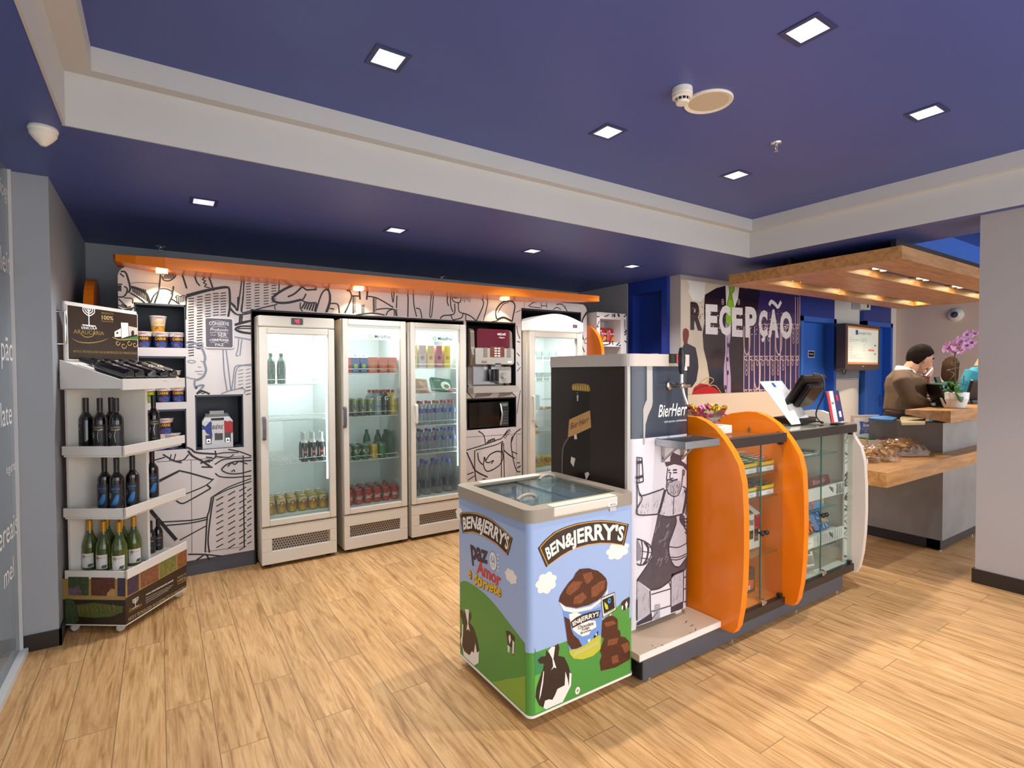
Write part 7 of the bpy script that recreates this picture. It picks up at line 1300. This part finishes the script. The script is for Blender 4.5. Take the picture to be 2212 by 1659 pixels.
# sweets trays in the orange cabinet
STK={n:mat('stick_'+n,c,.35,noise=.25,nscale=60) for n,c in (('green','#3f5d2f'),('red','#b5342c'),('dark','#2c2422'),('yellow','#dcb91f'))}; CARY=mat('carton_yellow','#e0b81c',.4); CLR=glass('clear_tray','#f3eef2',.25,.05,.06)
def candy(kind,label,x,y,z,rz=0):
    t=thing('candy_box',label,'sweets box',(x,y,z),rz); T=WM[t]; w,d=.155,.20
    mb=MB(); mb.box(-w/2,w/2,-d/2,d/2,.0,.036,CLR,T).box(-w/2+.004,w/2-.004,-d/2+.004,d/2-.004,.002,.034,PW,T); fo=Fr(T@V((0,-d/2,0)),T.to_3x3()@V((1,0,0)),(0,0,1)); mb.fbox(fo,-w/2+.01,w/2-.01,.006,.03,0,.001,mat('price_rail','#e6e4ea',.5)); mb.text('R$ 2,50',fo,.02,.012,.010,PTX,.002,w=.04); link('price_tray',mb,t)
    mb=MB(); mb.box(-w/2,w/2,-d/2,-d/2+.004,.036,.060,CARY,T).box(-w/2,w/2,d/2-.004,d/2,.036,.095,CARY,T).box(-w/2,-w/2+.003,-d/2,d/2,.036,.065,CARY,T).box(w/2-.003,w/2,-d/2,d/2,.036,.065,CARY,T).box(-w/2,w/2,-d/2,d/2,.036,.040,CARY,T); link('carton',mb,t)
    for c in range(2):
        for r in range(6):
            x0=-w/2+.006+c*.074; y0=-d/2+.012+r*.030; mm=STK[kind[c]]; mb=MB(); mb.box(x0,x0+.069,y0,y0+.024,.052+.004*r,.070+.004*r,mm,T); ft=Fr(T@V((x0,y0,.070+.004*r)),T.to_3x3()@V((1,0,0)),T.to_3x3()@V((0,1,0))); mb.text('HALLS',ft,.034,.007,.011,PW,.0008,w=.05,bold=.02); link('candy_stick',mb,t)
candy(('green','red'),'yellow sweets tray with green and red sticks on the upper glass shelf',3.075,1.94,.936); candy(('dark','green'),'yellow sweets tray with dark sticks, left one on the upper glass shelf',2.90,1.945,.936,.0)
candy(('dark','green'),'yellow sweets tray with dark and green sticks on the second glass shelf',3.075,1.94,.791); candy(('red','dark'),'yellow sweets tray with red sticks, left one on the second glass shelf',2.90,1.945,.791)
t=thing('cider_box','black box printed with orange and white lettering on the orange cabinet floor','box',(2.99,2.01,.166)); mb=MB(); mb.box(2.88,3.10,1.93,2.09,.1655,.315,mat('box_black','#2e2623',.45)); f=Fr((2.88,1.93,.1655),(1,0,0),(0,0,1)); mb.poly(f,[(.02,.02),(.20,.02),(.21,.075),(.14,.085),(.10,.07),(.02,.08)],mat('box_orange','#d4542a',.45),.0008); mb.text('EL BAS',f,.10,.055,.022,PW,.0014,w=.06,bold=.03); mb.text('TAROS',f,.12,.022,.026,PW,.0014,w=.10,bold=.03); link('carton',mb,t,bevel=.002)
t=thing('mini_bottle','','bottle'); link('body',MB().lathe([(.017,0),(.020,.004),(.020,.06),(.009,.085),(.008,.105)],mat('mini_green','#6f8a3c',.15,coat=.5),n=14),t); link('cap',MB().lathe([(.010,.10),(.010,.12),(0,.121)],mat('mini_cap','#b8632a',.4),n=10),t); s=Stock(t)
for i,(x,lb) in enumerate(((2.97,'small green bottle standing on the black box, left one'),(3.06,'small green bottle standing on the black box, right one'))): s.put((x,2.0,.316),lb)
# white cabinet goods
t=thing('magazine','','magazine'); f=Fr((0,0,0),(1,0,0),(0,1,0)); mb=MB(); mb.prism(f,rrect(-.10,.10,-.07,.07,.002),0,.006,PW); mb.poly(f,[(-.07,-.05),(.07,-.05),(.07,.05),(-.07,.05)],mat('cover_grey','#5f6166',.4,noise=.4,nscale=20),.0066); link('cover',mb,t); s=Stock(t); s.put((3.80,1.98,.976),'booklet on the top glass shelf of the white cabinet, right one',None,.4); s.put((3.60,1.97,.976),'booklet on the top glass shelf of the white cabinet, left one',None,-.2)
t=thing('chocolate_pack','dark red chocolate pack lying on the patterned shelf of the white cabinet','sweets pack',(3.80,1.93,.748)); f=Fr((3.80,1.89,.748),(1,0,.05),(0,.25,1)); mb=MB(); mb.prism(f,rrect(-.15,.15,0,.06,.02),-.05,0,mat('pack_maroon','#7a1d1c',.3,coat=.3)); mb.text('Bistrô',f,0,.018,.030,mat('print_rose','#e0a39a',.4),.001,w=.16,shear=.3); link('pack',mb,t,bevel=.006)
t=thing('sweets_pouch','yellow and black sweets pouch at the left of the patterned shelf','sweets pack',(3.57,1.90,.748)); mb=MB(); pouch(mb,Fr((3.57,1.90,.748),(1,0,0),(0,.5,1)),.12,.08,.04,PKY); link('pouch',mb,t)
def biscuit(x,lb):
    t=thing('biscuit_pack',lb,'biscuits',(x,1.92,.601)); mb=MB(); f=Fr((x,1.885,.601),(1,0,.02),(0,.1,1)); mb.prism(f,rrect(-.10,.10,0,.085,.012),-.06,0,mat('pack_sky_blue','#2f8fcf',.3,coat=.3)); mb.disc(f,.07,.045,.024,.03,mat('pack_biscuit','#c9a54a',.5),.001); mb.disc(f,-.06,.025,.02,.02,mat('pack_biscuit2','#c2512f',.5),.001); mb.text('BISCOITO',f,-.01,.042,.020,REDP,.002,w=.10,bold=.04); mb.text('BISCOITO',f,-.01,.042,.020,PW,.0015,w=.108,bold=.08); link('pack',mb,t,bevel=.006)
biscuit(3.76,'blue biscuit pack on the middle glass shelf, right one'); biscuit(3.53,'blue biscuit pack on the middle glass shelf, left one')
for x,c_,lb in ((3.64,mat('bag_red_gold','#b8342c',.35,noise=.4,nscale=16,coat=.4),'red and gold sweets bag leaning in the white cabinet'),(3.84,mat('bag_blue_star','#2260a8',.35,noise=.35,nscale=16,coat=.4),'blue starburst sweets bag leaning in the white cabinet')):
    t=thing('sweets_bag',lb,'sweets bag',(x,1.91,.433)); mb=MB(); f=Fr((x,1.885,.433),(1,.0,.12),(-.05,.55,1)); pouch(mb,f,.17,.16,.05,c_)
    for k in range(8): a_=k*PI/4+.2; mb.poly(f,[(.01,.07),(.01+.06*math.cos(a_),.07+.06*math.sin(a_)),(.01+.06*math.cos(a_+.25),.07+.06*math.sin(a_+.25))],DORY if x<3.7 else mat('bag_sky','#7fb2e0',.4),.027+.0003*k)
    mb.disc(f,.02,.07,.028,.022,DORY if x>3.7 else REDP,.031); link('pouch',mb,t)
t=thing('toothpaste_box','red, white and blue toothpaste box on the lower glass shelf','box',(3.62,1.91,.336)); mb=MB(); mb.box(3.50,3.73,1.89,1.935,.3355,.385,REDP); f=Fr((3.50,1.89,.3355),(1,0,0),(0,0,1)); mb.poly(f,[(.15,.0005),(.2295,.0005),(.2295,.049),(.17,.049)],CARD,.0008); mb.text('Dental',f,.075,.014,.024,PW,.0009,w=.10,bold=.02); link('carton',mb,t,bevel=.002)
t=thing('toothbrush','blue toothbrush lying on the lower glass shelf','toothbrush',(3.84,1.94,.336)); mb=MB(); mb.tube(cat([(3.76,1.92,.345),(3.83,1.93,.350),(3.91,1.95,.343)]),[.005]*3+[.006]*5+[.004]*3,CARD,8); link('handle',mb,t); link('bristles',MB().box(3.902,3.926,1.944,1.956,.345,.358,PW),t)
t=thing('blister_pack','','blister pack'); mb=MB(); mb.box(-.04,.04,-.003,.0,0,.10,PW); mb.box(-.025,.025,-.015,-.003,.015,.07,ACR); mb.box(-.02,.02,-.0035,-.003,.08,.092,CARD); link('card',mb,t); s=Stock(t)
for i,(x,y,rz,lb) in enumerate(((3.66,1.96,.3,'white blister pack on the white cabinet floor, left one'),(3.74,1.92,-.2,'white blister pack on the white cabinet floor, middle one'),(3.86,1.98,.15,'white blister pack on the white cabinet floor, right one'))): s.put((x,y,.1925),lb,None,rz,(-.2,0,rz))
t=thing('dessert_tub','blue and orange paper tub at the left of the white cabinet floor','tub',(3.54,1.90,.1925)); link('tub',MB().lathe([(.035,.1925),(.042,.235),(.047,.275),(.047,.282),(0,.282)],CARD,(3.54,1.90,0),n=20,bands=[REDP,CARD,mat('tub_orange','#d7612c',.4),PW]),t)
# drawer of papers under the till omitted from view
# ============================================================ people at the reception
SKIN=mat('skin','#c48f72',.5,noise=.06,nscale=14); HAIRD=mat('hair_dark','#1a1210',.85,spec=.15,noise=.5,nscale=70,bump=.8); HAIRB=mat('hair_brown','#3a2619',.8,spec=.15,noise=.4,nscale=50,stretch=(1,1,.2),bump=.4); SHIRT=mat('shirt_white','#e4e1e0',.6); TEAL=mat('teal_cloth','#1f86a0',.7,noise=.12,nscale=10); TROUS=mat('trousers_black','#1d1b20',.7); LIP=mat('lips','#9a5f52',.5); EYEW=mat('eye_white','#e6e0da',.3); SHOE=mat('shoe_black','#141315',.3)
def knit_mat():
    m=D.materials.new('brown_striped_knit'); m.use_nodes=True; nt=m.node_tree; N=nt.nodes; L=nt.links; b=N['Principled BSDF']; b.inputs['Roughness'].default_value=.85; b.inputs['Sheen Weight'].default_value=.0
    tc=N.new('ShaderNodeTexCoord'); sp=N.new('ShaderNodeSeparateXYZ'); L.new(tc.outputs['Object'],sp.inputs[0])
    def mth(op,a,c=None):
        q=N.new('ShaderNodeMath'); q.operation=op
        for i,x in enumerate((a,c)):
            if x is None: continue
            if isinstance(x,(int,float)): q.inputs[i].default_value=x
            else: L.new(x,q.inputs[i])
        return q.outputs[0]
    z=mth('MULTIPLY',sp.outputs[2],27.0); s=mth('GREATER_THAN',mth('FRACT',z),.52); front=mth('MULTIPLY',mth('GREATER_THAN',sp.outputs[0],.04),mth('LESS_THAN',sp.outputs[2],1.36))
    arm=mth('LESS_THAN',mth('ABSOLUTE',sp.outputs[1]),.155); f=mth('MULTIPLY',mth('MULTIPLY',s,front),arm)
    nz=N.new('ShaderNodeTexNoise'); nz.inputs['Scale'].default_value=60; rp=N.new('ShaderNodeValToRGB'); rp.color_ramp.elements[0].color=lin('#574535'); rp.color_ramp.elements[1].color=lin('#6f5a46'); L.new(tc.outputs['Object'],nz.inputs['Vector']); L.new(nz.outputs['Fac'],rp.inputs[0])
    mx=N.new('ShaderNodeMix'); mx.data_type='RGBA'; L.new(f,mx.inputs[0]); L.new(rp.outputs[0],mx.inputs[6]); mx.inputs[7].default_value=lin('#cdbfa8'); L.new(mx.outputs[2],b.inputs['Base Color']); return m
KNIT=knit_mat()
def etube(mb,pts,m,n=14):
    """closed limb: (centre, side radius, depth radius) sections with rounded ends; depth is along local x"""
    P=[V(p[0]) for p in pts]; vs=[]
    for i,(c,a,b) in enumerate(pts):
        c=V(c); t=(P[min(len(P)-1,i+1)]-P[max(0,i-1)]).normalized(); yv=V((0,1,0)); yv=(yv-t*yv.dot(t)); yv=yv.normalized() if yv.length>.05 else V((1,0,0)); xv=yv.cross(t)
        vs+=[c+yv*a*math.cos(2*PI*j/n)+xv*b*math.sin(2*PI*j/n) for j in range(n)]
    k=len(pts); mb.add(vs,[(i*n+j,i*n+(j+1)%n,(i+1)*n+(j+1)%n,(i+1)*n+j) for i in range(k-1) for j in range(n)]+[list(range(n))[::-1],list(range((k-1)*n,k*n))],m,True)
def head_pt(th,ph,k=1.0,hair=0):
    """th around from the face, ph up; local metres, x is forward"""
    x=math.cos(ph)*math.cos(th); y=math.cos(ph)*math.sin(th); z=math.sin(ph)
    g=lambda a,b,sa,sb: math.exp(-((th-a)/sa)**2-((ph-b)/sb)**2)
    r=1.0
    X=.098*x; Y=.076*y; Z_=.118*z
    if z<0: Y*=1+.30*z; X*=1+.10*z*(1 if x>0 else 2.6)
    if x>0: X*=.95
    d=.030*g(0,-.22,.16,.20)+.018*g(0,-.02,.12,.22)-.010*g(.42,.02,.22,.13)-.010*g(-.42,.02,.22,.13)+.006*g(0,.22,.6,.12)+.006*g(0,-.62,.26,.09)+.016*g(0,-.98,.45,.20)-.005*g(0,-.80,.4,.06)
    X+=d
    return V((X+hair*x,Y+hair*y,Z_+hair*z+(-.012 if z<-.5 and x>0 else 0)))*k
def head(mb,T,m,k=1.0):
    n,q=40,28; vs=[T@head_pt(2*PI*i/n-PI,-PI/2+PI*(j+.5)/q,k) for j in range(q) for i in range(n)]
    mb.add(vs,[(j*n+i,j*n+(i+1)%n,(j+1)*n+(i+1)%n,(j+1)*n+i) for j in range(q-1) for i in range(n)]+[list(range(n))[::-1],list(range((q-1)*n,q*n))],m,True)
    for s in (-1,1):
        et=T@Matrix.Translation((-.008*k,s*.073*k,-.012*k))@Matrix.Rotation(s*.35,4,'Z'); mb.lathe([(0,-.034*k),(.014*k,-.026*k),(.020*k,.0),(.022*k,.018*k),(.013*k,.032*k),(0,.036*k)],m,T=et@Matrix.Diagonal((1,.42,1,1)),n=10)
def hairmesh(T,m,k,long=False):
    mb=MB(); n,q=36,20; vs=[]; fs=[]
    lim=lambda th: .52-.36*min(1,max(0,(abs(th)-.85)/.5)) if abs(th)<1.5 else (.16-.85*min(1,(abs(th)-1.5)/.55))
    for j in range(q+1):
        for i in range(n):
            th=2*PI*i/n-PI; p0=lim(th); ph=p0+(PI/2-p0)*j/q; vs.append(T@head_pt(th,ph,k,.010+.006*math.sin(9*th+4*ph)*.5 if j else .002))
    fs=[(j*n+i,j*n+(i+1)%n,(j+1)*n+(i+1)%n,(j+1)*n+i) for j in range(q) for i in range(n)]; mb.add(vs,fs,m,True); return mb
def fuse(o,vox=.008,it=4):
    r=o.modifiers.new('fuse','REMESH'); r.mode='VOXEL'; r.voxel_size=vox; r.use_smooth_shade=True
    s=o.modifiers.new('soften','SMOOTH'); s.factor=.5; s.iterations=it
def hand(mb,T,m,curl,k=1.0,thumb=1):
    """palm with four fingers of their own lengths and a thumb from the palm's side; T: x along the hand, z is the back of the hand"""
    etube2=lambda pts,r: mb.tube([T@V(p) for p in pts],r,m,8)
    vs=[]; prof=[(0,.026,.016),(.03,.036,.017),(.07,.042,.015),(.095,.040,.012)]
    for x,a,b in prof: vs+=[T@V((x*k,a*k*math.cos(2*PI*j/10),b*k*math.sin(2*PI*j/10))) for j in range(10)]
    mb.add(vs,[(i*10+j,i*10+(j+1)%10,(i+1)*10+(j+1)%10,(i+1)*10+j) for i in range(3) for j in range(10)]+[list(range(10))[::-1],list(range(30,40))],m,True)
    for f,(y,L_) in enumerate(((.031,.072),(.011,.082),(-.010,.076),(-.029,.060))):
        c=curl[f]; p=[(.080*k,y*k,0)]; a=0; x,z=.092*k,0
        for sg,s in enumerate((.45,.32,.23)):
            a+=c*(.6,.9,.6)[sg]; p.append((x,y*k*(1-.05*sg),z)); x+=L_*k*s*math.cos(a); z-=L_*k*s*math.sin(a)
        p.append((x,y*k*.86,z)); etube2(p,[.0098*k,.0095*k,.0088*k,.0078*k,.0062*k])
    t=thumb; etube2([(.015*k,.024*k*t,-.006*k),(.040*k,.044*k*t,-.018*k),(.064*k,.050*k*t,-.032*k),(.084*k,.044*k*t,-.044*k)],[.013*k,.0115*k,.0100*k,.0075*k])
def person(label,px_u,fwd,face_rz,name='person'):
    d=ray(px_u,800); loc_=EYE+d*fwd; return thing(name,label,'person',(loc_.x,loc_.y,0),face_rz)
FRZ=math.atan2(RT.y,RT.x)
# the receptionist, in profile, looking down with a phone at his mouth
k=1.14; man=person('standing man in brown striped sweater looking down, phone held at his mouth',1957,5.42,FRZ); M=WM[man]; S=5.42/FPX
def ml(u,v,y=0): # a point of the man from the photo: forward and up measured, y sideways (his left is +)
    d=ray(u,v); o=M.translation; n=V((RT.y,-RT.x,0)); n=V((M.col[1][0],M.col[1][1],0)); t=((o+n*y)-EYE).dot(n)/d.dot(n); p=M.inverted()@(EYE+d*t); return V((p.x,y,p.z))
hc=ml(1987,774); TH=Matrix.Translation(hc)@Matrix.Rotation(.36,4,'Y')
mb=MB(); head(mb,M@TH,SKIN,1.16); nb=ml(1958,806)
etube(mb,[(hc+V((-.045,0,-.02)),.06,.06),(hc*.55+nb*.45+V((-.01,0,0)),.060,.062),(nb,.072,.066),(nb+V((-.01,0,-.06)),.08,.07)],SKIN)
mb.v=[tuple(M@V(p)) if i>=len(mb.v)-56 else p for i,p in enumerate(mb.v)]
hl=ml(2004,818,.10); TL=M@Matrix.Translation(hl)@Matrix.Rotation(-1.32,4,'Y')@Matrix.Rotation(PI/2+.3,4,'X'); hand(mb,TL,SKIN,(.85,.95,1.0,.9),1.18,1)
hr=ml(2006,872,-.16); TR=M@Matrix.Translation(hr)@Matrix.Rotation(.45,4,'Y'); hand(mb,TR,SKIN,(.3,.35,.4,.45),1.15,-1)
# wrists and forearm ends run into the sleeves; legs to the floor
def W_(mb,pts,m):
    n0=len(mb.v); etube(mb,pts,m); mb.v=mb.v[:n0]+[tuple(M@V(p)) for p in mb.v[n0:]]
W_(mb,[(hl+V((0,.01,-.10)),.036,.034),(hl+V((0,.0,.02)),.031,.028)],SKIN); W_(mb,[(hr+V((-.08,0,.03)),.036,.034),(hr+V((.02,0,-.005)),.031,.026)],SKIN)
for s in (-1,1): W_(mb,[(V((-.02,s*.105,1.0)),.10,.11),(V((.0,s*.11,.75)),.088,.095),(V((.01,s*.11,.53)),.066,.07),(V((-.01,s*.11,.35)),.062,.068),(V((-.01,s*.11,.08)),.042,.045)],SKIN)
W_(mb,[(V((-.03,0,.92)),.17,.12),(V((-.04,0,1.15)),.17,.12),(nb+V((-.05,0,-.22)),.18,.11),(nb+V((-.02,0,-.04)),.10,.08)],SKIN)
ob=link('body',mb,man); fuse(ob,.007,3)
mb=MB(); sh=ml(1950,818); 
W_(mb,[(ml(1948,892),.20,.145),(ml(1953,872),.205,.155),(ml(1956,850),.21,.155),(ml(1955,830),.225,.150),(ml(1953,815),.20,.125),(ml(1955,804),.12,.09),(nb+V((-.005,0,.005)),.092,.078)],KNIT)
W_(mb,[(ml(1949,813,-.17),.085,.085),(ml(1950,826,-.25),.085,.085),(ml(1958,845,-.265),.076,.074),(ml(1966,858,-.25),.070,.07),(ml(1982,866,-.215),.062,.06),(ml(1999,871,-.17),.052,.048)],KNIT)
W_(mb,[(ml(1956,813,.17),.085,.085),(ml(1970,830,.24),.08,.08),(ml(1988,852,.22),.072,.07),(ml(1997,858,.18),.064,.064),(ml(2000,845,.13),.056,.056),(ml(2003,830,.105),.046,.046)],KNIT)
o=link('sweater',mb,man); fuse(o,.010,5)
mb=MB(); W_(mb,[(ml(1949,890),.195,.14),(V((-.04,0,.98)),.20,.15),(V((-.02,0,.84)),.19,.15)],TROUS)
for s in (-1,1): W_(mb,[(V((-.02,s*.10,.90)),.115,.135),(V((.0,s*.11,.70)),.10,.11),(V((.01,s*.11,.5)),.085,.09),(V((0,s*.11,.07)),.07,.08)],TROUS)
o=link('trousers',mb,man); fuse(o,.012,3)
for s in (-1,1): mb=MB(); W_(mb,[(V((-.08,s*.11,.045)),.04,.04),(V((.02,s*.11,.05)),.05,.045),(V((.16,s*.12,.035)),.05,.03),(V((.21,s*.12,.03)),.03,.02)],SHOE); link('shoe',mb,man)
link('hair',hairmesh(M@TH,HAIRD,1.17),man)
# shirt collar standing round the neck
mb=MB(); vs=[]
for j,(zz,rr) in enumerate(((-.02,.086),(.035,.080),(.045,.083),(-.005,.101))):
    for i in range(25): a=-PI+.10+2*(PI-.10)*i/24+PI; p=nb+V((-.008+rr*math.cos(a)*.95,rr*math.sin(a),zz-.035*(math.cos(a)+.2)-.028*(1 if j==3 else 0)*max(0,math.cos(a)))); vs.append(M@p)
mb.add(vs,[(j*25+i,j*25+i+1,(j+1)*25+i+1,(j+1)*25+i) for j in range(3) for i in range(24)],SHIRT,True); o=link('shirt_collar',mb,man); s_=o.modifiers.new('thick','SOLIDIFY'); s_.thickness=.004
for s in (-1,1):
    e=TH@(V((.083,s*.031,.006))*1.16); mb=MB(); mb.lathe([(0,-.009),(.008,-.004),(.010,0),(.008,.004),(0,.009)],EYEW,T=M@Matrix.Translation(e),n=10); mb.lathe([(0,-.005),(.005,0),(0,.005)],BLACK,T=M@Matrix.Translation(e+V((.007,0,-.004))),n=8); link('eye',mb,man)
    mb=MB(); mb.tube([M@(TH@(V(p)*1.16)) for p in ((.092,s*.012,.026),(.092,s*.032,.032),(.080,s*.052,.025))],[.0045,.006,.003],HAIRD,6); link('eyebrow',mb,man)
mb=MB(); mb.tube([M@(TH@(V(p)*1.16)) for p in ((.083,-.026,-.070),(.094,-.008,-.066),(.094,.008,-.066),(.083,.026,-.070))],[.003,.006,.006,.003],LIP,6); link('lips',mb,man)
ph_=thing('mobile_phone','silver mobile phone in the hand of the man in brown','phone'); pp=M@ml(2002,804,.105); ph_.location=pp; WM[ph_]=Matrix.Translation(pp); PT=Matrix.Translation(pp)@Matrix.Rotation(FRZ,4,'Z')@Matrix.Rotation(.7,4,'Y'); link('handset_body',MB().box(-.012,.012,-.028,.028,-.055,.06,SILV,PT),ph_,bevel=.006); link('keypad',MB().box(-.0125,-.0122,-.02,.02,-.045,.01,BLACK,PT),ph_)
# seated woman with long brown hair, seen from behind
def simple(label,u,fwd,rz,headuv,shuv,long,lean=0,cloth=TEAL):
    t=person(label,u,fwd,rz); Mx=WM[t]
    def pl(uu,vv):
        d=ray(uu,vv); o=Mx.translation; n=V((FW.x,FW.y,0)).normalized(); q=(o-EYE).dot(n)/d.dot(n); return Mx.inverted()@(EYE+d*q)
    def add(mb,pts,m):
        n0=len(mb.v); etube(mb,pts,m); mb.v=mb.v[:n0]+[tuple(Mx@V(p)) for p in mb.v[n0:]]
    h=pl(*headuv); s=pl(*shuv); TH_=Matrix.Translation(h)@Matrix.Rotation(.25,4,'Y'); mb=MB(); head(mb,Mx@TH_,SKIN,1.08)
    add(mb,[(h+V((-.03,0,-.03)),.055,.055),(h*.4+s*.6+V((0,0,.02)),.055,.058),(s+V((0,0,-.02)),.09,.075)],SKIN)
    base=V((s.x-.05-lean,0,max(.5,s.z-.62))); add(mb,[(s+V((0,0,-.05)),.15,.10),(base+V((0,0,.3)),.14,.10),(base,.16,.12)],SKIN)
    for e in (-1,1):
        a=s+V((0,e*.20,-.06)); el=a+V((.06,e*.05,-.28)); wv=el+V((.24,-e*.06,-.02)); add(mb,[(a,.05,.05),(el,.042,.042),(wv,.030,.028)],SKIN); hand(mb,Mx@Matrix.Translation(wv),SKIN,(.4,.45,.5,.5),1.05,-e)
        add(mb,[(base+V((.0,e*.10,0)),.095,.10),(base*1+V((.22,e*.11,-.06)),.085,.085),(V((base.x+.40,e*.11,base.z-.1)),.065,.065),(V((base.x+.38,e*.11,.08)),.042,.045)],SKIN)
    fuse(link('body',mb,t),.008,3)
    mb=MB(); add(mb,[(base+V((0,0,.02)),.185,.14),(base+V((.0,0,.25)),.175,.125),(s*.7+base*.3,.20,.13),(s+V((-.01,0,-.06)),.215,.115),(s+V((0,0,.0)),.13,.085)],cloth)
    for e in (-1,1): a=s+V((-.01,e*.17,-.06)); add(mb,[(a,.08,.08),(a+V((.02,e*.06,-.12)),.07,.07),(a+V((.06,e*.08,-.26)),.062,.06)],cloth)
    fuse(link('blouse',mb,t),.011,5)
    mb=MB(); add(mb,[(base+V((0,0,.05)),.18,.14),(base+V((0,0,-.06)),.19,.16)],TROUS)
    for e in (-1,1): add(mb,[(base+V((.0,e*.10,-.01)),.11,.11),(base+V((.22,e*.11,-.06)),.098,.098),(V((base.x+.40,e*.11,base.z-.1)),.08,.08),(V((base.x+.38,e*.11,.06)),.06,.065)],TROUS)
    fuse(link('trousers',mb,t),.012,3)
    for e in (-1,1): mb=MB(); add(mb,[(V((base.x+.32,e*.11,.04)),.04,.035),(V((base.x+.42,e*.11,.045)),.045,.035),(V((base.x+.55,e*.11,.025)),.035,.02)],SHOE); link('shoe',mb,t)
    hm=hairmesh(Mx@TH_,HAIRB if long else HAIRD,1.09)
    if long:
        add(hm,[(h+V((-.02,0,.06)),.09,.09),(h+V((-.06,0,-.03)),.095,.075),(h+V((-.09,0,-.13)),.095,.055),(h+V((-.10,.0,-.24)),.08,.04),(h+V((-.09,0,-.32)),.03,.02)],HAIRB)
    link('hair',hm,t)
    for e in (-1,1): mb=MB(); mb.lathe([(0,-.008),(.009,0),(0,.008)],BLACK,T=Mx@TH_@Matrix.Translation(V((.083,e*.031,.006))*1.08),n=8); link('eye',mb,t)
    mb=MB(); mb.tube([Mx@(TH_@(V(p)*1.08)) for p in ((.083,-.024,-.068),(.094,0,-.064),(.083,.024,-.068))],[.003,.006,.003],LIP,6); link('lips',mb,t)
    return t,base
w1,b1=simple('seated woman with long brown hair and teal top, back turned, behind the orchid stem',2046,7.4,FRZ+.75,(2054,792),(2040,826),True)
w2,b2=simple('person in bright teal shirt leaning over the desk, half hidden by the grey pillar',2116,6.4,FRZ+1.9,(2140,752),(2120,792),False)
for i,(pt,bs) in enumerate(((w1,b1),(w2,b2))):
    Mx=WM[pt]; c_=Mx@V((bs.x,0,0)); t=thing('office_stool','office stool under the '+('woman with brown hair' if i==0 else 'person in bright teal'),'stool',(c_.x,c_.y,0)); zs=bs.z-.14
    link('seat',MB().lathe([(.16,zs-.05),(.19,zs-.03),(.19,zs-.005),(.15,zs)],TROUS,(c_.x,c_.y,0),20),t); link('post',MB().lathe([(.03,.02),(.03,zs-.05)],SILV,(c_.x,c_.y,0),12),t); link('base',MB().lathe([(.2,0),(.2,.015),(.03,.04)],BLACK,(c_.x,c_.y,0),20),t)
# ============================================================ camera and view
cam=D.cameras.new('camera'); cam.sensor_fit='HORIZONTAL'; cam.sensor_width=36; cam.lens=36*FPX/2212; cam.clip_start=.02; cam.clip_end=100
EXPO=-0.12
co=D.objects.new('camera',cam); COL.objects.link(co)
co.matrix_world=Matrix.Translation(EYE)@Matrix((RT,UP,-FW)).transposed().to_4x4()
sc=bpy.context.scene; sc.camera=co
sc.view_settings.view_transform='Standard'; sc.view_settings.look='None'; sc.view_settings.gamma=1; sc.view_settings.exposure=EXPO
sc.view_settings.use_curve_mapping=False
sc.cycles.max_bounces=6; sc.cycles.diffuse_bounces=3; sc.cycles.glossy_bounces=3; sc.cycles.transmission_bounces=4; sc.cycles.transparent_max_bounces=12
sc.cycles.caustics_reflective=False; sc.cycles.caustics_refractive=False; sc.cycles.sample_clamp_indirect=4; sc.cycles.use_denoising=True; sc.cycles.use_adaptive_sampling=True; sc.cycles.adaptive_threshold=.025
